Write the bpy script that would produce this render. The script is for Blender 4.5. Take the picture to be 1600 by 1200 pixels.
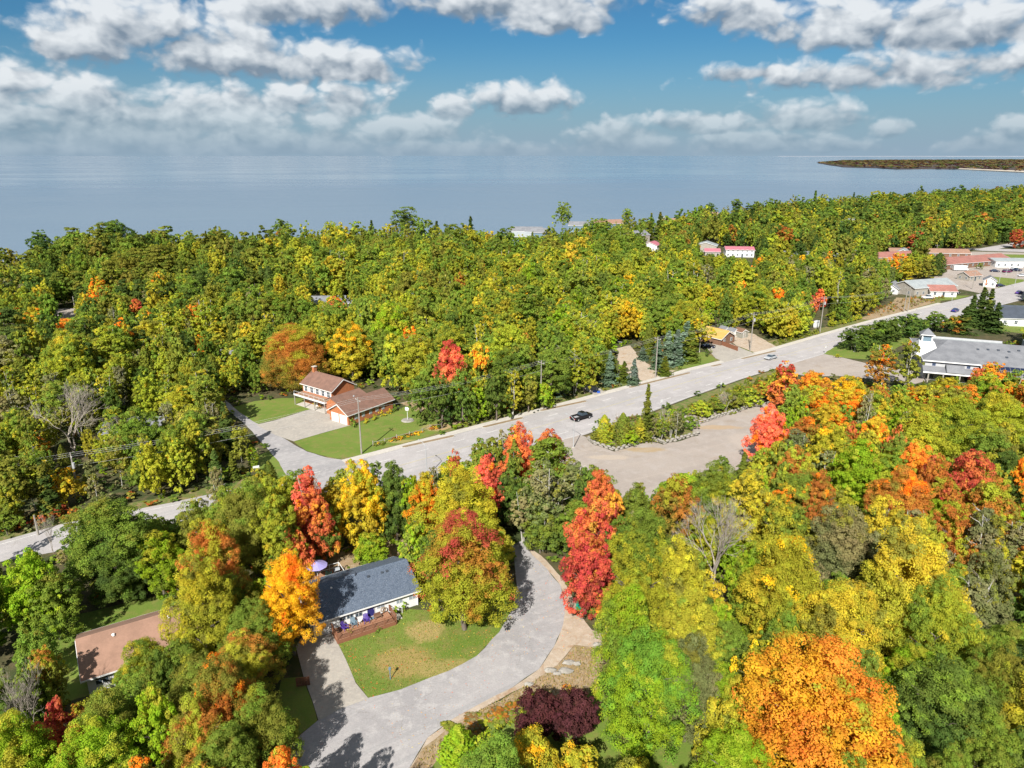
import bpy, bmesh, math, random
import numpy as np
from mathutils import Vector, Matrix

for o in list(bpy.data.objects):
    bpy.data.objects.remove(o)
C = bpy.context.scene.collection
SC = bpy.context.scene
rng = np.random.default_rng(11)
random.seed(5)

# ------------------------------------------------------------------ camera
FOC, CAMH = 1120.0, 60.0                       # focal length in pixels of the 1600 px wide photograph, height in metres
PITCH = math.atan(357 / FOC)
cd = bpy.data.cameras.new('camera'); cam = bpy.data.objects.new('camera', cd); C.objects.link(cam)
cd.sensor_width = 36; cd.lens = 36 * FOC / 1600; cd.clip_start = 1; cd.clip_end = 200000
cam.location = (0, 0, CAMH); cam.rotation_euler = (math.pi / 2 - PITCH, 0, 0)
SC.camera = cam

# ------------------------------------------------------------------ sun, sky, exposure
SUN_EL, SUN_AZ = math.radians(39), math.radians(196)      # azimuth clockwise from +Y: behind the camera, a little to the left
sd = bpy.data.lights.new('sun', 'SUN'); sun = bpy.data.objects.new('sun', sd); C.objects.link(sun)
sd.energy = 4.6; sd.angle = math.radians(0.5); sd.color = (1.0, 0.96, 0.90)
tosun = Vector((math.sin(SUN_AZ) * math.cos(SUN_EL), math.cos(SUN_AZ) * math.cos(SUN_EL), math.sin(SUN_EL)))
sun.rotation_euler = tosun.to_track_quat('Z', 'Y').to_euler(); sun.location = (0, -50, 120)
SC.view_settings.view_transform = 'Standard'; SC.view_settings.look = 'None'
SC.view_settings.exposure = 1.15; SC.view_settings.gamma = 1; SC.view_settings.use_curve_mapping = False
cy = SC.cycles
cy.max_bounces = 6; cy.diffuse_bounces = 4; cy.glossy_bounces = 2; cy.transmission_bounces = 3; cy.transparent_max_bounces = 6
cy.caustics_reflective = False; cy.caustics_refractive = False; cy.use_denoising = True; cy.sample_clamp_indirect = 6


def P(x, y, z=0.0):
    """the point at height z that is seen at pixel x, y of the photograph"""
    u = (x - 800) / FOC; v = (600 - y) / FOC
    d = (u, math.cos(PITCH) + v * math.sin(PITCH), -math.sin(PITCH) + v * math.cos(PITCH))
    t = (z - CAMH) / d[2]
    return (d[0] * t, d[1] * t)


def Q(X, Y, Z=0.0):
    """pixel and pixels per metre for a point in space (arrays are fine)"""
    Z = Z - CAMH
    dep = Y * math.cos(PITCH) - Z * math.sin(PITCH); up = Y * math.sin(PITCH) + Z * math.cos(PITCH)
    return 800 + FOC * X / dep, 600 - FOC * up / dep, FOC / dep


class NT:
    def __init__(s, tree): s.t = tree; s.n = tree.nodes; s.l = tree.links
    def new(s, typ, **kw):
        n = s.n.new(typ)
        for k, v in kw.items(): setattr(n, k, v)
        return n
    def put(s, sock, v):
        if isinstance(v, bpy.types.NodeSocket): s.l.new(v, sock)
        elif v is not None:
            if isinstance(v, (tuple, list)) and sock.type == 'RGBA' and len(v) == 3: v = (*v, 1)
            sock.default_value = v
    def math(s, op, a, b=None, c=None, clamp=False):
        n = s.new('ShaderNodeMath', operation=op, use_clamp=clamp)
        s.put(n.inputs[0], a)
        if b is not None: s.put(n.inputs[1], b)
        if c is not None: s.put(n.inputs[2], c)
        return n.outputs[0]
    def mix(s, f, a, b, mode='MIX'):
        n = s.new('ShaderNodeMix', data_type='RGBA', blend_type=mode)
        s.put(n.inputs[0], f); s.put(n.inputs[6], a); s.put(n.inputs[7], b)
        return n.outputs[2]
    def ramp(s, v, lo, hi, a=0.0, b=1.0, smooth=True):
        n = s.new('ShaderNodeMapRange', interpolation_type='SMOOTHSTEP' if smooth else 'LINEAR')
        for i, x in enumerate((v, lo, hi, a, b)): s.put(n.inputs[i], x)
        return n.outputs[0]
    def noise(s, vec, scale, detail=3, rough=0.55, out=0, dist=0):
        n = s.new('ShaderNodeTexNoise'); s.put(n.inputs['Vector'], vec)
        n.inputs['Scale'].default_value = scale; n.inputs['Detail'].default_value = detail
        n.inputs['Roughness'].default_value = rough; n.inputs['Distortion'].default_value = dist
        return n.outputs[out]


# ---- the sky: Nishita air with cumulus laid out by bearing and elevation
w = bpy.data.worlds.new('World'); SC.world = w; w.use_nodes = True
T = NT(w.node_tree); T.n.clear()
sky = T.new('ShaderNodeTexSky', sky_type='NISHITA', sun_disc=False, sun_elevation=SUN_EL, sun_rotation=SUN_AZ)
sky.air_density = 1.0; sky.dust_density = 0.4; sky.ozone_density = 2.2; sky.altitude = 100
gen = T.new('ShaderNodeTexCoord').outputs['Generated']
sep = T.new('ShaderNodeSeparateXYZ'); T.put(sep.inputs[0], gen)
az = T.math('ARCTAN2', sep.outputs[0], sep.outputs[1]); el = T.math('ARCSINE', sep.outputs[2])


def azel(px, py):
    u = (px - 800) / FOC; v = (600 - py) / FOC
    d = Vector((u, math.cos(PITCH) + v * math.sin(PITCH), -math.sin(PITCH) + v * math.cos(PITCH))).normalized()
    return math.atan2(d.x, d.y), math.asin(d.z)


# billows: soft cells of two sizes broken up by noise, sampled again a little up-sun for relief
cv = T.new('ShaderNodeCombineXYZ'); T.put(cv.inputs[0], az); T.put(cv.inputs[1], T.math('MULTIPLY', el, 1.45))


def billow(vec):
    nv = T.new('ShaderNodeTexNoise'); T.put(nv.inputs['Vector'], vec); nv.inputs['Scale'].default_value = 18; nv.inputs['Detail'].default_value = 5
    w1 = T.new('ShaderNodeVectorMath', operation='MULTIPLY_ADD'); T.put(w1.inputs[0], nv.outputs['Color']); w1.inputs[1].default_value = (0.055, 0.055, 0.0); T.put(w1.inputs[2], vec)
    out = None
    for sc_, wt in ((17.0, 0.52), (38.0, 0.28), (85.0, 0.14)):
        v = T.new('ShaderNodeTexVoronoi', feature='SMOOTH_F1', voronoi_dimensions='2D'); T.put(v.inputs['Vector'], w1.outputs[0]); v.inputs['Scale'].default_value = sc_; v.inputs['Smoothness'].default_value = 0.35
        q = T.math('MULTIPLY', T.math('SUBTRACT', 1.0, v.outputs['Distance']), wt); out = q if out is None else T.math('ADD', out, q)
    return T.math('ADD', out, T.math('MULTIPLY', nv.outputs[0], 0.16))


big = T.noise(cv.outputs[0], 6.0, 5, 0.55); fine = T.noise(cv.outputs[0], 60.0, 5, 0.6)
cvu = T.new('ShaderNodeVectorMath', operation='ADD'); T.put(cvu.inputs[0], cv.outputs[0]); cvu.inputs[1].default_value = (-0.007, 0.020, 0)
puff = billow(cv.outputs[0]); puff_up = billow(cvu.outputs[0])
wob = T.math('MULTIPLY', T.math('SUBTRACT', fine, 0.5), 0.020)
azw = T.math('ADD', az, wob); elw = T.math('ADD', el, T.math('MULTIPLY', T.math('SUBTRACT', big, 0.5), 0.03))

g = bpy.data.node_groups.new('cumulus', 'ShaderNodeTree')
for nm in ('az', 'el', 'a0', 'e0', 'wa', 'we', 'F', 'S', 'SL'): g.interface.new_socket(nm, in_out='INPUT', socket_type='NodeSocketFloat')
for nm in ('F', 'S', 'SL'): g.interface.new_socket(nm, in_out='OUTPUT', socket_type='NodeSocketFloat')
G = NT(g); gi = G.new('NodeGroupInput'); go = G.new('NodeGroupOutput'); I = gi.outputs
da = G.math('DIVIDE', G.math('SUBTRACT', I[0], I[2]), I[4])
de = G.math('DIVIDE', G.math('SUBTRACT', I[1], I[3]), I[5])
de2 = G.math('MULTIPLY', de, G.math('ADD', 1.0, G.math('MULTIPLY', G.math('LESS_THAN', de, 0.0), 0.55)))   # flatter underneath
r = G.math('SQRT', G.math('ADD', G.math('MULTIPLY', da, da), G.math('MULTIPLY', de2, de2)))
F = G.math('MAXIMUM', G.math('SUBTRACT', 1.0, r), -1.0)
G.put(go.inputs[0], G.math('MAXIMUM', F, I[6]))
wt_ = G.math('POWER', G.math('MAXIMUM', G.math('ADD', F, 0.35), 0.0), 3.0)
G.put(go.inputs[1], G.math('ADD', I[7], wt_)); G.put(go.inputs[2], G.math('ADD', I[8], G.math('MULTIPLY', wt_, de)))

CLOUDS = [(215, 62, 150, 74), (345, 88, 215, 56), (500, 100, 130, 34), (105, 72, 60, 34), (470, 16, 150, 44), (40, 125, 80, 44), (120, 160, 125, 38),
          (400, 163, 120, 34), (300, 185, 260, 30), (545, 160, 48, 34), (250, 218, 280, 26), (480, 236, 100, 18), (30, 190, 90, 36),
          (800, 12, 185, 40), (880, 34, 80, 26), (1150, 30, 82, 48), (1320, 42, 120, 50), (1490, 45, 170, 54), (1570, 98, 120, 30),
          (1330, 122, 175, 32), (1400, 112, 90, 34), (1190, 118, 90, 18), (822, 166, 88, 34), (705, 170, 38, 26), (655, 202, 75, 30),
          (962, 216, 58, 38), (1010, 232, 50, 18), (1100, 192, 70, 20), (1260, 190, 100, 30), (1397, 202, 34, 20), (1190, 224, 110, 20),
          (1540, 228, 80, 22), (1590, 206, 40, 24), (1300, 232, 80, 14), (680, 236, 110, 18), (800, 238, 80, 14), (100, 236, 140, 16), (180, 205, 240, 70), (420, 225, 180, 40),
          (-200, 120, 200, 60), (1850, 150, 180, 50), (-260, 20, 220, 60), (1900, 20, 200, 60)]
Fv, Sv, SLv = -1.0, 0.001, 0.0
for (cx, cyy, hw, hh) in CLOUDS:
    n = T.new('ShaderNodeGroup', node_tree=g)
    a0, e0 = azel(cx, cyy); a1, _ = azel(cx + hw, cyy); _, e1 = azel(cx, cyy - hh)
    for i, v in enumerate((azw, elw, a0, e0, abs(a1 - a0) * 1.12, abs(e1 - e0) * 1.12, Fv, Sv, SLv)): T.put(n.inputs[i], v)
    Fv, Sv, SLv = n.outputs[0], n.outputs[1], n.outputs[2]
Lv = T.math('DIVIDE', SLv, Sv)
# broken deck goes on unseen overhead and behind the camera, thickened for fill light
over = T.noise(gen, 3.4, 5, 0.6)
away = T.math('MAXIMUM', T.ramp(T.math('ABSOLUTE', az), 0.85, 1.1), T.ramp(el, 0.42, 0.6))
Fo = T.math('MULTIPLY', T.math('SUBTRACT', over, 0.44), 5.0)
fm = T.new('ShaderNodeMix', data_type='FLOAT'); T.put(fm.inputs[0], away); T.put(fm.inputs[2], Fv); T.put(fm.inputs[3], Fo)
dens = T.math('ADD', fm.outputs[0], T.math('ADD', T.math('MULTIPLY', T.math('SUBTRACT', big, 0.5), 1.3), T.math('MULTIPLY', T.math('SUBTRACT', puff, 0.56), 1.9)))
dens = T.math('ADD', dens, T.math('MULTIPLY', T.math('SUBTRACT', fine, 0.5), 0.35))
cover = T.ramp(dens, -0.10, 0.62)
edge = T.math('SUBTRACT', puff, puff_up)
lit = T.math('ADD', T.math('MULTIPLY', Lv, 0.78), T.math('ADD', 0.47, T.math('MULTIPLY', edge, 1.7)))
lit = T.math('ADD', lit, T.math('MULTIPLY', T.math('SUBTRACT', big, 0.5), 0.9))
lit = T.math('ADD', lit, T.math('MULTIPLY', T.math('SUBTRACT', fine, 0.5), 0.25), clamp=True)
ccol = T.mix(lit, (0.66, 0.86, 1.10, 1), (2.45, 2.56, 2.65, 1))
veil = T.ramp(el, -0.01, 0.09)                                   # low clouds sink into the air near the horizon
coverf = T.math('MULTIPLY', cover, T.math('ADD', 0.10, T.math('MULTIPLY', veil, 0.86)))
skyc = T.mix(1.0, sky.outputs[0], (0.074, 0.160, 0.212, 1), 'MULTIPLY')
skyc = T.mix(T.ramp(el, 0.08, 0.36), skyc, T.mix(1.0, skyc, (0.74, 0.84, 0.90, 1), 'MULTIPLY'))
skyh = T.mix(T.ramp(el, -0.02, 0.15), (0.90, 1.24, 1.58, 1), skyc)
hs = T.new('ShaderNodeHueSaturation'); hs.inputs['Saturation'].default_value = 1.0; T.put(hs.inputs['Color'], skyh)
allc = T.mix(coverf, hs.outputs[0], ccol)
bg = T.new('ShaderNodeBackground'); T.put(bg.inputs[0], allc); bg.inputs[1].default_value = 0.15
T.put(T.new('ShaderNodeOutputWorld').inputs[0], bg.outputs[0])
w.cycles.sampling_method = 'MANUAL'; w.cycles.sample_map_resolution = 512


# ------------------------------------------------------------------ helpers: objects
def tag(o, label=None, cat=None, group=None, kind=None):
    if label: o['label'] = label
    if cat: o['category'] = cat
    if group: o['group'] = group
    if kind: o['kind'] = kind
    return o


def empty(name, loc, rz=0.0, label=None, cat=None, group=None):
    o = bpy.data.objects.new(name, None); C.objects.link(o)
    o.location = loc; o.rotation_euler = (0, 0, rz); o.empty_display_size = 0.5
    return tag(o, label, cat, group)


class MB:
    """collects shapes, then links them as ONE mesh object"""
    def __init__(s): s.v = []; s.f = []
    def add(s, vs, fs):
        b = len(s.v); s.v += [tuple(v) for v in vs]; s.f += [tuple(b + i for i in f) for f in fs]; return s
    def box(s, x0, x1, y0, y1, z0, z1):
        return s.add([(x0, y0, z0), (x1, y0, z0), (x1, y1, z0), (x0, y1, z0), (x0, y0, z1), (x1, y0, z1), (x1, y1, z1), (x0, y1, z1)],
                     [(0, 3, 2, 1), (4, 5, 6, 7), (0, 1, 5, 4), (1, 2, 6, 5), (2, 3, 7, 6), (3, 0, 4, 7)])
    def bar(s, a, b, w, h=None):
        a = Vector(a); b = Vector(b); d = (b - a); h = h or w
        if d.length < 1e-6: return s
        q = d.to_track_quat('Y', 'Z'); vs = []
        for e in (a, b):
            for sx, sz in ((-1, -1), (1, -1), (1, 1), (-1, 1)): vs.append(e + q @ Vector((sx * w / 2, 0, sz * h / 2)))
        return s.add(vs, [(3, 2, 1, 0), (4, 5, 6, 7), (0, 1, 5, 4), (1, 2, 6, 5), (2, 3, 7, 6), (3, 0, 4, 7)])
    def tube(s, pts, rad, n=8, cap=True):
        pts = [Vector(p) for p in pts]; rad = rad if isinstance(rad, (list, tuple)) else [rad] * len(pts)
        vs = []; fs = []
        for i, p in enumerate(pts):
            d = (pts[min(i + 1, len(pts) - 1)] - pts[max(i - 1, 0)]).normalized()
            q = d.to_track_quat('Z', 'Y')
            for k in range(n):
                a = 2 * math.pi * k / n; vs.append(p + q @ Vector((math.cos(a) * rad[i], math.sin(a) * rad[i], 0)))
        for i in range(len(pts) - 1):
            for k in range(n):
                fs.append((i * n + k, i * n + (k + 1) % n, (i + 1) * n + (k + 1) % n, (i + 1) * n + k))
        if cap: fs.append(tuple(range(n))[::-1]); fs.append(tuple((len(pts) - 1) * n + k for k in range(n)))
        return s.add(vs, fs)
    def prism(s, prof, x0, x1):
        """profile of (y, z) run along x"""
        n = len(prof)
        vs = [(x0, y, z) for y, z in prof] + [(x1, y, z) for y, z in prof]
        fs = [tuple(range(n)), tuple(range(2 * n - 1, n - 1, -1))] + [(i, i + n, (i + 1) % n + n, (i + 1) % n) for i in range(n)]
        return s.add(vs, fs)
    def slab(s, poly, z0, z1):
        n = len(poly)
        vs = [(x, y, z0) for x, y in poly] + [(x, y, z1) for x, y in poly]
        return s.add(vs, [tuple(range(n - 1, -1, -1)), tuple(range(n, 2 * n))] + [(i, (i + 1) % n, (i + 1) % n + n, i + n) for i in range(n)])
    def lump(s, c, r, seed, seg=8, rings=5, k=0.22):
        rr = random.Random(seed); vs = []; fs = []
        for i in range(rings + 1):
            t = math.pi * i / rings
            for j in range(seg):
                a = 2 * math.pi * j / seg; m = 1 + rr.uniform(-k, k)
                vs.append((c[0] + r[0] * m * math.sin(t) * math.cos(a), c[1] + r[1] * m * math.sin(t) * math.sin(a), c[2] + r[2] * m * math.cos(t)))
        for i in range(rings):
            for j in range(seg):
                fs.append((i * seg + j, (i + 1) * seg + j, (i + 1) * seg + (j + 1) % seg, i * seg + (j + 1) % seg))
        return s.add(vs, fs)
    def mesh(s, name, m):
        me = bpy.data.meshes.new(name); me.from_pydata(s.v, [], s.f)
        bm = bmesh.new(); bm.from_mesh(me); bmesh.ops.recalc_face_normals(bm, faces=bm.faces); bm.to_mesh(me); bm.free()
        me.materials.append(m); return me
    def build(s, name, m, parent=None, smooth=False, bevel=0):
        me = s.mesh(name, m)
        o = bpy.data.objects.new(name, me); C.objects.link(o); o.parent = parent
        if smooth:
            for p in me.polygons: p.use_smooth = True
        if bevel:
            b = o.modifiers.new('bevel', 'BEVEL'); b.width = bevel; b.segments = 2; b.limit_method = 'ANGLE'
        return o


def put(name, me, parent=None, loc=(0, 0, 0), rot=(0, 0, 0), scale=(1, 1, 1)):
    o = bpy.data.objects.new(name, me); C.objects.link(o); o.parent = parent
    o.location = loc; o.rotation_euler = rot; o.scale = scale; return o




# ------------------------------------------------------------------ materials
M = {}


def mat(name, col, rough=0.8, col2=None, scale=3.0, var=0.25, bump=0.0, bscale=20.0, metal=0.0, spec=0.35, detail=5):
    m = bpy.data.materials.new(name); m.use_nodes = True; t = NT(m.node_tree); t.n.clear()
    col = tuple(c * 0.76 for c in col); col2 = tuple(c * 0.76 for c in col2) if col2 else None
    co = t.new('ShaderNodeTexCoord').outputs['Object']
    b = t.new('ShaderNodeBsdfPrincipled'); b.inputs['Roughness'].default_value = rough; b.inputs['Metallic'].default_value = metal
    b.inputs['Specular IOR Level'].default_value = spec
    c2 = col2 or tuple(c * (1 - var) for c in col)
    n = t.noise(co, scale, detail, 0.6)
    c = t.mix(t.ramp(n, 0.35, 0.65), col, c2)
    f = t.noise(co, scale * 9, 3, 0.6)
    c = t.mix(1.0, c, t.mix(f, (1 - var,) * 3, (1 + var * 0.6,) * 3), 'MULTIPLY')
    t.put(b.inputs['Base Color'], c)
    if bump:
        bn = t.new('ShaderNodeBump'); bn.inputs['Strength'].default_value = bump; bn.inputs['Distance'].default_value = 0.1
        t.put(bn.inputs['Height'], t.noise(co, bscale, 4, 0.6)); t.put(b.inputs['Normal'], bn.outputs[0])
    t.put(t.new('ShaderNodeOutputMaterial').inputs[0], b.outputs[0])
    M[name] = m; return m


for a in [
    ('brick', (0.50, 0.185, 0.075), 0.85, (0.40, 0.145, 0.06), 2.5, 0.22), ('white_paint', (0.78, 0.78, 0.76), 0.5, None, 1.5, 0.06),
    ('white_metal', (0.72, 0.74, 0.76), 0.4, None, 1.0, 0.06), ('red_shingle', (0.235, 0.13, 0.095), 0.9, (0.185, 0.105, 0.078), 0.8, 0.3),
    ('terracotta_deck', (0.40, 0.20, 0.13), 0.85, (0.32, 0.24, 0.16), 0.8, 0.2), ('brown_shingle', (0.34, 0.20, 0.14), 0.9, (0.28, 0.165, 0.115), 0.6, 0.2),
    ('grey_shingle', (0.23, 0.235, 0.25), 0.9, (0.18, 0.185, 0.20), 0.4, 0.22), ('pale_roof', (0.36, 0.39, 0.39), 0.6, (0.30, 0.33, 0.34), 0.5, 0.12),
    ('dark_roof', (0.07, 0.085, 0.11), 0.8, None, 0.5, 0.2), ('beige_wall', (0.36, 0.33, 0.28), 0.85, None, 1.0, 0.12), ('wood', (0.30, 0.13, 0.07), 0.75, (0.22, 0.09, 0.05), 4.0, 0.25),
    ('wood_floor', (0.42, 0.22, 0.13), 0.75, (0.33, 0.17, 0.10), 5.0, 0.25), ('brown_wall', (0.22, 0.12, 0.075), 0.85, None, 1.5, 0.2), ('gold_roof', (0.55, 0.36, 0.10), 0.75, (0.46, 0.30, 0.09), 0.8, 0.15),
    ('pink_roof', (0.50, 0.17, 0.21), 0.7, (0.42, 0.14, 0.18), 0.5, 0.15), ('salmon_roof', (0.36, 0.155, 0.125), 0.85, (0.29, 0.13, 0.105), 0.4, 0.15),
    ('glass', (0.05, 0.07, 0.09), 0.12, None, 1.0, 0.1), ('glass_light', (0.30, 0.34, 0.38), 0.15, None, 1.0, 0.2), ('blue_door', (0.03, 0.03, 0.16), 0.5, None, 1.0, 0.1),
    ('purple', (0.09, 0.05, 0.30), 0.55, None, 3.0, 0.15), ('lavender', (0.36, 0.32, 0.62), 0.8, (0.30, 0.27, 0.55), 1.2, 0.12), ('slate_blue', (0.16, 0.24, 0.30), 0.6, None, 3.0, 0.15),
    ('teal', (0.10, 0.42, 0.38), 0.5, None, 3.0, 0.1), ('box_green', (0.0, 0.36, 0.24), 0.5, None, 3.0, 0.1), ('pole_wood', (0.34, 0.31, 0.27), 0.9, (0.26, 0.24, 0.21), 1.5, 0.2), ('grey_metal', (0.42, 0.43, 0.44), 0.45, None, 3.0, 0.08),
    ('black_paint', (0.012, 0.012, 0.014), 0.25, None, 1.0, 0.1), ('silver_paint', (0.42, 0.44, 0.46), 0.3, None, 1.0, 0.05), ('blue_paint', (0.03, 0.04, 0.22), 0.3, None, 1.0, 0.05),
    ('car_white', (0.75, 0.75, 0.75), 0.3, None, 1.0, 0.03), ('maroon_paint', (0.13, 0.02, 0.08), 0.3, None, 1.0, 0.05), ('navy_paint', (0.02, 0.025, 0.06), 0.3, None, 1.0, 0.05), ('tyre', (0.015, 0.015, 0.015), 0.9, None, 3.0, 0.1),
    ('red_lamp', (0.45, 0.02, 0.01), 0.3, None, 1.0, 0.05), ('clear_lamp', (0.8, 0.8, 0.75), 0.2, None, 1.0, 0.05), ('orange_plastic', (0.8, 0.2, 0.04), 0.5, None, 1.0, 0.05), ('blue_plastic', (0.03, 0.10, 0.45), 0.5, None, 1.0, 0.05),
    ('dirt', (0.30, 0.215, 0.13), 0.95, (0.24, 0.17, 0.095), 0.8, 0.25), ('stone', (0.36, 0.335, 0.295), 0.9, (0.28, 0.26, 0.225), 1.2, 0.25),
    ('bark', (0.20, 0.165, 0.13), 0.95, (0.13, 0.105, 0.085), 12, 0.3), ('pale_bark', (0.55, 0.53, 0.47), 0.9, (0.38, 0.36, 0.31), 14, 0.25), ('dead_bark', (0.40, 0.35, 0.29), 0.9, (0.31, 0.27, 0.22), 14, 0.2),
    ('curb', (0.50, 0.48, 0.44), 0.9, None, 1.0, 0.12), ('stucco', (0.46, 0.47, 0.48), 0.9, None, 1.0, 0.1), ('blue_trim', (0.10, 0.13, 0.30), 0.6, None, 1, 0.1), ('panel_blue', (0.02, 0.03, 0.07), 0.15, None, 2, 0.1), ('sage_shed', (0.30, 0.29, 0.24), 0.9, None, 1.5, 0.15),
]:
    mat(a[0], a[1], a[2], a[3], a[4], a[5])


def ground_mat(name, stops, scale, fine=6.0, bump=0.5, spots=None, rough=0.95, crack=None, streak=None):
    """mottled ground: a few surface colours mixed by noise, optional worn spots (x, y, radius, colour)"""
    m = bpy.data.materials.new(name); m.use_nodes = True; t = NT(m.node_tree); t.n.clear()
    co = t.new('ShaderNodeTexCoord').outputs['Object']
    b = t.new('ShaderNodeBsdfPrincipled'); b.inputs['Roughness'].default_value = rough; b.inputs['Specular IOR Level'].default_value = 0.2
    stops = [(q[0] * 0.73, q[1] * 0.73, q[2] * 0.73, 1) for q in stops]
    n1 = t.noise(co, scale, 6, 0.62); n2 = t.noise(co, scale * 5.3, 5, 0.65); n3 = t.noise(co, fine, 4, 0.7)
    c = t.mix(t.ramp(n1, 0.38, 0.62), stops[0], stops[1])
    c = t.mix(t.ramp(n2, 0.45, 0.68), c, stops[2])
    if len(stops) > 3: c = t.mix(t.ramp(t.noise(co, scale * 2.1, 5, 0.6, dist=1.0), 0.55, 0.70), c, stops[3])
    if spots:
        for (x, y, rx, ry, colr) in spots:
            mp = t.new('ShaderNodeMapping', vector_type='TEXTURE'); t.put(mp.inputs[0], co)
            mp.inputs[1].default_value = (x, y, 0); mp.inputs[3].default_value = (rx, ry, 1)
            ln = t.new('ShaderNodeVectorMath', operation='LENGTH'); t.put(ln.inputs[0], mp.outputs[0])
            d = t.math('ADD', ln.outputs['Value'], t.math('MULTIPLY', t.math('SUBTRACT', n2, 0.5), 1.3))
            c = t.mix(t.math('MULTIPLY', t.ramp(d, 1.05, 0.55), 0.85), c, colr)
    if streak:                                            # tyre-polished tracks along a heading
        mp = t.new('ShaderNodeMapping'); t.put(mp.inputs[0], co); mp.inputs[2].default_value = (0, 0, -streak[0])
        st = t.new('ShaderNodeMapping'); t.put(st.inputs[0], mp.outputs[0]); st.inputs[3].default_value = (0.012, 1.0, 1)
        s_ = t.noise(st.outputs[0], streak[1], 4, 0.6)
        c = t.mix(t.math('MULTIPLY', t.ramp(s_, 0.48, 0.66), streak[3]), c, streak[2])
    if crack:
        v = t.new('ShaderNodeTexVoronoi', feature='DISTANCE_TO_EDGE'); v.inputs['Scale'].default_value = crack[0]
        wv = t.new('ShaderNodeVectorMath', operation='ADD'); t.put(wv.inputs[0], co)
        nz = t.noise(co, crack[0] * 2.5, 4, 0.6, out=1); t.put(wv.inputs[1], nz); t.put(v.inputs['Vector'], wv.outputs[0])
        k = t.math('MULTIPLY', t.ramp(v.outputs[0], crack[1], 0.0), t.ramp(n1, 0.42, 0.55))
        c = t.mix(t.math('MULTIPLY', k, 0.65), c, crack[2])
    c = t.mix(1.0, c, t.mix(n3, (0.72,) * 3, (1.25,) * 3), 'MULTIPLY')
    t.put(b.inputs['Base Color'], c)
    bn = t.new('ShaderNodeBump'); bn.inputs['Strength'].default_value = bump; bn.inputs['Distance'].default_value = 0.12
    t.put(bn.inputs['Height'], n3); t.put(b.inputs['Normal'], bn.outputs[0])
    t.put(t.new('ShaderNodeOutputMaterial').inputs[0], b.outputs[0])
    M[name] = m; return m
# ------------------------------------------------------------------ the ground, roads, lawns, water
ROAD_ANG = math.atan2(P(1285, 539)[1] - P(575, 728)[1], P(1285, 539)[0] - P(575, 728)[0])
ground_mat('forest_floor', [(0.085, 0.075, 0.035, 1), (0.05, 0.07, 0.02, 1), (0.14, 0.11, 0.055, 1)], 0.09, 3.0, 0.8)
ground_mat('verge', [(0.17, 0.17, 0.05, 1), (0.12, 0.17, 0.035, 1), (0.30, 0.21, 0.11, 1)], 0.15, 5.0, 0.6)
ground_mat('lawn', [(0.135, 0.205, 0.03, 1), (0.17, 0.23, 0.04, 1), (0.21, 0.21, 0.055, 1)], 0.10, 5.0, 0.4,
           spots=[(*P(632, 1035), 4.6, 3.6, (0.27, 0.19, 0.07, 1)), (*P(700, 1045), 5, 2.2, (0.25, 0.20, 0.07, 1)), (*P(665, 985), 3.0, 2.6, (0.30, 0.22, 0.09, 1)),
                  (*P(700, 668), 7, 3.0, (0.33, 0.23, 0.12, 1)), (*P(640, 690), 6, 1.3, (0.26, 0.22, 0.08, 1))])
ground_mat('asphalt', [(0.455, 0.425, 0.415, 1), (0.40, 0.375, 0.365, 1), (0.49, 0.46, 0.45, 1)], 0.05, 3.5, 0.25, rough=0.9,
           crack=(0.16, 0.007, (0.22, 0.20, 0.18, 1)), streak=(ROAD_ANG, 1.1, (0.29, 0.28, 0.275, 1), 0.75))
ground_mat('street_asphalt', [(0.40, 0.38, 0.375, 1), (0.34, 0.325, 0.325, 1), (0.45, 0.43, 0.42, 1)], 0.12, 5.0, 0.3, rough=0.92,
           crack=(0.30, 0.010, (0.19, 0.175, 0.16, 1)), streak=(math.radians(33), 1.4, (0.24, 0.235, 0.235, 1), 0.6))
ground_mat('gravel', [(0.41, 0.355, 0.31, 1), (0.37, 0.32, 0.28, 1), (0.43, 0.38, 0.34, 1), (0.35, 0.29, 0.235, 1)], 0.07, 5.0, 0.6, streak=(math.radians(28), 0.7, (0.33, 0.285, 0.245, 1), 0.5),
           spots=[(*P(1010, 703), 6, 1.6, (0.30, 0.22, 0.12, 1)), (*P(1115, 668), 8, 1.6, (0.33, 0.24, 0.15, 1)), (*P(950, 715), 5, 1.5, (0.36, 0.30, 0.24, 1)), (*P(1165, 690), 4, 6, (0.34, 0.29, 0.25, 1))])
ground_mat('concrete', [(0.56, 0.52, 0.46, 1), (0.51, 0.475, 0.42, 1), (0.60, 0.56, 0.50, 1)], 0.2, 5.0, 0.15)
ground_mat('driveway_concrete', [(0.42, 0.385, 0.335, 1), (0.37, 0.34, 0.30, 1), (0.46, 0.42, 0.36, 1)], 0.25, 4.0, 0.2, crack=(0.35, 0.006, (0.22, 0.20, 0.17, 1)))
ground_mat('dry_earth', [(0.36, 0.25, 0.15, 1), (0.30, 0.22, 0.11, 1), (0.42, 0.33, 0.22, 1)], 0.25, 6.0, 0.7)
ground_mat('gravel_shoulder', [(0.50, 0.40, 0.30, 1), (0.45, 0.36, 0.27, 1), (0.54, 0.45, 0.36, 1), (0.40, 0.27, 0.17, 1)], 0.22, 7.0, 0.6)
ground_mat('road_paint', [(0.74, 0.72, 0.69, 1), (0.56, 0.54, 0.51, 1), (0.80, 0.79, 0.76, 1)], 0.8, 8, 0.1)
ground_mat('yellow_paint', [(0.55, 0.48, 0.26, 1), (0.46, 0.42, 0.26, 1), (0.52, 0.46, 0.30, 1)], 0.8, 8, 0.1)
ground_mat('peninsula_land', [(0.07, 0.055, 0.055, 1), (0.09, 0.06, 0.05, 1), (0.06, 0.07, 0.055, 1)], 0.004, 0.03, 0.5)
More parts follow.
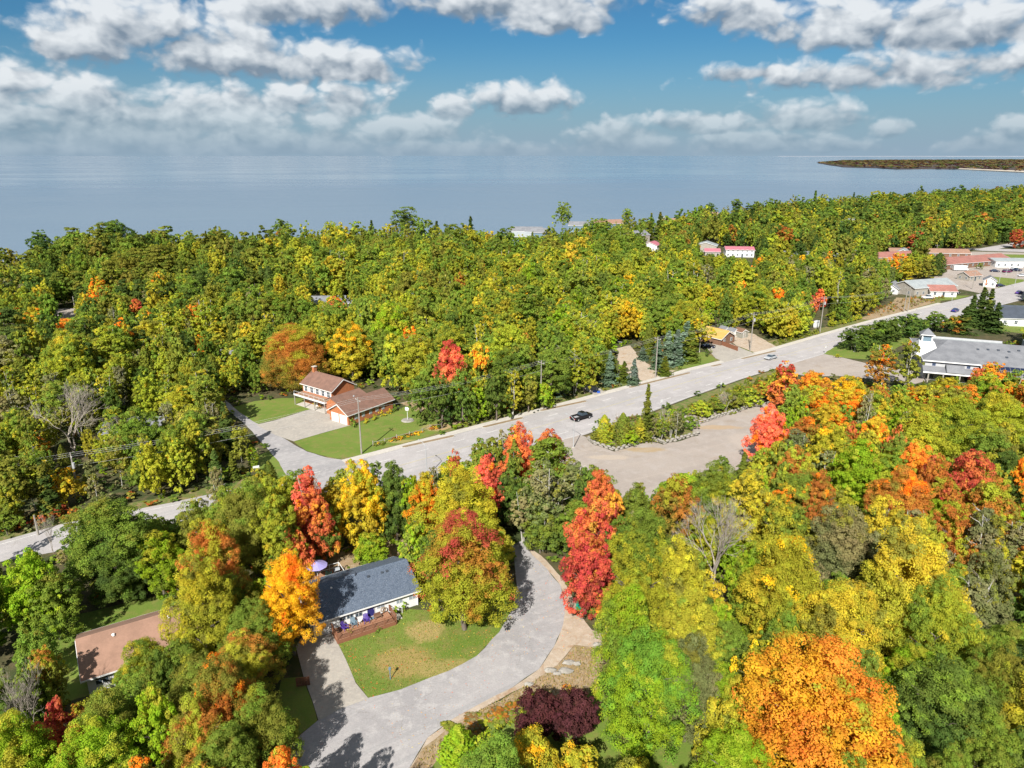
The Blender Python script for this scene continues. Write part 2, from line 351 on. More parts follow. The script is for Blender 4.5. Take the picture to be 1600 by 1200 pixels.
ground_mat('hazed_far_land', [(0.30, 0.33, 0.38, 1), (0.26, 0.30, 0.36, 1), (0.34, 0.36, 0.40, 1)], 0.0005, 0.003, 0.1)  # pale blue of distant haze put into the land colour
ground_mat('sand', [(0.60, 0.52, 0.42, 1), (0.55, 0.48, 0.4, 1), (0.62, 0.56, 0.46, 1)], 0.01, 0.5, 0.1)

from mathutils.geometry import tessellate_polygon
GROUND = []; PAVED = []            # footprints on the ground where no wild tree grows


def wavy(poly, amp, seed, step=1.6):
    """subdivide a ground outline and make its edge a little uneven"""
    rr = random.Random(seed); out = []
    n = len(poly)
    for i in range(n):
        a = Vector(poly[i]); b = Vector(poly[(i + 1) % n]); L = (b - a).length; k = max(1, min(60, int(L / step)))
        nrm = Vector((-(b - a).y, (b - a).x)).normalized() if L > 0 else Vector((0, 0))
        for j in range(k):
            p = a.lerp(b, j / k)
            if j: p = p + nrm * rr.uniform(-amp, amp)
            out.append((p.x, p.y))
    return out


LAYER = [0]
def sheet(name, poly, z, m, px=True, edge=0.0, seed=1, clear=True, kind='structure'):
    pts = [P(*q) for q in poly] if px else list(poly)
    if z > 0: LAYER[0] += 1; z = z * 2.5 + LAYER[0] * 0.0003        # every sheet on a level of its own
    if clear: GROUND.append(pts)
    if m in ('asphalt', 'street_asphalt', 'gravel', 'driveway_concrete', 'gravel_shoulder') and name != 'bark_bed': PAVED.append(pts)
    if edge: pts = wavy(pts, edge, seed)
    me = bpy.data.meshes.new(name)
    tris = tessellate_polygon([[Vector((x, y, 0)) for x, y in pts]])
    ccw = [t_ if (pts[t_[1]][0] - pts[t_[0]][0]) * (pts[t_[2]][1] - pts[t_[0]][1]) - (pts[t_[1]][1] - pts[t_[0]][1]) * (pts[t_[2]][0] - pts[t_[0]][0]) > 0 else t_[::-1] for t_ in tris]
    me.from_pydata([(x, y, z) for x, y in pts], [], ccw); me.materials.append(M[m])
    o = bpy.data.objects.new(name, me); C.objects.link(o); return tag(o, kind=kind)


# the wooded shore: tree tops end where the photograph's skyline runs
SHORE = [(-420, 372), (-262, 372), (-262, 392)] + [P(x, y, 15) for x, y in [(150, 357), (400, 362), (620, 352), (700, 352), (800, 365), (870, 360), (920, 348), (1000, 336), (1150, 321), (1300, 307), (1450, 298), (1600, 291)]]
SHORE += [(1500, 1900), (2600, 2300), (2600, -60), (-420, -60)]
SHORE_POLY = wavy(SHORE, 1.5, 4, 12)
land = MB().slab(SHORE_POLY, -9, 0).build('ground', M['forest_floor']); tag(land, kind='structure')

# the lake
wm = bpy.data.materials.new('lake_water'); wm.use_nodes = True; t = NT(wm.node_tree); t.n.clear()
geo = t.new('ShaderNodeNewGeometry').outputs['Position']
b = t.new('ShaderNodeBsdfPrincipled'); b.inputs['Base Color'].default_value = (0.135, 0.185, 0.235, 1); b.inputs['IOR'].default_value = 1.33
mp = t.new('ShaderNodeMapping'); t.put(mp.inputs[0], geo); mp.inputs[3].default_value = (0.02, 0.05, 1)
ln = t.new('ShaderNodeVectorMath', operation='LENGTH'); t.put(ln.inputs[0], geo)
t.put(b.inputs['Roughness'], t.math('ADD', t.ramp(ln.outputs['Value'], 750, 2600, 0.42, 0.16), t.math('MULTIPLY', t.ramp(t.noise(mp.outputs[0], 0.09, 4, 0.6), 0.4, 0.65), 0.10)))       # ruffled inshore, calm out on the bay
bn = t.new('ShaderNodeBump'); bn.inputs['Strength'].default_value = 0.012; bn.inputs['Distance'].default_value = 1.0
t.put(bn.inputs['Height'], t.noise(mp.outputs[0], 4, 3, 0.6)); t.put(b.inputs['Normal'], bn.outputs[0])
t.put(t.new('ShaderNodeOutputMaterial').inputs[0], b.outputs[0]); M['lake_water'] = wm
BIG = 120000
sheet('lake_water', [(-BIG, -200), (BIG, -200), (BIG, BIG), (-BIG, BIG)], -4.5, 'lake_water', px=False, clear=False)

# peninsula across the bay, its sand beach and the far shore
def Pw(x, y): return P(x, y, -4.5)
pen = [Pw(1278, 255), Pw(1300, 259), Pw(1318, 261.5), Pw(1370, 263), Pw(1402, 265), Pw(1440, 264.3), Pw(1500, 265), Pw(1600, 270), Pw(1760, 275), Pw(1900, 262), Pw(1900, 251), Pw(1600, 250), Pw(1450, 250.5), Pw(1320, 251.2)]
MB().slab(wavy(pen, 9, 3, 60), -12, -1.0).build('peninsula', M['peninsula_land'])['kind'] = 'structure'
beach = [Pw(1496, 265.0), Pw(1600, 270.2), Pw(1760, 275.4), Pw(1760, 272.6), Pw(1600, 268.2), Pw(1500, 264)]
MB().slab(beach, -10, -0.9).build('beach', M['sand'])['kind'] = 'structure'
MB().slab([Pw(1215, 244.6), Pw(1480, 244.9), Pw(1900, 245.2), Pw(1900, 244.0), Pw(1500, 243.9), Pw(1215, 244.1)], -12, 14).build('far_shore', M['hazed_far_land'])['kind'] = 'structure'

# ---- main road: far kerb line and near edge, both measured from the photograph
FAR = [(-260, 905), (0, 846), (100, 818), (270, 785), (420, 752), (575, 712), (800, 653), (917, 622), (1080, 577), (1200, 548), (1285, 523), (1360, 502), (1415, 488), (1470, 474), (1510, 465), (1545, 455), (1600, 437), (1720, 402)]
NEAR = [(1720, 432), (1600, 468), (1560, 478), (1500, 494), (1452, 508), (1330, 545), (1222, 573), (1160, 592), (1075, 622), (1022, 642), (912, 680), (800, 712), (640, 758), (500, 770), (300, 810), (100, 860), (0, 878), (-260, 932)]
def curbed(poly_px, inset):
    return poly_px
sheet('main_road', FAR + NEAR, 0.012, 'asphalt')
# verge under the far side of the road and the island, dry grass strips
sheet('road_verge', [(-260, 880), (0, 832), (100, 806), (270, 774), (420, 738), (560, 700), (700, 655), (800, 632), (917, 604), (1080, 560), (1200, 533), (1285, 512), (1360, 492), (1400, 470), (1470, 455), (1470, 474), (1415, 488), (1360, 502), (1285, 523), (1200, 548), (1080, 577), (917, 622), (800, 653), (575, 712), (420, 752), (270, 785), (100, 818), (0, 846), (-260, 905)], 0.006, 'verge', edge=0.25, clear=False)
# sidewalk and its kerb along the far side
def offset_line(px, d, k=24):
    g_ = [Vector(P(*q)) for q in px]; out = []
    for i, p in enumerate(g_):
        a = g_[max(i - 1, 0)]; b_ = g_[min(i + 1, len(g_) - 1)]; n_ = Vector((-(b_ - a).y, (b_ - a).x)).normalized(); out.append((p + n_ * d)[:])
    return out
walk_px = [(537, 722), (575, 712), (690, 682), (800, 653), (917, 622), (1000, 600), (1080, 577), (1200, 548), (1285, 523), (1360, 502), (1415, 488), (1470, 474)]
outer = offset_line(walk_px, 1.2); inner = offset_line(walk_px, -0.9)
sheet('sidewalk', inner + outer[::-1], 0.024, 'concrete', px=False)
kb = MB(); ci = offset_line(walk_px[4:], -4.2)
# boulevard strips of dead grass between walk and road, each a low kerbed bed
beds = [((625, 699), (711, 680)), ((751, 668), (818, 652)), ((841, 642), (917, 626)), ((980, 606), (1078, 582)), ((1108, 573), (1127, 569)), ((1156, 561), (1212, 548)), ((1195, 549), (1215, 544))]
bed_me = {}
for i, (a, b_) in enumerate(beds[:6]):
    A = Vector(P(a[0], a[1])); B = Vector(P(b_[0], b_[1])); d = (B - A).normalized(); n_ = Vector((-d.y, d.x))
    poly = [A - n_ * .5, A + d * .8 - n_ * 1.0, B - d * .8 - n_ * 1.0, B - n_ * .5, B - d * .6 + n_ * .25, A + d * .6 + n_ * .25]
    o = MB().slab([p[:] for p in poly], 0.0, 0.13).build('boulevard_strip', M['curb']); tag(o, kind='structure')
    poly2 = [A + d * .3 - n_ * .45, A + d * .9 - n_ * .82, B - d * .9 - n_ * .82, B - d * .3 - n_ * .45, B - d * .7 + n_ * .1, A + d * .7 + n_ * .1]
    MB().slab([p[:] for p in poly2], 0.10, 0.15).build('planting_soil', M['dirt'], o)

# painted lines: white edge line, centre turn lane lines, lane dashes
def stripe(name, px, wd, m, z=0.047, dash=None, kind='structure'):
    pts = [Vector(P(*q)) for q in px]; mb = MB()
    seg = []
    for a, b_ in zip(pts[:-1], pts[1:]):
        L = (b_ - a).length; k = max(1, int(L / 3))
        seg += [a.lerp(b_, j / k) for j in range(k)]
    seg.append(pts[-1]); objs = []
    for i, (a, b_) in enumerate(zip(seg[:-1], seg[1:])):
        if dash and (i % dash[1]) >= dash[0]: continue
        n_ = Vector((-(b_ - a).y, (b_ - a).x)).normalized() * wd / 2
        mb.add([(*(a - n_), z), (*(b_ - n_), z), (*(b_ + n_), z), (*(a + n_), z)], [(0, 1, 2, 3)])
    o = mb.build(name, M[m]); return tag(o, kind=kind)
stripe('edge_line', [(-200, 893), (0, 851), (100, 823), (270, 790), (420, 757), (500, 737)], 0.16, 'road_paint')
def between(f, lo=0.0):
    """a line a fraction f of the way from the far edge to the near edge of the road"""
    up = [(575, 712, 640, 762), (690, 682, 770, 722), (800, 653, 912, 680), (917, 622, 1022, 642), (1080, 577, 1160, 592), (1200, 548, 1290, 553), (1285, 523, 1400, 524), (1415, 488, 1530, 486), (1510, 465, 1600, 468)]
    out = []
    for a, b_, c_, d_ in up:
        p, q = Vector(P(a, b_)), Vector(P(c_, d_)); out.append(p.lerp(q, f))
    return out
def stripe_g(name, pts, wd, m, dash=None):
    mb = MB(); seg = []
    for a, b_ in zip(pts[:-1], pts[1:]):
        k = max(1, int((b_ - a).length / 3)); seg += [a.lerp(b_, j / k) for j in range(k)]
    seg.append(pts[-1])
    for i, (a, b_) in enumerate(zip(seg[:-1], seg[1:])):
        if dash and (i % dash[1]) >= dash[0]: continue
        n_ = Vector((-(b_ - a).y, (b_ - a).x)).normalized() * wd / 2
        mb.add([(*(a - n_), .047), (*(b_ - n_), .047), (*(b_ + n_), .047), (*(a + n_), .047)], [(0, 1, 2, 3)])
    return tag(mb.build(name, M[m]), kind='structure')
stripe_g('lane_line', between(0.24), 0.17, 'road_paint', (1, 3)); stripe_g('lane_line', between(0.80), 0.17, 'road_paint', (1, 3))
stripe_g('centre_line', between(0.46), 0.18, 'yellow_paint'); stripe_g('centre_line', between(0.60), 0.18, 'yellow_paint', (1, 3))
stripe_g('edge_line', between(0.96), 0.12, 'road_paint')

# side street by the brick house, its driveway and the lawns
sheet('side_street', [(352, 625), (375, 645), (400, 661), (455, 692), (480, 706), (510, 715), (545, 720), (575, 713), (560, 760), (480, 775), (452, 752), (436, 722), (412, 695), (385, 665), (355, 640)], 0.018, 'street_asphalt', edge=0.1)
sheet('driveway', [(400, 664), (430, 657), (480, 641), (512, 634), (527, 645), (547, 665), (500, 678), (459, 690), (430, 680)], 0.024, 'driveway_concrete')
sheet('lawn', [(459, 690), (500, 678), (546, 665), (619, 641), (640, 632), (690, 655), (716, 664), (660, 685), (600, 700), (565, 712), (525, 716), (500, 711), (478, 704)], 0.010, 'lawn', edge=0.12)
sheet('lawn', [(364, 636), (398, 627), (440, 622), (470, 622), (500, 634), (508, 637), (478, 641), (430, 656), (402, 663), (385, 655)], 0.010, 'lawn', edge=0.12)
sheet('dirt_yard', [(625, 630), (650, 622), (705, 640), (740, 655), (712, 664), (680, 655)], 0.014, 'dry_earth', edge=0.3)
sheet('verge_corner', [(395, 715), (425, 702), (438, 722), (455, 752), (470, 772), (430, 775), (400, 745)], 0.010, 'lawn', edge=0.2)

# gravel parking lot behind the stone wall, and the entrance
sheet('gravel_lot', [(800, 712), (860, 694), (905, 680), (916, 683), (926, 694), (960, 706), (1013, 689), (1036, 695), (1092, 681), (1070, 668), (1130, 650), (1185, 632), (1206, 626), (1216, 655), (1206, 700), (1150, 735), (1050, 800), (950, 800), (905, 760), (850, 735)], 0.018, 'gravel', edge=0.3)
sheet('planted_island', [(916, 682), (926, 693), (960, 704), (1013, 688), (1036, 693), (1090, 679), (1070, 667), (1130, 650), (1185, 631), (1210, 600), (1222, 574), (1160, 594), (1075, 624), (1022, 645), (960, 664)], 0.022, 'verge', clear=False)
sheet('bark_bed', [(1040, 655), (1085, 640), (1130, 640), (1150, 637), (1110, 652), (1072, 666)], 0.028, 'gravel', edge=0.3, clear=False)

# the crescent street in the foreground with driveway, shoulder, lawn
sheet('crescent_street', [(380, 1290), (440, 1180), (468, 1150), (497, 1126), (530, 1108), (575, 1091), (625, 1078), (700, 1049), (745, 1025), (780, 988), (800, 953), (808, 918), (805, 890), (801, 866), (799, 850), (815, 846), (832, 868), (855, 890), (876, 915), (884, 945), (880, 975), (866, 1010), (842, 1046), (800, 1075), (750, 1100), (705, 1125), (668, 1153), (640, 1200), (610, 1290)], 0.018, 'street_asphalt', edge=0.10)
sheet('street_shoulder', [(820, 850), (845, 868), (880, 905), (907, 960), (925, 985), (960, 993), (984, 1003), (975, 1018), (930, 1012), (897, 1008), (870, 1040), (820, 1073), (760, 1104), (700, 1138), (660, 1170), (632, 1215), (640, 1200), (668, 1153), (705, 1125), (750, 1100), (800, 1075), (842, 1046), (866, 1010), (880, 975), (884, 945), (876, 915), (855, 890), (832, 868)], 0.016, 'gravel_shoulder', edge=0.10)
sheet('roadside_earth', [(897, 1008), (930, 1012), (975, 1018), (990, 1060), (900, 1090), (800, 1110), (720, 1150), (650, 1230), (620, 1230), (660, 1170), (700, 1138), (760, 1104), (820, 1073), (870, 1040)], 0.010, 'dry_earth', edge=0.25)
sheet('lawn', [(985, 1040), (990, 1100), (1080, 1150), (1100, 1260), (640, 1290), (650, 1220), (700, 1160), (800, 1108), (900, 1085)], 0.006, 'lawn', edge=0.3)
sheet('driveway', [(488, 975), (520, 990), (540, 1030), (556, 1068), (576, 1092), (530, 1109), (498, 1127), (488, 1095), (475, 1060), (462, 1010)], 0.024, 'driveway_concrete')
sheet('lawn', [(521, 992), (560, 985), (640, 952), (690, 955), (800, 905), (808, 918), (800, 953), (780, 988), (745, 1025), (700, 1049), (625, 1078), (576, 1091), (556, 1066), (540, 1030)], 0.010, 'lawn', edge=0.08)
sheet('lawn', [(440, 1060), (474, 1058), (487, 1095), (496, 1127), (468, 1148), (440, 1165), (420, 1150)], 0.010, 'lawn', edge=0.1)
sheet('backyard', [(500, 872), (540, 855), (600, 842), (640, 836), (650, 875), (600, 882), (520, 900), (480, 905)], 0.008, 'dry_earth', edge=0.4)
sheet('back_garden', [(30, 1000), (120, 960), (230, 935), (300, 930), (150, 1085), (90, 1105), (40, 1090)], 0.008, 'lawn', edge=0.4)

# yards across the main road
sheet('driveway', [(1098, 527), (1116, 525), (1160, 545), (1180, 553), (1132, 566), (1118, 560), (1105, 545)], 0.024, 'driveway_concrete')
sheet('gravel_yard', [(1125, 523), (1150, 517), (1178, 522), (1210, 540), (1216, 543), (1180, 551), (1150, 540)], 0.020, 'gravel_shoulder', edge=0.2)
sheet('lawn', [(1100, 550), (1120, 562), (1090, 574), (1060, 577), (1055, 565), (1085, 552)], 0.016, 'lawn', edge=0.15)
sheet('gravel_yard', [(961, 545), (985, 540), (1000, 560), (1030, 580), (1060, 578), (1010, 597), (985, 590), (968, 570)], 0.020, 'gravel_shoulder', edge=0.3)
sheet('driveway', [(905, 605), (920, 600), (948, 612), (930, 618)], 0.024, 'driveway_concrete')
# the civic building's drive and the lots at the far right
sheet('parking_lot', [(1222, 573), (1290, 553), (1325, 561), (1370, 572), (1450, 582), (1468, 590), (1430, 600), (1380, 594), (1320, 588), (1260, 588), (1236, 583)], 0.018, 'gravel', edge=0.1)
sheet('lawn', [(1287, 553), (1318, 533), (1360, 524), (1445, 500), (1452, 509), (1410, 540), (1360, 562), (1322, 560)], 0.022, 'lawn', edge=0.2)
sheet('lawn', [(1500, 503), (1560, 497), (1720, 500), (1720, 530), (1600, 521), (1500, 512)], 0.022, 'lawn', edge=0.1)
sheet('parking_lot', [(1560, 497), (1590, 478), (1720, 470), (1720, 510), (1600, 511)], 0.020, 'gravel')
sheet('parking_lot', [(1400, 448), (1440, 440), (1480, 425), (1480, 400), (1520, 393), (1640, 396), (1760, 400), (1640, 428), (1590, 440), (1545, 455), (1530, 458), (1500, 452), (1470, 465), (1440, 464), (1395, 458)], 0.014, 'gravel')
sheet('lawn', [(1540, 397), (1600, 398), (1700, 402), (1640, 407), (1552, 406)], 0.022, 'lawn')
sheet('lawn', [(1548, 432), (1600, 437), (1600, 440), (1575, 446), (1560, 450)], 0.022, 'lawn')
sheet('lawn', [(1445, 459), (1480, 462), (1518, 462), (1495, 468), (1470, 470)], 0.022, 'lawn')
sheet('far_road', [(1490, 388), (1535, 392), (1600, 394), (1700, 397), (1700, 392), (1600, 389.5), (1560, 389), (1620, 378), (1600, 376.5), (1530, 388.5)], 0.024, 'asphalt')
sheet('verge_bank', [(1345, 498), (1392, 474), (1400, 465), (1425, 465), (1462, 472), (1415, 486), (1360, 500)], 0.008, 'dry_earth', edge=0.4)
sheet('far_field', [(82, 482), (120, 482), (122, 498), (88, 500)], 0.014, 'gravel')
# ------------------------------------------------------------------ buildings
def frame_from(A, B):
    """origin A, x axis along A->B on the ground (the near long wall), y axis away from the camera"""
    A = Vector(A); B = Vector(B); d = B - A
    return A, math.atan2(d.y, d.x), d.length


def wall_box(root, L, W, hw, m, hr=None, axis='x', x0=0, y0=0, name='wall'):
    mb = MB()
    if hr and axis == 'x': mb.prism([(y0, 0), (y0 + W, 0), (y0 + W, hw), (y0 + W / 2, hr - .1), (y0, hw)], x0, x0 + L)
    elif hr:
        mb.prism([(x0, 0), (x0 + L, 0), (x0 + L, hw), (x0 + L / 2, hr - .1), (x0, hw)], -(y0 + W), -y0)
        mb.v = [(y, -x, z) for x, y, z in mb.v]
    else: mb.box(x0, x0 + L, y0, y0 + W, 0, hw)
    return mb.build(name, M[m], root)


def gable_roof(root, L, W, hw, hr, m, axis='x', x0=0, y0=0, o=0.45, t=0.16, trim='white_paint', ridge=True):
    """one folded slab of roofing with a trim board under its edge"""
    if axis == 'y': L, W = W, L
    s = (hr - hw) / (W / 2)
    top = [(-o, hw - o * s), (W / 2, hr), (W + o, hw - o * s)]
    pr = top + [(W + o, hw - o * s - t), (W / 2, hr - t), (-o, hw - o * s - t)]
    fx = (lambda mb: [(x + x0, y + y0, z) for x, y, z in mb.v]) if axis == 'x' else (lambda mb: [(y + x0, x + y0, z) for x, y, z in mb.v])
    mb = MB().prism(pr, -o, L + o); mb.v = fx(mb); rf = mb.build('roof', M[m], root)
    pf = [(y * 1.0, z - t - .003) for y, z in top]; pf = [(-o - .03, pf[0][1] + .12), (-o - .03, pf[0][1] - .14), (-o + .04, pf[0][1] - .14), (W / 2, hr - t - .26), (W + o - .04, pf[2][1] - .14), (W + o + .03, pf[2][1] - .14), (W + o + .03, pf[2][1] + .12), (W + o - .01, pf[2][1]), (W / 2, hr - t - .004), (-o + .01, pf[0][1])]
    for xx in ((-o - .06, -o + .02), (L + o - .02, L + o + .06)):
        f = MB().prism(pf, *xx); f.v = fx(f); f.build('rake_board', M[trim], root)
    for yy in (-o - .07, W + o + .005):
        z = hw - o * s - t; f = MB().box(-o, L + o, yy, yy + .065, z - .05, z + .13); f.v = fx(f); f.build('gutter', M[trim], root)
    if ridge:
        f = MB().prism([(W / 2 - .16, hr - .16 * s + .01), (W / 2, hr + .045), (W / 2 + .16, hr - .16 * s + .01)], -o + .01, L + o - .01); f.v = fx(f); f.build('ridge_cap', M[m], rf)
    return rf


def opening(root, side, u, z, w_, h_, L, W, kind='window', frame='white_paint', pane='glass', x0=0, y0=0, grid=False):
    """side: 'n' near wall y0, 'f' far, 'l' wall at x0, 'r' wall at x0+L; u = position along the wall"""
    mb = MB().box(-w_ / 2 - .08, w_ / 2 + .08, -.05, .03, -.08, h_ + .08)
    pn = MB().box(-w_ / 2, w_ / 2, -.065, -.02, 0, h_)
    loc, rz = {'n': ((x0 + u, y0, z), 0), 'r': ((x0 + L, y0 + u, z), math.pi / 2), 'l': ((x0, y0 + u, z), -math.pi / 2), 'f': ((x0 + u, y0 + W, z), math.pi)}[side]
    f = mb.build(kind, M[frame], root); f.location = loc; f.rotation_euler = (0, 0, rz)
    g_ = pn.build('pane' if kind == 'window' else 'panel', M[pane], f)
    if kind == 'window' and w_ > .6:
        b = MB().box(-.025, .025, -.08, -.05, 0, h_); b.box(-w_ / 2, w_ / 2, -.078, -.052, h_ / 2 - .025, h_ / 2 + .025); b.build('glazing_bar', M[frame], f)
    if kind == 'door': MB().box(w_ / 2 - .16, w_ / 2 - .08, -.11, -.05, .95, 1.05).build('handle', M['grey_metal'], f)
    if kind == 'garage_door':
        for k in range(1, 4): MB().box(-w_ / 2 + .05, w_ / 2 - .05, -.075, -.06, h_ * k / 4 - .015, h_ * k / 4 + .015).build('panel_joint', M['grey_metal'], f)
    return f


def footprint(root_loc, rz, x0, x1, y0, y1, m=1.0):
    c, s = math.cos(rz), math.sin(rz)
    GROUND.append([(root_loc[0] + x * c - y * s, root_loc[1] + x * s + y * c) for x, y in ((x0 - m, y0 - m), (x1 + m, y0 - m), (x1 + m, y1 + m), (x0 - m, y1 + m))])


def vent(root, x, y, z, m='dark_roof', s=.22):
    return MB().box(x - s, x + s, y - s, y + s, z - .2, z + .16).build('roof_vent', M[m], root)


# ---------------- 1. the brick house across the road
A = Vector(P(545, 665)); Bp = Vector(P(620, 637)); dd = (Bp - A); rz = math.atan2(dd.y, dd.x)
LG = 14.2
root = empty('brick_house', (A.x, A.y, 0), rz, 'orange brick house with reddish roof, white balcony and double garage wing', 'house')
WG = 6.6
wall_box(root, LG, WG, 2.9, 'brick', 4.9)
gable_roof(root, LG, WG, 2.9, 4.9, 'red_shingle')
for k in range(2): opening(root, 'l', 1.75 + 2.9 * k, 0.0, 2.4, 2.15, LG, WG, 'garage_door', 'white_paint', 'white_paint')
for k, u in enumerate((2.4, 4.6, 6.9, 9.0, 11.0)): opening(root, 'n', min(u, LG - 1), 1.0, 0.75, 1.15, LG, WG, grid=True, pane='glass_light')
# linking wing behind the garage and the two-storey block, its ridge running away to the left
lx0 = 2.4
MB().prism([(WG - .5, 0), (WG + 4.2, 0), (WG + 4.2, 2.9), (WG + 2.2, 4.0), (WG - .5, 3.4)], lx0, lx0 + 8.6).build('wall', M['brick'], root)
MB().prism([(WG - 1.2, 3.5), (WG + 2.2, 4.6), (WG + 4.2, 3.6), (WG + 4.2, 3.45), (WG + 2.2, 4.45), (WG - 1.2, 3.35)], lx0 - .45, lx0 + 9.0).build('roof', M['red_shingle'], root)
mx0, my0, ML, MW = 4.4, WG + 4.22, 7.2, 11.2          # main block: x extent ML across, y extent MW away (ridge along y)
ec = Vector(P(513, 640)) ; 
wall_box(root, ML, MW, 5.4, 'brick', 7.6, 'y', mx0, my0)
gable_roof(root, ML, MW, 5.4, 7.6, 'red_shingle', 'y', mx0, my0)
for u in (1.2, 3.3, 5.4, 7.6, 9.8):
    f = opening(root, 'l', u, 3.3, .95, 1.45, ML, MW, x0=mx0, y0=my0)
    for sdx in (-1, 1): MB().box(sdx * .80 - .2, sdx * .80 + .2, -.06, .0, -.05, 1.5).build('shutter', M['white_paint'], f)
for u in (1.6, 4.0, 8.4, 10.4): opening(root, 'l', u, .8, 1.2, 1.4, ML, MW, x0=mx0, y0=my0)
opening(root, 'l', 6.3, .15, 1.0, 2.1, ML, MW, 'door', 'white_paint', 'white_paint', x0=mx0, y0=my0)
# balcony deck over the porch with white edge and posts
bal = MB().box(mx0 - 2.6, mx0 - .01, my0 - .3, my0 + MW + .2, 2.75, 2.95).build('balcony_deck', M['terracotta_deck'], root)
MB().box(mx0 - 2.70, mx0 - 2.61, my0 - .4, my0 + MW + .3, 2.60, 3.02).build('balcony_edge', M['white_paint'], root)
MB().box(mx0 - 2.60, mx0 + 1.0, my0 - .40, my0 - .31, 2.60, 3.02).build('balcony_edge', M['white_paint'], root)
rail = MB().box(mx0 - 2.65, mx0 - 2.61, my0 - .3, my0 + MW + .2, 3.75, 3.79).build('balcony_rail', M['white_metal'], root)
for k in range(7):
    yy = my0 - .25 + (MW + .4) * k / 6
    MB().box(mx0 - 2.65, mx0 - 2.61, yy - .03, yy + .03, 3.0, 3.78).build('rail_post', M['white_metal'], root)
    if k % 2 == 0: MB().box(mx0 - 2.66, mx0 - 2.50, yy - .08, yy + .08, 0, 2.60).build('porch_post', M['beige_wall'], root)
MB().box(mx0 - 2.4, mx0 - .02, my0 - .1, my0 + MW, 0, .14).build('porch_floor', M['concrete'], root)
ch = MB().box(mx0 + ML / 2 - .45, mx0 + ML / 2 + .45, my0 + MW - 1.0, my0 + MW - .2, 6.6, 8.7).build('chimney', M['brick'], root)
MB().box(mx0 + ML / 2 - .55, mx0 + ML / 2 + .55, my0 + MW - 1.1, my0 + MW - .1, 8.7, 8.85).build('chimney_cap', M['concrete'], ch)
vent(root, 6, 4.6, 4.75, 'grey_metal', .15)
footprint(A, rz, -3, LG + 1, -1.5, my0 + MW + 1, .5)
BRICK = root

# ---------------- 2. the white bungalow with the blue-grey roof
A = Vector(P(511, 991)); Bp = Vector(P(652, 945)); dd = (Bp - A); rz = math.atan2(dd.y, dd.x); L = dd.length; W = 9.2
root = empty('bungalow', (A.x, A.y, 0), rz, 'white bungalow with blue-grey shingle roof and a red-brown front deck on the crescent', 'house')
ground_mat('speckled_shingle', [(0.105, 0.135, 0.185, 1), (0.085, 0.112, 0.155, 1), (0.20, 0.235, 0.29, 1), (0.07, 0.095, 0.14, 1)], 1.6, 9.0, 0.5)
mm = M['speckled_shingle']; MOFF = -1.6
nt_ = NT(mm.node_tree)
wall_box(root, L - MOFF, W, 2.75, 'white_paint', 4.75, x0=MOFF)
gable_roof(root, L - MOFF, W, 2.75, 4.75, 'speckled_shingle', x0=MOFF, o=.5)
# courses of shingles: each course a shallow step of its own on the near slope
rs = (4.75 - 2.75) / (W / 2)
for k in range(26):
    y = -.48 + k * .19; z = 2.75 + y * rs
    if y > W / 2 - .1: break
    MB().add([(MOFF - .5, y, z + .006), (L + .5, y, z + .006), (L + .5, y, z + .03), (MOFF - .5, y, z + .03), (MOFF - .5, y + .19, z + .19 * rs + .008), (L + .5, y + .19, z + .19 * rs + .008)],
             [(0, 1, 2, 3), (3, 2, 5, 4)]).build('shingle_course', mm, root)
for q in (7.2, 9.2, 9.9): MB().box(q - .16, q + .16, W / 2 - 1.15, W / 2 - .9, 4.2, 4.52).build('roof_vent', M['dark_roof'], root)
MB().tube([(5.6, 4.3, 4.5), (5.6, 4.3, 5.3)], .09, 8).build('flue', M['dark_roof'], root)
MB().lump((2.0, 3.6, 4.32), (.16, .16, .12), 3).build('roof_vent', M['white_paint'], root)
for u in (2.2, 3.2): opening(root, 'n', u, 1.35, .8, .95, L, W)
opening(root, 'n', 4.4, 1.2, .9, 1.1, L, W); opening(root, 'n', 10.2, 1.25, .85, 1.1, L, W, pane='glass_light'); opening(root, 'n', 12.1, 1.25, .95, 1.1, L, W, pane='glass_light')
opening(root, 'n', 6.1, .62, 1.0, 2.05, L, W, 'door', 'white_paint', 'blue_door')
opening(root, 'n', 7.5, 1.45, 1.0, .9, L, W, pane='glass_light')
for k in range(9):                                    # vinyl siding courses
    MB().box(MOFF, L, -.022, -.002, .35 + k * .27, .36 + k * .27 + .012).build('siding_course', M['white_metal'], root)
for k in range(2): MB().box(MOFF - .1 + k * (L - MOFF + .1), MOFF + k * (L - MOFF + .1), -.1, 0, 0, 2.6).build('corner_trim', M['white_paint'], root)
footprint(A, rz, MOFF - 1, L + 1, -3, W + 1, 0)
BUNG = (A, rz, L, W)
def bl(x, y):                                          # bungalow-local to world
    return (A_B.x + x * math.cos(RZ_B) - y * math.sin(RZ_B), A_B.y + x * math.sin(RZ_B) + y * math.cos(RZ_B))
A_B, RZ_B = A, rz
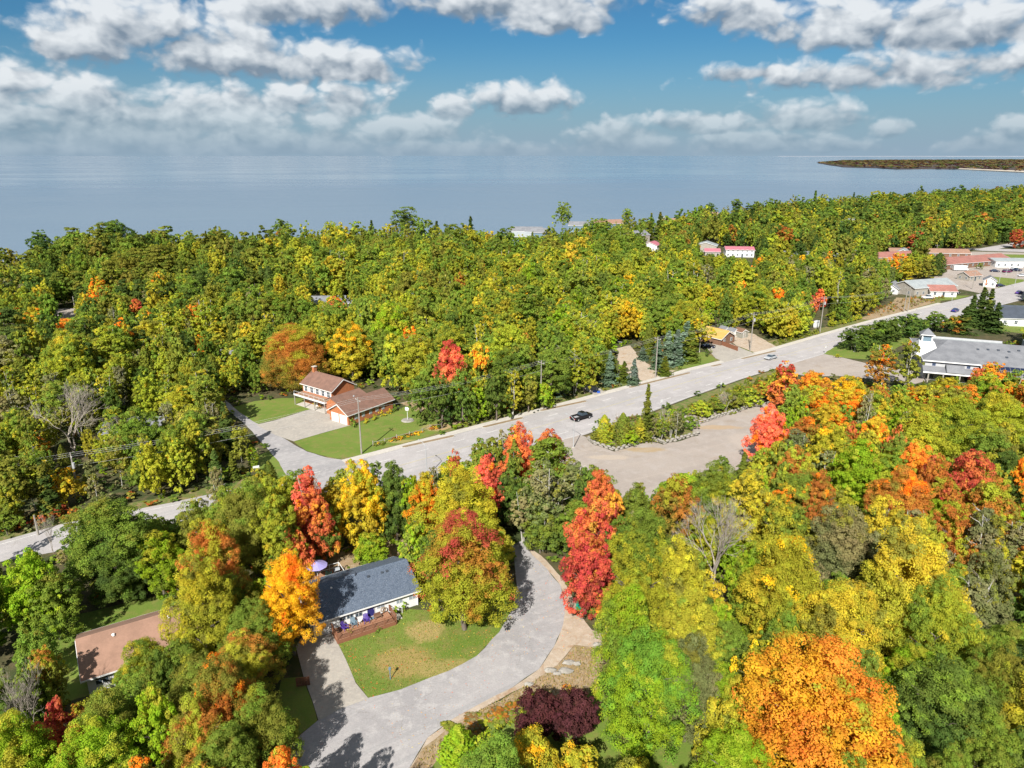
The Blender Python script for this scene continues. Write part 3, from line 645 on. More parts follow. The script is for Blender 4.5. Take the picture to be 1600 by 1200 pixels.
# front deck, a thing of its own built against the wall
deck = empty('deck', (*bl(0.6, -2.75), 0), rz, 'red-brown timber deck with plank floor and railing in front of the blue-door bungalow', 'deck')
DL, DW = 8.1, 2.7
pl = MB().box(0, .14, 0, 1, 0, .03)
n = int(DL / .29)
plank = MB().box(.008, .282, .02, DW - .05, .54, .58).mesh('plank', M['wood_floor'])
for k in range(n): put('plank', plank, deck, (k * .29, 0, 0))
skirt = MB().box(.005, .20, -.03, .0, .03, .53).mesh('skirt_board', M['wood'])
for k in range(int(DL / .21)): put('skirt_board', skirt, deck, (k * .21, 0, 0))
sk2 = MB().box(-.03, .0, .005, .20, .03, .53).mesh('skirt_board', M['wood'])
for k in range(int(DW / .21)): put('skirt_board', sk2, deck, (DL - .1 + .12, k * .21, 0)); put('skirt_board', sk2, deck, (-.002, k * .21, 0))
post = MB().box(-.05, .05, -.05, .05, .58, 1.56).mesh('post', M['wood'])
for k in range(6): put('post', post, deck, (.05 + (DL - .1) * k / 5, .06, 0))
for s_ in (0.05, DL - .05): put('post', post, deck, (s_, DW - .1, 0))
for z in (.70, 1.50): MB().box(.1, DL - .1, .03, .09, z, z + .07).build('rail', M['wood'], deck)
MB().box(0, .1, .1, DW - .1, 1.50, 1.56).build('rail', M['wood'], deck); MB().box(DL - .1, DL, .1, DW - .1, 1.50, 1.56).build('rail', M['wood'], deck)
bal_ = MB().box(-.018, .018, -.018, .018, .76, 1.5).mesh('baluster', M['wood'])
for k in range(52): put('baluster', bal_, deck, (.15 + k * (DL - .3) / 51, .06, 0))
for k in range(15):
    put('baluster', bal_, deck, (.05, .2 + k * .16, 0)); put('baluster', bal_, deck, (DL - .05, .2 + k * .16, 0))
st = empty('porch_steps', (*bl(8.85, -1.9), 0), rz, 'small grey steps with a white handrail at the right end of the bungalow deck', 'steps')
for k in range(3): MB().box(k * .32, k * .32 + .31, 0, 1.1, 0, .5 - .17 * k).build('step', M['concrete'], st)
MB().bar((0, 1.12, 1.5), (1.5, 1.12, .9), .06).build('handrail', M['white_paint'], st)
for k in (0, 1.4): MB().box(k - .03, k + .03, 1.09, 1.15, 0, 1.5 - k * .42).build('post', M['white_paint'], st)


def adirondack(x, y, rzz, m, label, grp=None):
    r_ = empty('garden_chair', (*bl(x, y), .58), rz + rzz, label, 'chair', grp)
    for k in range(5): MB().add([(-.28 + k * .12, -.30, .36), (-.18 + k * .12, -.30, .36), (-.18 + k * .12, .25, .26), (-.28 + k * .12, .25, .26), (-.28 + k * .12, -.30, .39), (-.18 + k * .12, -.30, .39), (-.18 + k * .12, .25, .29), (-.28 + k * .12, .25, .29)],
                             [(0, 3, 2, 1), (4, 5, 6, 7), (0, 1, 5, 4), (1, 2, 6, 5), (2, 3, 7, 6), (3, 0, 4, 7)]).build('seat_slat', M[m], r_)
    for k in range(5): MB().bar((-.24 + k * .12, .24, .26), (-.27 + k * .135, .55, 1.0 + .05 * (2 - abs(k - 2))), .11, .03).build('back_slat', M[m], r_)
    for s_ in (-1, 1):
        MB().box(s_ * .36 - .07, s_ * .36 + .07, -.36, .34, .58, .61).build('armrest', M[m], r_)
        MB().box(s_ * .34 - .03, s_ * .34 + .03, -.34, -.27, 0, .58).build('leg', M[m], r_)
        MB().bar((s_ * .31, .30, .60), (s_ * .31, .62, .02), .06).build('leg', M[m], r_)
    return r_
adirondack(2.1, -1.1, .5, 'purple', 'purple slatted garden chair turned to the right at the left end of the bungalow deck', 'garden chairs on the front deck')
adirondack(3.4, -.9, 0, 'slate_blue', 'grey-blue garden chair between the two purple ones on the deck', 'garden chairs on the front deck')
adirondack(5.1, -1.0, -.1, 'purple', 'purple slatted garden chair left of the blue front door', 'garden chairs on the front deck')
r_ = empty('side_table', (*bl(4.25, -.8), .58), rz, 'small white round side table between garden chairs on the deck', 'table')
MB().tube([(0, 0, .48), (0, 0, .52)], .28, 12).build('table_top', M['white_paint'], r_)
for k in range(3): MB().bar((.2 * math.cos(k * 2.1), .2 * math.sin(k * 2.1), 0), (.12 * math.cos(k * 2.1), .12 * math.sin(k * 2.1), .48), .035).build('leg', M['white_paint'], r_)
r_ = empty('bench', (*bl(6.7, -1.0), .58), rz + .1, 'small dark bench just right of the blue front door', 'bench')
MB().box(-.5, .5, -.2, .2, .40, .45).build('seat', M['brown_wall'], r_); MB().box(-.5, .5, .18, .22, .45, .85).build('backrest', M['brown_wall'], r_)
for s_ in (-.45, .45):
    for q in (-.17, .17): MB().box(s_ - .03, s_ + .03, q - .03, q + .03, 0, .40).build('leg', M['brown_wall'], r_)
r_ = empty('wreath_stand', (*bl(7.7, -.45), .58), rz, 'round tan wreath on a stand at the right of the deck', 'wreath')
MB().tube([(.32 * math.cos(a * .5236), 0, .75 + .32 * math.sin(a * .5236)) for a in range(13)], .07, 6).build('ring', M['dirt'], r_); MB().bar((0, .05, 0), (0, .05, 1.1), .05).build('stake', M['wood'], r_)
# door mat
tag(MB().box(-.45, .45, -.28, .28, .585, .60).build('door_mat', M['slate_blue']), 'grey-blue door mat in front of the blue door', 'mat')
bpy.data.objects['door_mat'].location = (*bl(6.1, -.5), 0); bpy.data.objects['door_mat'].rotation_euler = (0, 0, rz)

# behind the bungalow: raised back deck, umbrella, grill, chair
bd = empty('deck', (*bl(.2, W + .6), 0), rz, 'pale back deck with white railing behind the blue-grey roof', 'deck')
plank2 = MB().box(.008, .33, 0, 3.4, .95, 1.0).mesh('plank', M['wood_floor'])
for k in range(17): put('plank', plank2, bd, (k * .34, 0, 0))
for k in range(5):
    MB().box(1.4 * k - .05, 1.4 * k + .05, 3.35, 3.45, 0, 2.0).build('post', M['white_paint'], bd)
for z in (1.25, 1.9): MB().box(0, 5.6, 3.37, 3.43, z, z + .07).build('rail', M['white_paint'], bd)
MB().box(5.6, 5.68, .1, 3.4, 1.9, 1.97).build('rail', M['white_paint'], bd)
um = empty('patio_umbrella', (*bl(2.0, W + 1.6), 1.3), rz, 'lavender patio umbrella open behind the blue-grey roof', 'umbrella')
MB().tube([(0, 0, 0), (0, 0, 3.2)], .03, 6).build('pole', M['white_paint'], um)
cz = 3.2
for k in range(8):
    a0 = k * math.pi / 4; a1 = a0 + math.pi / 4
    MB().add([(0, 0, cz + .02), (1.55 * math.cos(a0), 1.55 * math.sin(a0), cz - .62), (1.5 * math.cos((a0 + a1) / 2), 1.5 * math.sin((a0 + a1) / 2), cz - .60), (1.55 * math.cos(a1), 1.55 * math.sin(a1), cz - .62), (0, 0, cz - .04), (.8 * math.cos((a0 + a1) / 2), .8 * math.sin((a0 + a1) / 2), cz - .33)],
             [(0, 1, 5), (1, 2, 5), (2, 3, 5), (3, 0, 5), (4, 5, 1), (4, 3, 5)]).build('canopy_panel', M['lavender'], um)
gr = empty('grill', (*bl(5.0, W + 2.3), 1.0), rz, 'dark barbecue grill with white hood on the back deck', 'grill')
MB().box(-.45, .45, -.25, .25, .55, .85).build('firebox', M['black_paint'], gr); MB().prism([(-.25, .85), (.25, .85), (.18, 1.15), (-.12, 1.18)], -.44, .44).build('hood', M['silver_paint'], gr)
for s_ in (-.4, .4): MB().box(s_ - .04, s_ + .04, -.2, .2, 0, .55).build('leg', M['black_paint'], gr)
adx = adirondack(3.9, W + 2.7, 2.6, 'teal', 'pale teal garden chair on the back deck beside the umbrella'); adx.location.z = 1.0

# ---------------- 3. the house with the brown roof, lower left
A = Vector(P(140, 1085)); Bp = Vector(P(270, 1042)); dd = Bp - A; rz3 = math.atan2(dd.y, dd.x) ; L3 = 13.0; W3 = 9.0
root = empty('bungalow', (A.x, A.y, 0), rz3, 'bungalow with plain brown shingle roof and white walls among the trees at lower left', 'house')
wall_box(root, L3, W3, 2.7, 'white_paint', 4.9); gable_roof(root, L3, W3, 2.7, 4.9, 'brown_shingle', o=.55)
for u in (1.5, 5.0, 8.5): opening(root, 'n', u, 1.0, 1.3, 1.2, L3, W3)
opening(root, 'l', 4.5, 1.0, 1.2, 1.2, L3, W3); opening(root, 'n', 3.2, .05, .95, 2.05, L3, W3, 'door')
for (x, y) in ((3.4, 3.6), (9.6, 3.8)): MB().lump((x, y, 2.7 + y * 2.2 / 4.5 + .12), (.22, .22, .16), 5).build('roof_vent', M['white_paint'], root)
footprint(A, rz3, 0, L3, 0, W3, .8)
MB_ = None
wp = empty('wood_pile', (*P(120, 1010), 0), .3, 'low weathered board pile left of the brown-roofed bungalow', 'boards')
for k in range(5): MB().bar((0, k * .25, .1 + .05 * (k % 2)), (2.6, k * .25 + .1, .12), .2, .06).build('board', M['pole_wood'], wp)


# ---------------- generic small houses
def house(name, px_a, px_b, W, hw, hr, roofm, wallm, label, axis='x', openings=6, o=.4, chim=False, group=None, lim=None, cat='house'):
    """near wall base runs from px_a to px_b of the photograph"""
    A = Vector(P(*px_a)); B = Vector(P(*px_b)); d = B - A; rz = math.atan2(d.y, d.x); L = d.length
    r_ = empty(name, (A.x, A.y, 0), rz, label, cat, group)
    wall_box(r_, L, W, hw, wallm, hr, axis)
    gable_roof(r_, L, W, hw, hr, roofm, axis, o=o)
    k = max(1, min(openings, int(L / 2.6)))
    for i in range(k):
        u = L * (i + .5) / k
        opening(r_, 'n', u, 0.9 if i != k // 2 or k < 2 else .05, 1.0, 1.2 if (i != k // 2 or k < 2) else 2.0, L, W, 'window' if (i != k // 2 or k < 2) else 'door')
        if hw > 4.5: opening(r_, 'n', u, 3.5, 1.0, 1.2, L, W)
    for i in range(2): opening(r_, 'l', W * (i + .5) / 2, .9, .9, 1.1, L, W)
    if chim:
        c_ = MB().box(L * .3 - .35, L * .3 + .35, W / 2 - .3, W / 2 + .3, hr - .6, hr + .9).build('chimney', M['brick'], r_)
        MB().box(L * .3 - .42, L * .3 + .42, W / 2 - .37, W / 2 + .37, hr + .9, hr + 1.0).build('chimney_cap', M['concrete'], c_)
    footprint(A, rz, 0, L, 0, W, 1.0)
    return r_


def house_c(name, px, z, L, W, ang, hw, hr, *a, **k):
    """placed by the pixel where the middle of its ridge (height z) shows; ang in degrees"""
    x, y = P(px[0], px[1], z); a_ = math.radians(ang); c, s = math.cos(a_), math.sin(a_)
    ax, ay = x - c * L / 2 + s * W / 2, y - s * L / 2 - c * W / 2
    bx, by = ax + c * L, ay + s * L
    f = lambda X, Y: Q(X, Y, 0)[:2]
    return house(name, f(ax, ay), f(bx, by), W, hw, hr, *a, **k)


# yellow-roofed cottage with sheds, fence and yard across the road
house_c('cottage', (1122, 513), 4.6, 8.5, 7.5, 128, 2.5, 4.6, 'gold_roof', 'brown_wall', 'brown cottage with golden yellow roof beside the plank fence and gravel yard', openings=2)
pr = empty('porch', (*P(1123, 530), 0), math.radians(38), 'small gabled entry porch in front of the yellow-roofed cottage', 'porch')
wall_box(pr, 3.2, 1.8, 2.3, 'white_paint', 3.4, 'y'); gable_roof(pr, 3.2, 1.8, 2.3, 3.4, 'brown_wall', 'y', trim='wood'); opening(pr, 'n', 1.6, .1, 1.3, 1.9, 3.2, 1.8, 'door', 'white_paint', 'glass_light')
for i, (px, py) in enumerate(((1132, 519), (1146, 522))):
    s_ = empty('shed', (*P(px, py + 5), 0), math.radians(30), ['small white gable-end shed next to the yellow-roofed cottage', 'white garden shed between the other white shed and the brown one'][i], 'shed', 'small sheds beside the yellow-roofed cottage')
    wall_box(s_, 2.4, 3.0, 2.0, 'white_metal', 2.9, 'y'); gable_roof(s_, 2.4, 3.0, 2.0, 2.9, 'grey_shingle', 'y', o=.15); opening(s_, 'n', 1.2, .05, 1.2, 1.7, 2.4, 3, 'door', 'white_paint', 'white_paint')
s_ = empty('shed', (*P(1158, 529), 0), math.radians(30), 'brown wooden shed with pale door at the right of the white sheds', 'shed', 'small sheds beside the yellow-roofed cottage')
wall_box(s_, 3.2, 3.4, 2.3, 'sage_shed', 3.2, 'y'); gable_roof(s_, 3.2, 3.4, 2.3, 3.2, 'brown_wall', 'y', o=.2); opening(s_, 'n', 1.4, .05, 1.0, 1.8, 3.2, 3.4, 'door', 'white_paint', 'beige_wall')
fa, fb = Vector(P(1096, 528)), Vector(P(1153, 549)); fd = fb - fa
fn = empty('plank_fence', (fa.x, fa.y, 0), math.atan2(fd.y, fd.x), 'brown plank fence between the driveway and the gravel yard of the cottage', 'fence')
nb = int(fd.length / .45); board = MB().box(.01, .43, -.02, .02, .05, 1.55).mesh('board', M['wood'])
for k in range(nb): put('board', board, fn, (k * .45, 0, 0), scale=(1, 1, 1 - .03 * (k % 3)))
for k in range(0, nb + 1, 6): MB().box(k * .45 - .06, k * .45 + .06, .025, .13, 0, 1.6).build('post', M['wood'], fn)
for z in (.4, 1.2): MB().box(0, fd.length, .023, .07, z, z + .09).build('rail', M['wood'], fn)
pc = empty('playhouse', (*P(971, 528), 0), .5, 'small orange-brown hut with dark roof beside the green lawn patch among trees', 'hut')
wall_box(pc, 3.4, 3.0, 2.2, 'brick', 3.3); gable_roof(pc, 3.4, 3.0, 2.2, 3.3, 'dark_roof'); opening(pc, 'n', 1.7, .1, 1.0, 1.7, 3.4, 3)
tr_ = empty('trampoline', (*P(970, 536), 0), 0, 'round black trampoline in front of the orange-brown hut', 'trampoline')
MB().tube([(1.7 * math.cos(a * .39270), 1.7 * math.sin(a * .3927), .75) for a in range(17)], .07, 6).build('ring', M['grey_metal'], tr_); MB().tube([(0, 0, .74), (0, 0, .76)], 1.6, 16).build('mat', M['black_paint'], tr_)
for k in range(4): MB().bar((1.7 * math.cos(k * 1.57), 1.7 * math.sin(k * 1.57), 0), (1.7 * math.cos(k * 1.57), 1.7 * math.sin(k * 1.57), .75), .06).build('leg', M['grey_metal'], tr_)

# ---------------- the civic building with cupola and solar panels at the right
A = Vector(P(1441, 592)); Bp = Vector(P(1488, 601))
CIV = A; rzc = math.radians(-21)
root = empty('civic_building', (A.x, A.y, 0), rzc, 'large pale building with broad grey roof, square cupola and solar panels at the right edge', 'building')
wall_box(root, 13.0, 26, 5.6, 'stucco', name='wall'); wall_box(root, 46, 21, 3.6, 'stucco', x0=13.0, y0=-3.0)
# front lower grey canopy roof of the left wing and the upper wall with white trim
MB().prism([(-3.2, 3.0), (.0, 4.0), (.0, 3.8), (-3.2, 2.8)], -.6, 12.9).build('canopy_roof', M['grey_shingle'], root)
MB().prism([(-3.26, 2.7), (-3.2, 2.7), (-3.2, 3.1), (-3.26, 3.1)], -.66, 12.9).build('canopy_trim', M['white_paint'], root)
MB().prism([(-3.4, 3.3), (-1.0, 4.9), (1.0, 4.9), (1.0, 3.3)], 5.0, 9.4).build('dormer', M['grey_shingle'], root)
for (u, wd) in ((1.6, 2.0), (7.2, 3.4), (11.0, 1.8)): opening(root, 'n', u, .4, wd, 2.3, 13, 26)
for u in (2.2, 6.0, 10.6): opening(root, 'n', u, 4.2, .7, .8, 13, 26, frame='blue_trim')
for u in (.8, 4.4, 8.4, 12.2): MB().box(u - .15, u + .15, -3.0, -2.7, 0, 2.7).build('porch_post', M['beige_wall'], root)
MB().box(-.1, 12.95, -.07, -.004, 5.0, 5.55).build('trim_band', M['blue_trim'], root)
# big hipped roof
mb = MB().add([(-.7, -.7, 5.6), (13.2, -.7, 5.6), (13.2, -3.7, 3.6), (60, -3.7, 3.6), (60, 26.8, 5.6), (-.7, 26.8, 5.6), (7, 13, 8.9), (50, 13, 8.9), (13.2, 13, 8.9)],
              [(0, 1, 8, 6), (2, 3, 7, 8), (1, 2, 8), (3, 4, 7), (4, 5, 6, 8, 7), (5, 0, 6)])
mb.build('roof', M['grey_shingle'], root)
mb = MB()
for a_, b_ in (((-.72, -.72, 5.55), (13.2, -.72, 5.55)), ((13.18, -.72, 5.55), (13.18, -3.72, 3.55)), ((13.2, -3.74, 3.55), (60, -3.74, 3.55)), ((-.74, -.7, 5.55), (-.74, 26.8, 5.55))): MB().bar(a_, b_, .10, .34).build('gutter', M['white_paint'], root)
# rear raised parapets, pale
MB().prism([(17, 7.5), (24, 6.1), (27.2, 6.1), (27.2, 5.4), (17, 6.8)], 2, 24).build('rear_roof', M['pale_roof'], root)
MB().box(2.0, 24, 27.0, 27.5, 0, 6.6).build('parapet', M['stucco'], root); MB().box(29, 48, 21.0, 27.0, 5.2, 7.7).build('roof_penthouse', M['pale_roof'], root)
# cupola tower: white tapering base, louvred lantern, pyramid roof
cx_, cy_ = 1.2, 9.5
tw_ = MB().add([(cx_ - 3.1, cy_ - 5.5, 5.4), (cx_ + 3.1, cy_ - 5.5, 5.4), (cx_ + 3.1, cy_ + 4, 6), (cx_ - 3.1, cy_ + 4, 6), (cx_ - 1.9, cy_ + .2, 8.6), (cx_ + 1.9, cy_ + .2, 8.6), (cx_ + 1.9, cy_ + 4, 8.6), (cx_ - 1.9, cy_ + 4, 8.6)],
               [(0, 3, 2, 1), (4, 5, 6, 7), (0, 1, 5, 4), (1, 2, 6, 5), (2, 3, 7, 6), (3, 0, 4, 7)]).build('tower_base', M['white_paint'], root)
cc = (cx_, cy_ + 2.0)
for sx in (-1, 1):
    for sy in (-1, 1): MB().box(cc[0] + sx * 1.25 - .18, cc[0] + sx * 1.25 + .18, cc[1] + sy * 1.25 - .18, cc[1] + sy * 1.25 + .18, 8.6, 10.6).build('cupola_post', M['white_paint'], root)
MB().box(cc[0] - 1.15, cc[0] + 1.15, cc[1] - 1.15, cc[1] + 1.15, 8.62, 10.5).build('cupola_louvre', M['slate_blue'], root)
MB().add([(cc[0] - 1.9, cc[1] - 1.9, 10.5), (cc[0] + 1.9, cc[1] - 1.9, 10.5), (cc[0] + 1.9, cc[1] + 1.9, 10.5), (cc[0] - 1.9, cc[1] + 1.9, 10.5), (cc[0], cc[1], 12.3)], [(3, 2, 1, 0), (0, 1, 4), (1, 2, 4), (2, 3, 4), (3, 0, 4)]).build('cupola_roof', M['grey_shingle'], root)
MB().box(cc[0] - 1.9, cc[0] + 1.9, cc[1] - 1.96, cc[1] - 1.9, 10.42, 10.62).build('cupola_trim', M['white_paint'], root)
# solar panels on the near slope
sl = (8.9 - 3.6) / (13 + 3.7)
spn = MB().box(0, 1.0, 0, 1.75, .08, .13).mesh('solar_panel', M['panel_blue']); ang_ = math.atan(sl)
for blk, (x0_, ncol) in enumerate(((14.6, 10), (31.5, 9))):
    for rw in range(2):
        for k in range(ncol):
            yy = -2.6 + rw * 2.05 - (0.0 if blk == 0 else 0.3); put('solar_panel', spn, root, (x0_ + k * 1.18, yy, 3.6 + (yy + 3.7) * sl), (ang_, 0, 0))
for (x, y) in ((14, 9), (16.5, 9.3), (19, 9.4), (21.5, 9.0), (24, 10), (20.5, 6)): vent(root, x, y, 3.6 + (y + 3.7) * sl + .1, 'dark_roof', .3)
opening(root, 'n', 8, .2, 2.4, 2.6, 46, 21, 'door', 'white_paint', 'glass', x0=13, y0=-3.0)
for u in (3, 13, 17, 22, 27, 32): opening(root, 'n', u, .9, 1.4, 1.4, 46, 21, x0=13, y0=-3.0)
footprint(A, rzc, -3, 60, -5, 28, 1)

# ---------------- town buildings in the distance
house_c('shop_house', (1470, 445), 4.8, 11, 8, -6, 2.8, 4.8, 'salmon_roof', 'white_paint', 'small white building with red roof and three dark windows beside the wide road', openings=3)
house_c('shop_building', (1447, 436), 6.4, 24, 12, 18, 4.0, 6.4, 'pale_roof', 'beige_wall', 'long pale building with mint-white roof behind the small red-roofed one', openings=7, cat='building')
house_c('motel', (1507, 400), 5.4, 62, 15, 23, 3.0, 5.4, 'salmon_roof', 'brown_wall', 'long motel with salmon red roof facing the car park', openings=14, cat='motel')
house_c('motel', (1450, 388), 5.0, 46, 10, -8, 3.0, 5.0, 'brown_shingle', 'brown_wall', 'low brown-roofed motel wing behind the salmon-roofed motel', openings=10, cat='motel')
house_c('restaurant', (1588, 403), 4.6, 28, 12, -4, 3.6, 4.6, 'pale_roof', 'white_paint', 'flat white roofed building at the far side of the car park, right edge', openings=8, cat='building')
house_c('shop_house', (1516, 423), 4.6, 8, 7, 20, 2.8, 4.6, 'brown_shingle', 'beige_wall', 'small building with red-brown roof half hidden by the round green tree in the car park', openings=3, cat='building')
house_c('shop_house', (1548, 431), 5.0, 6, 5, 60, 3.4, 5.0, 'grey_shingle', 'white_paint', 'narrow white gabled building right of the round green tree in the car park', openings=2, cat='building')
house_c('inn', (1612, 478), 6.5, 26, 14, -10, 3.2, 6.5, 'dark_roof', 'white_paint', 'building with dark slate roof and white columns at the right edge beyond the spruces', openings=7, cat='building')
house_c('pink_building', (1155, 386), 5.6, 17, 10, -8, 4.6, 6.0, 'pink_roof', 'white_paint', 'white building with bright pink roof in the trees below the far slope', openings=7, cat='building')
house_c('pink_building', (1113, 388), 4.6, 9, 8, -10, 3.2, 4.6, 'pink_roof', 'beige_wall', 'low white building with pink trim just left of the pink-roofed one', openings=4, cat='building')
house_c('white_house', (1104, 377), 6.5, 9, 14, 70, 4.4, 6.5, 'pale_roof', 'beige_wall', 'tall narrow white house above the pink-trimmed building', openings=3)
house_c('white_house', (1019, 377), 6.0, 9, 10, 60, 4.2, 6.0, 'pink_roof', 'white_paint', 'small white house with pink gable among the middle trees', openings=2)
for i, (px, py, L_, W_, an, rf, lb) in enumerate([
        (1230, 392, 26, 12, -10, 'grey_shingle', 'long grey-roofed motel left of the orange tree in the town'), (1318, 392, 30, 11, 18, 'pale_roof', 'pale metal-roofed building right of the orange tree in the town'),
        (1312, 406, 10, 9, 18, 'pale_roof', 'small building with pale blue-grey roof in front of the pale metal-roofed one'), (1392, 393, 28, 13, 16, 'salmon_roof', 'salmon-roofed building behind the big orange-brown tree'),
        (1412, 388, 10, 9, 60, 'pale_roof', 'white-roofed house end between the orange tree and the dull red tree')]):
    house_c('town_building', (px, py), 5.4, L_, W_, an, 3.2, 5.4, rf, 'beige_wall', lb, openings=7, cat='building')
house_c('cabin', (1395, 440), 5, 8, 7, 50, 2.8, 5, 'grey_shingle', 'white_paint', 'white gabled house with dark windows left of the mint-roofed building', openings=2)
for i, (px, py, L_, W_, an, rf, lb) in enumerate([
        (425, 474, 15, 8, 8, 'brown_shingle', 'grey-brown roof in the trees left of the small red tree'), (512, 462, 20, 11, 5, 'grey_shingle', 'wide dark grey hipped-looking roof behind the red-orange tree'),
        (702, 447, 13, 8, -8, 'brown_shingle', 'small mauve-brown roof deep in the middle of the wood'), (1140, 434, 30, 10, -10, 'grey_shingle', 'long low grey roof in the wood below the pink-roofed building'),
        (1085, 481, 14, 8, -25, 'brown_shingle', 'brown roof showing between birches in the wood'), (345, 546, 15, 8, 12, 'grey_shingle', 'flat grey roof by a small red tree at the left of the wood'),
        (213, 651, 12, 9, 2, 'grey_shingle', 'grey shingle roof right of the big pale bare tree'), (18, 408, 22, 14, 0, 'grey_shingle', 'pale hipped roof at the left edge near the lake'),
        (8, 413, 12, 10, 50, 'grey_shingle', 'pale gable in front of the hipped roof at the left edge'),         (950, 368, 14, 8, -5, 'grey_shingle', 'pale grey roof just below the lakeside trees'), (995, 360, 13, 12, 30, 'grey_shingle', 'mauve-grey roof among trees left of the ridge'),
        (823, 354, 22, 12, -6, 'grey_shingle', 'dark grey lakeside roof at the left of the lone aspen'), (812, 362, 14, 10, 0, 'pale_roof', 'pale blue lakeside building below the dark lakeside roof'),
        (838, 356, 14, 10, -12, 'grey_shingle', 'mauve lakeside roof close to the lone aspen'), (906, 346, 16, 10, -10, 'grey_shingle', 'flat lakeside roof just right of the lone aspen'),
        (948, 343, 24, 12, 15, 'brown_shingle', 'low brown lakeside building left of the first ridge conifers'), (1052, 341, 12, 9, 10, 'brown_shingle', 'tan house gable on the wooded ridge'),
        (1038, 338, 12, 10, 80, 'pale_roof', 'pale cream gable beside the tan one on the wooded ridge'), (1107, 331, 16, 9, -10, 'brown_shingle', 'rosy brown roof below the two dark ridge trees'),
        (1330, 341, 12, 9, 40, 'pale_roof', 'tiny white house alone on the far wooded slope'), (1205, 366, 14, 10, 0, 'pale_roof', 'pale roof strip in the trees above the long grey motel'),
        (1080, 400, 12, 8, 5, 'grey_shingle', 'dark grey roof above the white birch trunks')]):
    house_c('hidden_house', (px, py), 5.2 if py > 365 else 12, L_, W_, an, 3.2 if py > 365 else 9.5, 5.2 if py > 365 else 12, rf, 'slate_blue' if 12 <= i <= 16 else 'beige_wall', lb, openings=3)

# ------------------------------------------------------------------ stone retaining walls round the planted island
def stone_wall(px, label, h=.8, sz=1.15):
    pts = [Vector(P(*q)) for q in px]; r_ = empty('stone_wall', (pts[0].x, pts[0].y, 0), 0, label, 'wall')
    rr = random.Random(len(px)); var = [MB().lump((0, 0, 0), (.5, .33, .30), 40 + q, 7, 4, .16).mesh('stone', M['stone']) for q in range(6)]
    for a, b_ in zip(pts[:-1], pts[1:]):
        d = b_ - a; L = d.length; k = max(1, int(L / sz))
        for i in range(k):
            for lay in range(2):
                p = a + d * ((i + .5 * lay + .25) / k) - pts[0]
                o = put('stone', var[rr.randrange(6)], r_, (p.x + rr.uniform(-.1, .1), p.y + rr.uniform(-.1, .1), .24 + .42 * lay), (rr.uniform(-.1, .1), rr.uniform(-.1, .1), math.atan2(d.y, d.x) + rr.uniform(-.15, .15)),
                        (sz * rr.uniform(.9, 1.15), rr.uniform(.9, 1.3), rr.uniform(.8, 1.1)))
    return r_
stone_wall([(918, 686), (928, 695), (961, 705), (985, 698), (1013, 688), (1024, 689), (1037, 694), (1060, 688), (1092, 679)], 'pale rough stone wall around the tip of the planted island')
stone_wall([(1066, 669), (1098, 661), (1130, 650), (1160, 641), (1186, 631)], 'long straight pale stone wall along the upper edge of the gravel lot')
rk = [((860, 1048), .8), ((884, 1049), 1.0), ((871, 1053), .6), ((888, 1036), .8), ((902, 1038), .6), ((826, 1070), .6), ((934, 1008), .7)]
rlab = ['flat pale boulder on the grass, leftmost of the roadside pair', 'large flat pale boulder, right one of the roadside pair', 'small stone between the two large flat boulders', 'low pale rock just above the two large boulders', 'tiny rock at the right of the boulders', 'small white stone near the dark purple tree', 'small stone where the gravel shoulder ends']
for i, ((px, py), s_) in enumerate(rk):
    o = MB().lump((0, 0, 0), (s_, s_ * .6, .28), 60 + i, 9, 5, .18).build('boulder', M['stone']); o.location = (*P(px, py), .05); tag(o, rlab[i], 'boulder', 'boulders by the crescent street')

# ------------------------------------------------------------------ utility poles, street lamps, wires
def utility_pole(px, top, h=None, label='', arms=1, xf=False, lamp=0, tilt=0.0):
    x, y = P(*px)
    if h is None:
        vv = (600 - top) / FOC; k = (math.cos(PITCH) * vv - math.sin(PITCH)) / (math.cos(PITCH) + vv * math.sin(PITCH)); h = CAMH + k * y
    r_ = empty('utility_pole', (x, y, 0), ROAD_ANG, label, 'utility pole', 'utility poles')
    MB().tube([(0, 0, -.2), (tilt * h, 0, h)], [.19, .12], 8).build('pole', M['pole_wood'], r_)
    if arms: MB().box(tilt * h - .06, tilt * h + .06, -1.1, 1.1, h - .75, h - .62).build('crossarm', M['pole_wood'], r_)
    for k in ((-1, 0, 1) if arms else ()): MB().tube([(tilt * h, k, h - .62), (tilt * h, k, h - .4)], .05, 6).build('insulator', M['white_paint'], r_)
    if xf:
        t_ = MB().tube([(.1, -.42, h - 2.9), (.1, -.42, h - 1.9)], .26, 10).build('transformer', M['grey_metal'], r_); MB().box(-.04, .2, -.2, 0, h - 2.6, h - 2.5).build('bracket', M['grey_metal'], t_)
    if lamp:
        arm = MB().tube([(0, 0, h * .72), (0, -lamp * .5, h * .72 + .5), (0, -lamp, h * .72 + .55)], .05, 6).build('lamp_arm', M['grey_metal'], r_)
        MB().lump((0, -lamp - .25, h * .72 + .5), (.14, .38, .09), 4, 8, 4, .02).build('lamp_head', M['grey_metal'], arm)
    return (x, y, h)
pts = {}
pts['a'] = utility_pole((124, 778), 707, label='tall utility pole with a transformer by the road at left', xf=True)
pts['b'] = utility_pole((565, 709), 621, label='tallest utility pole, on the lawn in front of the brick garage', xf=False)
pts['c'] = utility_pole((845, 634), 563, label='utility pole between the blue spruce and the road bend')
pts['d'] = utility_pole((1024, 590), 526, label='utility pole in the gravel yard beside the silvery spruces')
pts['e'] = utility_pole((1172, 549), 488, label='utility pole in front of the brown shed', xf=True)
pts['f'] = utility_pole((1281, 520), 463, label='utility pole with a transformer and white cabinet at the hedge', xf=True)
pts['g'] = utility_pole((1412, 488), 447, label='utility pole at the right end of the dry bank')
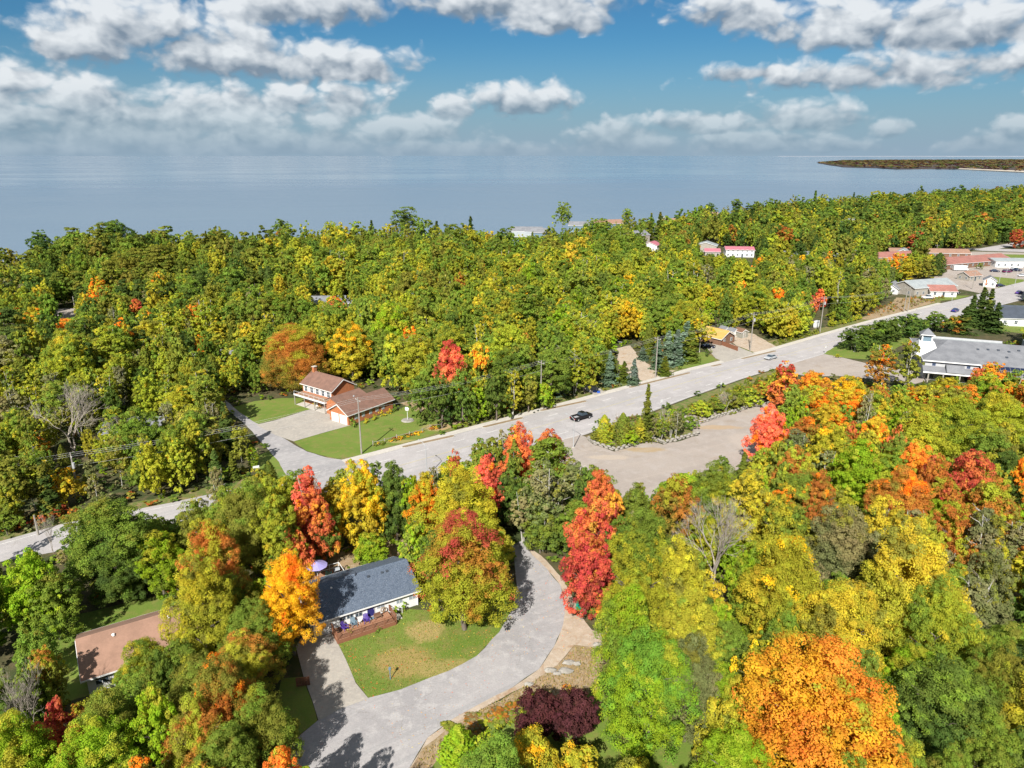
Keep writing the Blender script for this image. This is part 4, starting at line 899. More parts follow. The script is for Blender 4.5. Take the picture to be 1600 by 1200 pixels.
pts['h'] = utility_pole((1519, 452), 424, label='utility pole near the orange sign in the shopping lot')
pts['k'] = utility_pole((409, 1036), 984, label='utility pole with a street lamp arm beside the orange maple', lamp=1.4)
utility_pole((1418, 487), 452, label='second thin pole close beside the pole on the dry bank', arms=0)
utility_pole((60, 846 - 10), 805, label='short leaning grey post at the roadside by the red sumac', arms=0)
utility_pole((117, 482), 463, label='distant pole by the gravel patch in the left wood')
utility_pole((259, 544), 525, label='distant pole in the left wood left of the flat grey roof')
utility_pole((379, 597), 560, label='pole standing in the trees left of the brick house')
utility_pole((1512, 392), 372, label='pole by the far road beyond the salmon motel')
utility_pole((1462, 399), 382, label='pole in front of the low brown motel wing')
utility_pole((-420, 870), None, 11, label='pole beyond the left edge of the wood')
ANG_N = ROAD_ANG + math.pi / 2
def arm_pt(p, k): return Vector((p[0] + math.cos(ANG_N) * k, p[1] + math.sin(ANG_N) * k, p[2] - .4))
mat('wire_grey', (0.5, 0.5, 0.48), 0.7)
def wire(a, b_, sag, name='power_line', r=.017):
    a = Vector(a); b_ = Vector(b_); n = 10
    ps = [a.lerp(b_, i / n) - Vector((0, 0, sag * 4 * (i / n) * (1 - i / n))) for i in range(n + 1)]
    return MB().tube(ps, r, 4, cap=False).build(name, M['wire_grey'])
offleft = (*P(-420, 870), 11.0)
seq = [offleft, pts['a'], pts['b'], pts['c'], pts['d'], pts['e'], pts['f'], pts['g'], pts['h']]
seqn = ['beyond the left edge', 'the left transformer pole', 'the tall lawn pole', 'the blue spruce pole', 'the gravel yard pole', 'the brown shed pole', 'the hedge pole', 'the dry bank pole', 'the shopping lot pole']
for i, (p, q) in enumerate(zip(seq[:-1], seq[1:])):
    for k, nm in ((-1, 'near'), (0, 'middle'), (1, 'far')):
        tag(wire(arm_pt(p, k), arm_pt(q, k), 1.0), f'{nm} wire strung between {seqn[i]} and {seqn[i+1]}', 'wire', 'power lines along the main road')
    tag(wire(Vector(p) - Vector((0, 0, 2.6)), Vector(q) - Vector((0, 0, 2.6)), .9, r=.018), f'thick low cable between {seqn[i]} and {seqn[i+1]}', 'wire', 'power lines along the main road')
kp = Vector((pts['k'][0], pts['k'][1], pts['k'][2] - .4))
for j, dz in enumerate((0, 1.2)): tag(wire(kp - Vector((0, 0, dz)), (*P(-60, 1190, 8.0 - dz), 8.0 - dz), 1.0), f'{["upper", "lower"][j]} wire running from the street-lamp pole down to the lower left', 'wire', 'wires at the lower left')
tag(wire(kp, Vector((*bl(0, 4), 4.0)), .3), 'service wire from the street-lamp pole to the bungalow roof', 'wire')


def street_lamp(px, top, arm_dir, label):
    x, y = P(*px); vv = (600 - top) / FOC; k = (math.cos(PITCH) * vv - math.sin(PITCH)) / (math.cos(PITCH) + vv * math.sin(PITCH)); h = CAMH + k * y
    r_ = empty('street_lamp', (x, y, 0), ROAD_ANG + math.pi / 2 * arm_dir, label, 'street lamp', 'street lamps along the near side of the main road')
    MB().tube([(0, 0, 0), (0, 0, h)], [.11, .07], 8).build('pole', M['grey_metal'], r_)
    MB().tube([(0, 0, h - .1), (1.0, 0, h + .35), (2.3, 0, h + .45)], .045, 6).build('arm', M['grey_metal'], r_)
    MB().lump((2.6, 0, h + .42), (.38, .14, .09), 2, 8, 4, .02).build('lamp_head', M['grey_metal'], r_)
    MB().box(-.2, .2, -.2, .2, 0, .25).build('base', M['concrete'], r_)
street_lamp((667, 745), 697, 1, 'street lamp rising above the coral treetops at the road edge')
street_lamp((896, 700), 655, 1, 'street lamp at the gravel lot entrance below the black pickup')
street_lamp((1335, 550), 523, 1, 'street lamp in front of the dark round hedge trees')
street_lamp((1439, 512), 487, 1, 'thin street lamp between the hedge trees and the cupola')
street_lamp((1482, 498), 458, 1, 'tall street lamp left of the dark spruces')
for i, (px, py, tp) in enumerate(((1560, 446, 420), (1585, 448, 418), (1572, 430, 402))):
    street_lamp((px, py), tp, 1, ['street lamp at the left tip of the car park island', 'street lamp at the right end of the car park island', 'lamp standing in the far car park'][i])


# ------------------------------------------------------------------ vehicles
def wheel(root, x, y, r=.34, w_=.24):
    w0 = empty_part = bpy.data.objects.new('wheel', WHEEL_T); C.objects.link(w0); w0.parent = root; w0.location = (x, y, r); w0.scale = (r / .34,) * 3
    put('rim', WHEEL_R, w0)
WHEEL_T = MB().tube([(0, -.12, 0), (0, .12, 0)], .34, 16).mesh('tyre', M['tyre']); WHEEL_R = MB().tube([(0, -.13, 0), (0, .13, 0)], .19, 10).mesh('rim', M['grey_metal'])


def car(px, ang, paint, label, group=None, kind='sedan', cat='car'):
    name = {'sedan': 'car', 'suv': 'car', 'pickup': 'pickup_truck', 'van': 'camper_van'}[kind]
    r_ = empty(name, (*P(*px), .02), ang, label, cat, group)
    L, W, H = {'sedan': (4.6, 1.8, 1.45), 'suv': (4.7, 1.9, 1.7), 'pickup': (5.7, 2.0, 1.85), 'van': (7.6, 2.4, 2.9)}[kind]
    p = M[paint]
    def sym(prof, w0, w1, inset=0.0):
        """side profile [(x, z)] with its width narrowing from w0 below the waist to w1 at the top"""
        zt = max(z for _, z in prof); zb = min(z for _, z in prof); mb = MB(); n = len(prof); vs = []
        for s in (-1, 1):
            for x, z in prof: vs.append((x, s * (w0 + (w1 - w0) * max(0, (z - .85) / (zt - .85 + 1e-6))) / 2, z))
        return mb.add(vs, [tuple(range(n)), tuple(range(2 * n - 1, n - 1, -1))] + [(i, i + n, (i + 1) % n + n, (i + 1) % n) for i in range(n)])
    if kind == 'sedan':
        body = [(-2.25, .35), (2.2, .35), (2.3, .6), (2.15, .78), (1.15, .92), (-1.55, .98), (-2.2, .92), (-2.32, .6)]; cab = [(1.15, .90), (.45, 1.38), (-.75, 1.42), (-1.55, .95)]; wx = (1.38, -1.38)
    elif kind == 'suv':
        body = [(-2.3, .4), (2.25, .4), (2.35, .7), (2.2, .95), (1.2, 1.05), (-2.2, 1.1), (-2.35, .7)]; cab = [(1.2, 1.03), (.6, 1.6), (-1.9, 1.66), (-2.22, 1.08)]; wx = (1.42, -1.42)
    elif kind == 'pickup':
        body = [(-2.8, .5), (2.7, .5), (2.85, .8), (2.75, 1.08), (1.45, 1.16), (-.65, 1.18), (-.65, .72), (-2.72, .72), (-2.85, .62)]; cab = [(1.45, 1.14), (.85, 1.78), (-.35, 1.82), (-.68, 1.16)]; wx = (1.8, -1.8)
    else:
        body = [(-3.8, .45), (3.1, .45), (3.7, .8), (3.6, 1.3), (2.9, 1.45), (2.7, 1.6), (3.2, 2.4), (3.0, 2.85), (-3.8, 2.9)]; cab = [(3.62, 1.32), (2.95, 1.47), (2.75, 1.62), (3.1, 2.2)]; wx = (2.4, -2.3)
    sym(body, W, W * .94).build('body', p, r_, bevel=.05)
    g_ = sym(cab, W * .93, W * .72).build('glasshouse', M['glass'], r_)
    top = [(x * .93 + (.0), z + .012) for x, z in cab[1:3]]
    MB().box(top[1][0] - .05, top[0][0] + .05, -W * .35, W * .35, cab[2][1] - .03, cab[2][1] + .035).build('roof_panel', p, r_)
    if kind == 'pickup':
        for s in (-1, 1): MB().box(-2.75, -.66, s * .95 - .06, s * .95 + .06, .72, 1.2).build('bed_side', p, r_)
        MB().box(-2.8, -2.70, -1.0, 1.0, .62, 1.2).build('tailgate', p, r_); MB().box(-2.69, -.67, -.88, .88, .725, .76).build('bed_floor', M['grey_metal'], r_)
        MB().box(-.72, -.60, -.93, .93, 1.16, 1.24).build('bed_rail', p, r_)
    for x in wx:
        for s in (-1, 1): wheel(r_, x, s * (W / 2 - .10), .40 if kind in ('pickup', 'van') else .34)
    for s in (-1, 1):
        MB().box(body[2][0] - .08, body[2][0] + .015, s * W * .36 - .2, s * W * .36 + .2, .68, .80).build('headlight', M['clear_lamp'], r_)
        MB().box(-L / 2 - .03, -L / 2 + .06, s * W * .40 - .12, s * W * .40 + .12, .75, .95).build('tail_light', M['red_lamp'], r_)
        MB().box(.75, .92, s * (W / 2 + .02), s * (W / 2 + .17), .95, 1.1).build('mirror', p, r_)
    return r_
ra = ROAD_ANG
car((908, 655), ra + .03, 'black_paint', 'black pickup truck driving on the main road above the planted island', kind='pickup', cat='pickup truck')
car((1204, 561), ra + math.pi, 'silver_paint', 'silver car driving left on the main road below the brown shed')
car((1106, 543), math.radians(-25), 'navy_paint', 'dark sedan parked beside the plank fence')
car((1492, 487), ra + .1, 'blue_paint', 'dark blue car on the road left of the spruces')
car((1449, 467), math.radians(8), 'car_white', 'white pickup parked in front of the mint-roofed building', kind='pickup', cat='pickup truck')
car((1406, 458), math.radians(20), 'car_white', 'white car at the far left drive of the mint-roofed building')
car((1592, 459), ra, 'purple', 'small purple-blue car on the road at the right edge')
car((1500, 423), math.radians(-6), 'car_white', 'long white camper van parked before the salmon motel', kind='van', cat='camper van')
for i, (px, py, an, pn, lb, kd) in enumerate([
        (1518, 417, -5, 'black_paint', 'black car parked right of the camper van', 'suv'), (1549, 407, -10, 'car_white', 'white car near the end of the salmon motel', 'sedan'), (1554, 425, -15, 'navy_paint', 'navy car right of the round green tree', 'sedan'),
        (1573, 426, 5, 'maroon_paint', 'maroon car in the middle of the far car park', 'suv'), (1583, 422, 5, 'car_white', 'white car squeezed behind the maroon one', 'sedan'), (1587, 424, 0, 'navy_paint', 'navy pickup next to the maroon car', 'pickup'),
        (1597, 432, 0, 'car_white', 'white car at the right edge of the car park', 'sedan'), (1491, 459, 10, 'navy_paint', 'dark green car behind the small red-roofed building', 'sedan'), (1565, 409, 0, 'silver_paint', 'silver car by the grass strip of the car park', 'sedan'),
        (1562, 448, 10, 'navy_paint', 'dark car on the grass island by the orange sign', 'sedan'), (1552, 445, 70, 'car_white', 'white van seen end-on near the orange sign', 'suv')]):
    car((px, py), math.radians(an), pn, lb, 'cars parked in the distant lots', kd, 'pickup truck' if kd == 'pickup' else 'car')

# ------------------------------------------------------------------ small things
def simple(name, px, label, cat, build, z=0, rz=0):
    r_ = empty(name, (*P(*px), z), rz, label, cat); build(r_); return r_
def f_box(r_):
    MB().box(-.65, .65, -.55, .55, 0, 1.0).build('cabinet', M['box_green'], r_, bevel=.04); MB().box(-.7, .7, -.6, .6, 1.0, 1.07).build('lid', M['box_green'], r_); MB().box(-.85, .85, -.75, .75, -.05, .02).build('pad', M['concrete'], r_)
simple('transformer_box', (909, 953), 'turquoise green utility box at the edge of the dark red maple', 'utility box', f_box, rz=.4)
def f_bin(r_):
    MB().box(-.4, .4, -.3, .3, 0, .45).build('tub', M['blue_plastic'], r_); MB().box(-.42, .42, -.32, .32, .45, .5).build('rim', M['blue_plastic'], r_)
simple('recycling_bin', (929, 613), 'blue recycling box at the end of the small driveway, left one', 'recycling box', f_bin)
simple('recycling_bin', (935, 614), 'blue recycling box beside another, nearer the sidewalk', 'recycling box', f_bin)
def f_bird(r_):
    MB().tube([(0, 0, .0), (0, 0, .25)], [1.6, 1.3], 14).build('stone_bed', M['stone'], r_); MB().tube([(0, 0, .2), (0, 0, 2.6)], .06, 8).build('post', M['white_paint'], r_)
    MB().box(-.35, .35, -.35, .35, 2.6, 2.95).build('house_box', M['white_paint'], r_); MB().prism([(-.45, 2.95), (.45, 2.95), (0, 3.35)], -.45, .45).build('house_roof', M['white_metal'], r_)
simple('birdhouse_post', (637, 657), 'white birdhouse on a post in a round stone bed on the brick house lawn', 'birdhouse', f_bird)
def f_sign(r_):
    MB().box(-.6, .6, -.04, .04, .7, 1.4).build('panel', M['white_paint'], r_)
    for s in (-.5, .5): MB().box(s - .04, s + .04, .04, .1, 0, 1.4).build('post', M['wood'], r_)
simple('sign', (401, 738), 'small white sign on the grass corner left of the side street', 'sign', f_sign, rz=.5)
def f_cab(r_):
    MB().box(-1.1, 1.1, -.5, .5, .4, 2.6).build('cabinet', M['white_paint'], r_); MB().box(-.9, .9, -.52, -.5, 1.9, 2.3).build('vent_panel', M['grey_metal'], r_); MB().box(-1.0, 1.0, -.4, .4, 0, .4).build('base', M['concrete'], r_)
simple('roadside_cabinet', (1275, 512), 'white roadside cabinet beside the transformer pole at the hedge', 'cabinet', f_cab, rz=ra)
def f_osign(r_):
    MB().box(-1.4, 1.4, -.15, .15, 1.0, 3.4).build('panel', M['orange_plastic'], r_); MB().box(-1.2, 1.2, -.17, -.15, 1.5, 2.2).build('white_band', M['white_paint'], r_)
    for s in (-1, 1): MB().box(s - .1, s + .1, -.1, .1, 0, 1.0).build('post', M['grey_metal'], r_)
simple('roadside_sign', (1542, 448), 'orange roadside sign in front of the round green tree', 'sign', f_osign, rz=.5)
def f_ssign(r_):
    MB().tube([(0, 0, 0), (0, 0, 2.6)], .04, 6).build('post', M['grey_metal'], r_); MB().box(-.35, .35, -.02, .02, 1.9, 2.6).build('panel', M['car_white'], r_)
simple('road_sign', (1033, 640), 'small white road sign on the verge beside the tall thin spruce', 'sign', f_ssign, rz=ra)
simple('road_sign', (1126, 611), 'small road sign on the verge under the orange-red maple', 'sign', f_ssign, rz=ra)
simple('road_sign', (1289, 553), 'small blue-white sign at the civic building drive', 'sign', f_ssign, rz=ra)
def f_post(r_):
    MB().tube([(0, 0, 0), (0, 0, 1.5)], .06, 8).build('post', M['slate_blue'], r_); MB().box(-.14, .14, -.14, .14, 1.5, 1.72).build('cap', M['slate_blue'], r_)
simple('lawn_lamp', (610, 1062), 'short grey-green lamp post on the shaded front lawn', 'lamp post', f_post)
def f_gate(r_):
    for k in range(5): MB().box(k * .32 + .01, k * .32 + .31, -.03, .03, .1, 1.3).build('board', M['wood'], r_)
    MB().box(0, 1.6, -.06, -.03, .9, 1.0).build('rail', M['wood'], r_); MB().box(0, 1.6, -.06, -.03, .3, .4).build('rail', M['wood'], r_)
simple('wooden_gate', (463, 1074), 'short brown board gate left of the concrete driveway', 'gate', f_gate, rz=.2)
fpx = [(583, 696), (601, 692), (620, 686), (640, 681), (660, 676), (672, 670), (690, 667)]
fp = empty('rail_fence', (*P(*fpx[0]), 0), 0, 'low weathered post fence along the brick house lawn by the road', 'fence')
o0 = Vector(P(*fpx[0]))
for i, q in enumerate(fpx):
    p = Vector(P(*q)) - o0; MB().box(p.x - .08, p.x + .08, p.y - .08, p.y + .08, 0, 1.1).build('post', M['pole_wood'], fp)
    if i: pp = Vector(P(*fpx[i - 1])) - o0; MB().bar((pp.x, pp.y, .75), (p.x, p.y, .75), .05, .10).build('rail', M['pole_wood'], fp)
# ------------------------------------------------------------------ trees: crown meshes made of leaf faces, trunks with limbs
def leaf_material(name, geo_colour=False, source='OBJECT'):
    m = bpy.data.materials.new(name); m.use_nodes = True; t = NT(m.node_tree); t.n.clear()
    at = t.new('ShaderNodeAttribute', attribute_type='GEOMETRY', attribute_name='leaf')
    s3 = t.new('ShaderNodeSeparateXYZ'); t.put(s3.inputs[0], at.outputs['Vector']); cl, lf, hg = s3.outputs
    if geo_colour:
        c = t.new('ShaderNodeAttribute', attribute_type='GEOMETRY', attribute_name='tint').outputs['Color']
    else:
        ob = lambda n: t.new('ShaderNodeAttribute', attribute_type=source, attribute_name=n)
        co = t.new('ShaderNodeTexCoord').outputs['Object']
        rnd = t.new('ShaderNodeObjectInfo').outputs['Random']
        off = t.new('ShaderNodeVectorMath', operation='ADD'); t.put(off.inputs[0], co)
        cmb = t.new('ShaderNodeCombineXYZ'); t.put(cmb.inputs[0], t.math('MULTIPLY', rnd, 91.0)); t.put(cmb.inputs[1], t.math('MULTIPLY', rnd, 37.0)); t.put(off.inputs[1], cmb.outputs[0])
        mp = t.new('ShaderNodeSeparateXYZ'); t.put(mp.inputs[0], ob('patch').outputs['Vector'])      # x share of second colour, y share of third, z how much it favours the top
        n1 = t.noise(off.outputs[0], 3.0, 3, 0.6); n2 = t.noise(off.outputs[0], 5.0, 2, 0.5)
        h = t.math('MULTIPLY', t.math('SUBTRACT', hg, 0.55), mp.outputs[2])
        j = t.math('MULTIPLY', t.math('SUBTRACT', cl, 0.5), 0.16)
        v1 = t.math('ADD', t.math('ADD', t.math('MULTIPLY', t.math('SUBTRACT', n1, 0.5), 2.2), 0.5), t.math('ADD', h, j))
        lo = t.math('SUBTRACT', 1.0, mp.outputs[0])
        c = t.mix(t.ramp(v1, t.math('SUBTRACT', lo, 0.16), t.math('ADD', lo, 0.16)), ob('tint_a').outputs['Color'], ob('tint_b').outputs['Color'])
        v2 = t.math('ADD', t.math('ADD', t.math('MULTIPLY', t.math('SUBTRACT', n2, 0.5), 2.4), 0.5), t.math('ADD', h, j))
        lo2 = t.math('SUBTRACT', 1.0, mp.outputs[1])
        c = t.mix(t.ramp(v2, t.math('SUBTRACT', lo2, 0.08), t.math('ADD', lo2, 0.08)), c, ob('tint_c').outputs['Color'])
    val = t.math('MULTIPLY', t.math('ADD', 0.86, t.math('MULTIPLY', lf, 0.30)), t.math('ADD', 0.84, t.math('MULTIPLY', cl, 0.32)))
    c = t.mix(1.0, c, (1.34, 1.28, 1.15, 1), 'MULTIPLY')
    hs = t.new('ShaderNodeHueSaturation'); t.put(hs.inputs['Color'], c); t.put(hs.inputs['Value'], val)
    t.put(hs.inputs['Hue'], t.math('ADD', 0.5, t.math('MULTIPLY', t.math('SUBTRACT', cl, lf), 0.022)))
    d = t.new('ShaderNodeBsdfDiffuse'); tr = t.new('ShaderNodeBsdfTranslucent'); mx = t.new('ShaderNodeMixShader')
    t.put(d.inputs[0], hs.outputs[0]); t.put(tr.inputs[0], hs.outputs[0]); mx.inputs[0].default_value = 0.50
    t.l.new(d.outputs[0], mx.inputs[1]); t.l.new(tr.outputs[0], mx.inputs[2])
    t.put(t.new('ShaderNodeOutputMaterial').inputs[0], mx.outputs[0]); M[name] = m; return m


leaf_material('leaves'); leaf_material('leaves_mass', True); leaf_material('leaves_far', source='INSTANCER')


def unit(a): return a / np.maximum(np.linalg.norm(a, axis=-1, keepdims=True), 1e-9)


def leaf_quads(pos, nrm, size, aspect=1.0, axis=None, R=None):
    """one bent-free quad per leaf spray; axis = its long direction"""
    n = len(pos); R = R or rng
    nrm = unit(nrm); a = unit(R.normal(size=(n, 3))) if axis is None else unit(axis)
    u = unit(np.cross(nrm, a)); v = np.cross(nrm, u)
    s = (size * (0.65 + 0.7 * R.random(n)))[:, None] * 0.5
    k = s * aspect
    pts = np.stack([pos - u * s - v * k * 0.55, pos + u * s * 0.7 - v * k, pos + u * s + v * k * 0.6, pos - u * s * 0.6 + v * k], 1)
    return pts.reshape(-1, 3)


def crown_mesh(name, pts, clump, leaf, hgt, m):
    n = len(pts) // 4
    me = bpy.data.meshes.new(name); me.vertices.add(4 * n); me.vertices.foreach_set('co', pts.astype(np.float32).ravel())
    me.loops.add(4 * n); me.loops.foreach_set('vertex_index', np.arange(4 * n, dtype=np.int32))
    me.polygons.add(n); me.polygons.foreach_set('loop_start', np.arange(0, 4 * n, 4, dtype=np.int32)); me.polygons.foreach_set('loop_total', np.full(n, 4, dtype=np.int32))
    at = me.attributes.new('leaf', 'FLOAT_VECTOR', 'FACE'); at.data.foreach_set('vector', np.stack([clump, leaf, hgt], 1).astype(np.float32).ravel())
    me.update(calc_edges=True); me.materials.append(m); return me


def crown_data(kind, seed, nc, nl, size):
    """leaf quads of a tree one unit tall: -> pts, clump, leaf, height"""
    R = np.random.default_rng(seed)
    if kind in ('maple', 'poplar', 'birch', 'bush', 'pine', 'small'):
        rad, z0, nlobe, lobr, cr = {'maple': (0.40, 0.05, 14, 0.155, 0.046), 'poplar': (0.22, 0.22, 9, 0.11, 0.040), 'birch': (0.24, 0.20, 13, 0.09, 0.034),
                                    'bush': (0.62, 0.0, 7, 0.26, 0.11), 'pine': (0.27, 0.30, 12, 0.10, 0.055), 'small': (0.45, 0.10, 7, 0.21, 0.08)}[kind]
        lob = []
        for i in range(nlobe):
            t = (i + 0.5) / nlobe
            z = z0 + (1 - z0) * (0.12 + 0.78 * t)
            prof = math.sin(math.pi * min(1, (0.16 + 0.80 * t)) ** 0.85) if kind != 'poplar' else math.sin(math.pi * (0.15 + 0.75 * t)) ** 0.7
            a = i * 2.39996 + R.uniform(-.5, .5); rr = rad * 0.60 * prof * R.uniform(0.65, 1.1)
            lr = lobr * R.uniform(0.75, 1.2) * (0.75 + 0.4 * prof)
            lob.append((rr * math.cos(a), rr * math.sin(a), min(z, 1 - lr * 0.75), lr))
        if kind in ('maple', 'small', 'bush'): lob.append((R.uniform(-.03, .03), R.uniform(-.03, .03), z0 + (1 - z0) * 0.52, lobr * 1.45))
        lob = np.array(lob); wgt = lob[:, 3] ** 2; pick = R.choice(len(lob), nc, p=wgt / wgt.sum())
        d = unit(R.normal(size=(nc, 3)) + np.array([0, 0, 0.25]))
        flat = 0.45 if kind == 'pine' else 0.88
        cc = lob[pick, :3] + d * lob[pick, 3:4] * np.array([1, 1, flat]) * (0.80 + 0.30 * R.random((nc, 1)))
        cc[:, 2] = np.clip(cc[:, 2], z0 * 0.9, 1.0)
        crs = cr * (0.6 + 0.8 * R.random(nc)); cl = R.random(nc)
        idx = np.repeat(np.arange(nc), nl); n = len(idx)
        dl = unit(R.normal(size=(n, 3)) + d[idx] * 0.55 + np.array([0, 0, 0.45]))
        sq = np.array([1, 1, 0.35 if kind == 'pine' else 0.72])
        pos = cc[idx] + dl * sq * crs[idx][:, None] * (0.70 + 0.42 * R.random((n, 1)))
        nrm = dl * 0.9 + R.normal(size=(n, 3)) * 0.34 + np.array([0, 0, 0.35])
        pts = leaf_quads(pos, nrm, size, 0.85, R=R)
        clv = cl[idx]
    elif kind == 'spruce':
        n = nc * nl; tiers = 17
        tier = R.integers(0, tiers, n); bnum = R.integers(0, 11, n); t = (tier + R.random(n) * 0.35) / tiers
        z = 0.06 + 0.94 * t; r0 = 0.19 * (1 - t) ** 0.85 * (0.85 + 0.35 * np.sin(tier * 7.7 + seed)) + 0.008
        keep = R.random(n) < (r0 / 0.19) ** 0.6 + 0.15
        tier, bnum, t, z, r0 = [q[keep] for q in (tier, bnum, t, z, r0)]; n = len(t)
        bl = 0.8 + 0.45 * np.modf(np.sin(bnum * 12.9 + tier * 78.2 + seed) * 437.5)[0]
        a = bnum * 2 * math.pi / 11 + tier * 1.3 + R.normal(size=n) * 0.15; q = R.random(n) ** 0.55
        rr = r0 * q * bl
        pos = np.stack([rr * np.cos(a), rr * np.sin(a), z - rr * 0.28 + 0.012 * R.normal(size=n)], 1)
        out = np.stack([np.cos(a), np.sin(a), np.full(n, -0.30)], 1)
        nrm = np.stack([np.cos(a) * 0.45, np.sin(a) * 0.45, np.full(n, 0.9)], 1) + R.normal(size=(n, 3)) * 0.35
        pts = leaf_quads(pos, nrm, size, 0.55, axis=out + R.normal(size=(n, 3)) * 0.25, R=R)
        clv = np.modf(np.abs(np.sin(bnum * 3.1 + tier * 5.7)) * 9)[0]
    elif kind == 'cedar':
        n = nc * nl; t = R.random(n) ** 0.85; a = R.random(n) * 2 * math.pi
        z = 0.04 + 0.96 * t
        lump = 1 + 0.22 * np.sin(a * 5 + z * 17 + seed) * np.sin(z * 23 + a * 3) + 0.10 * np.sin(a * 11 - z * 31)
        r0 = 0.165 * np.sin(np.pi * np.clip(0.20 + 0.80 * t, 0, 1)) ** 0.75 * lump + 0.006
        rr = r0 * (0.72 + 0.32 * R.random(n))
        pos = np.stack([rr * np.cos(a), rr * np.sin(a), z], 1)
        nrm = np.stack([np.cos(a), np.sin(a), np.full(n, 0.45)], 1) + R.normal(size=(n, 3)) * 0.45
        pts = leaf_quads(pos, nrm, size, 0.6, axis=np.array([[0, 0, 1.0]]) + R.normal(size=(n, 3)) * 0.4, R=R)
        clv = 0.5 + 0.5 * np.sin(a * 5 + z * 40 + seed)
    z = pts.reshape(-1, 4, 3)[:, :, 2].mean(1)
    n = len(z)
    return pts, clv, R.random(n), z


LOD = {'maple': [(720, 118, .0092), (420, 80, .0150), (200, 30, .031), (80, 15, .058)], 'poplar': [(460, 60, .0115), (300, 40, .016), (130, 24, .028), (44, 14, .052)], 'birch': [(460, 54, .011), (300, 36, .016), (130, 20, .027), (44, 12, .052)],
       'bush': [(150, 90, .030), (90, 60, .045), (44, 30, .072), (20, 14, .14)], 'small': [(330, 80, .020), (200, 54, .029), (100, 28, .050), (36, 14, .098)], 'pine': [(260, 70, .014), (170, 46, .021), (90, 26, .035), (38, 14, .064)],
       'spruce': [(220, 90, .019), (130, 70, .026), (70, 42, .044), (28, 22, .080)], 'cedar': [(220, 90, .016), (130, 70, .021), (70, 42, .034), (28, 22, .064)]}
VAR = {'maple': (4, 6, 5, 5), 'poplar': (1, 3, 3, 3), 'birch': (1, 3, 3, 3), 'bush': (1, 2, 2, 1), 'small': (2, 3, 3, 2), 'pine': (1, 1, 2, 3), 'spruce': (1, 2, 2, 3), 'cedar': (1, 2, 2, 3)}
CROWN = {}
for k_, lods in LOD.items():
    for li, (nc_, nl_, sz_) in enumerate(lods):
        for v_ in range(VAR[k_][li]):
            dta = crown_data(k_, 100 + v_ * 13 + li * 7 + len(k_) * 3, nc_, nl_, sz_)
            CROWN[k_, li, v_] = crown_mesh('crown_' + k_, *dta, M['leaves'])
CROWN['maple', -1, 0] = crown_mesh('crown_maple', *crown_data('maple', 77, 1300, 100, .0066), M['leaves']);
TINY = [crown_data('small', 900 + q, 13, 5, .20) for q in range(3)]


def limb(mb, a, b, r0, r1, R, n=5, bend=0.12):
    a = Vector(a); b = Vector(b); L = (b - a).length; pts = []
    for i in range(4):
        t = i / 3; p = a.lerp(b, t)
        if 0 < i < 3: p += Vector((R.uniform(-1, 1), R.uniform(-1, 1), R.uniform(0, 1))) * L * bend
        pts.append(p)
    mb.tube(pts, [r0 + (r1 - r0) * i / 3 for i in range(4)], n, cap=False); return pts


def trunk_mesh(kind, seed, detail):
    R = random.Random(seed); mb = MB()
    if kind in ('maple', 'small', 'bush'):
        top = 0.62; limb(mb, (0, 0, -0.02), (R.uniform(-.03, .03), R.uniform(-.03, .03), top), 0.021, 0.008, R, 7, 0.03)
        for i in range(7 if detail else 3):
            a = i * 2.4; z = 0.22 + 0.05 * i; e = (0.17 * math.cos(a), 0.17 * math.sin(a), z + 0.16 + R.uniform(0, .06))
            p = limb(mb, (0, 0, z), e, 0.010, 0.003, R, 5)
            if detail:
                for j in (-1, 1): limb(mb, p[2], Vector(e) + Vector((0.05 * math.cos(a + j), 0.05 * math.sin(a + j), 0.04)), 0.005, 0.0015, R, 4)
    elif kind in ('poplar', 'birch'):
        stems = [(0, 0)] if kind == 'poplar' else [(0, 0), (0.05, 0.02), (-0.04, 0.03)]
        for (x, y) in stems:
            limb(mb, (x * .3, y * .3, -0.02), (x * 2.2, y * 2.2, 0.93), 0.0115, 0.003, R, 6, 0.02)
            for i in range(8 if detail else 2):
                a = R.uniform(0, 6.28); z = R.uniform(0.35, 0.85); limb(mb, (x * 2 * z, y * 2 * z, z), (x * 2 * z + 0.13 * math.cos(a), y * 2 * z + .13 * math.sin(a), z + 0.10), 0.004, 0.001, R, 4)
    elif kind == 'pine':
        limb(mb, (0, 0, -0.02), (0.01, 0, 0.92), 0.014, 0.004, R, 6, 0.01)
        for i in range(9 if detail else 2):
            a = i * 2.4; z = 0.35 + 0.06 * i; limb(mb, (0, 0, z), (0.2 * math.cos(a), 0.2 * math.sin(a), z + 0.03), 0.005, 0.0015, R, 4)
    else:
        limb(mb, (0, 0, -0.02), (0, 0, 0.95), 0.012, 0.002, R, 6, 0.004)
    return mb.mesh('trunk_' + kind, M['pale_bark'] if kind in ('birch', 'poplar') else M['bark'])


TRUNK = {(k_, d_, v_): trunk_mesh(k_, v_ * 5 + 3, d_ == 0) for k_ in LOD for d_ in (0, 1) for v_ in range(2)}


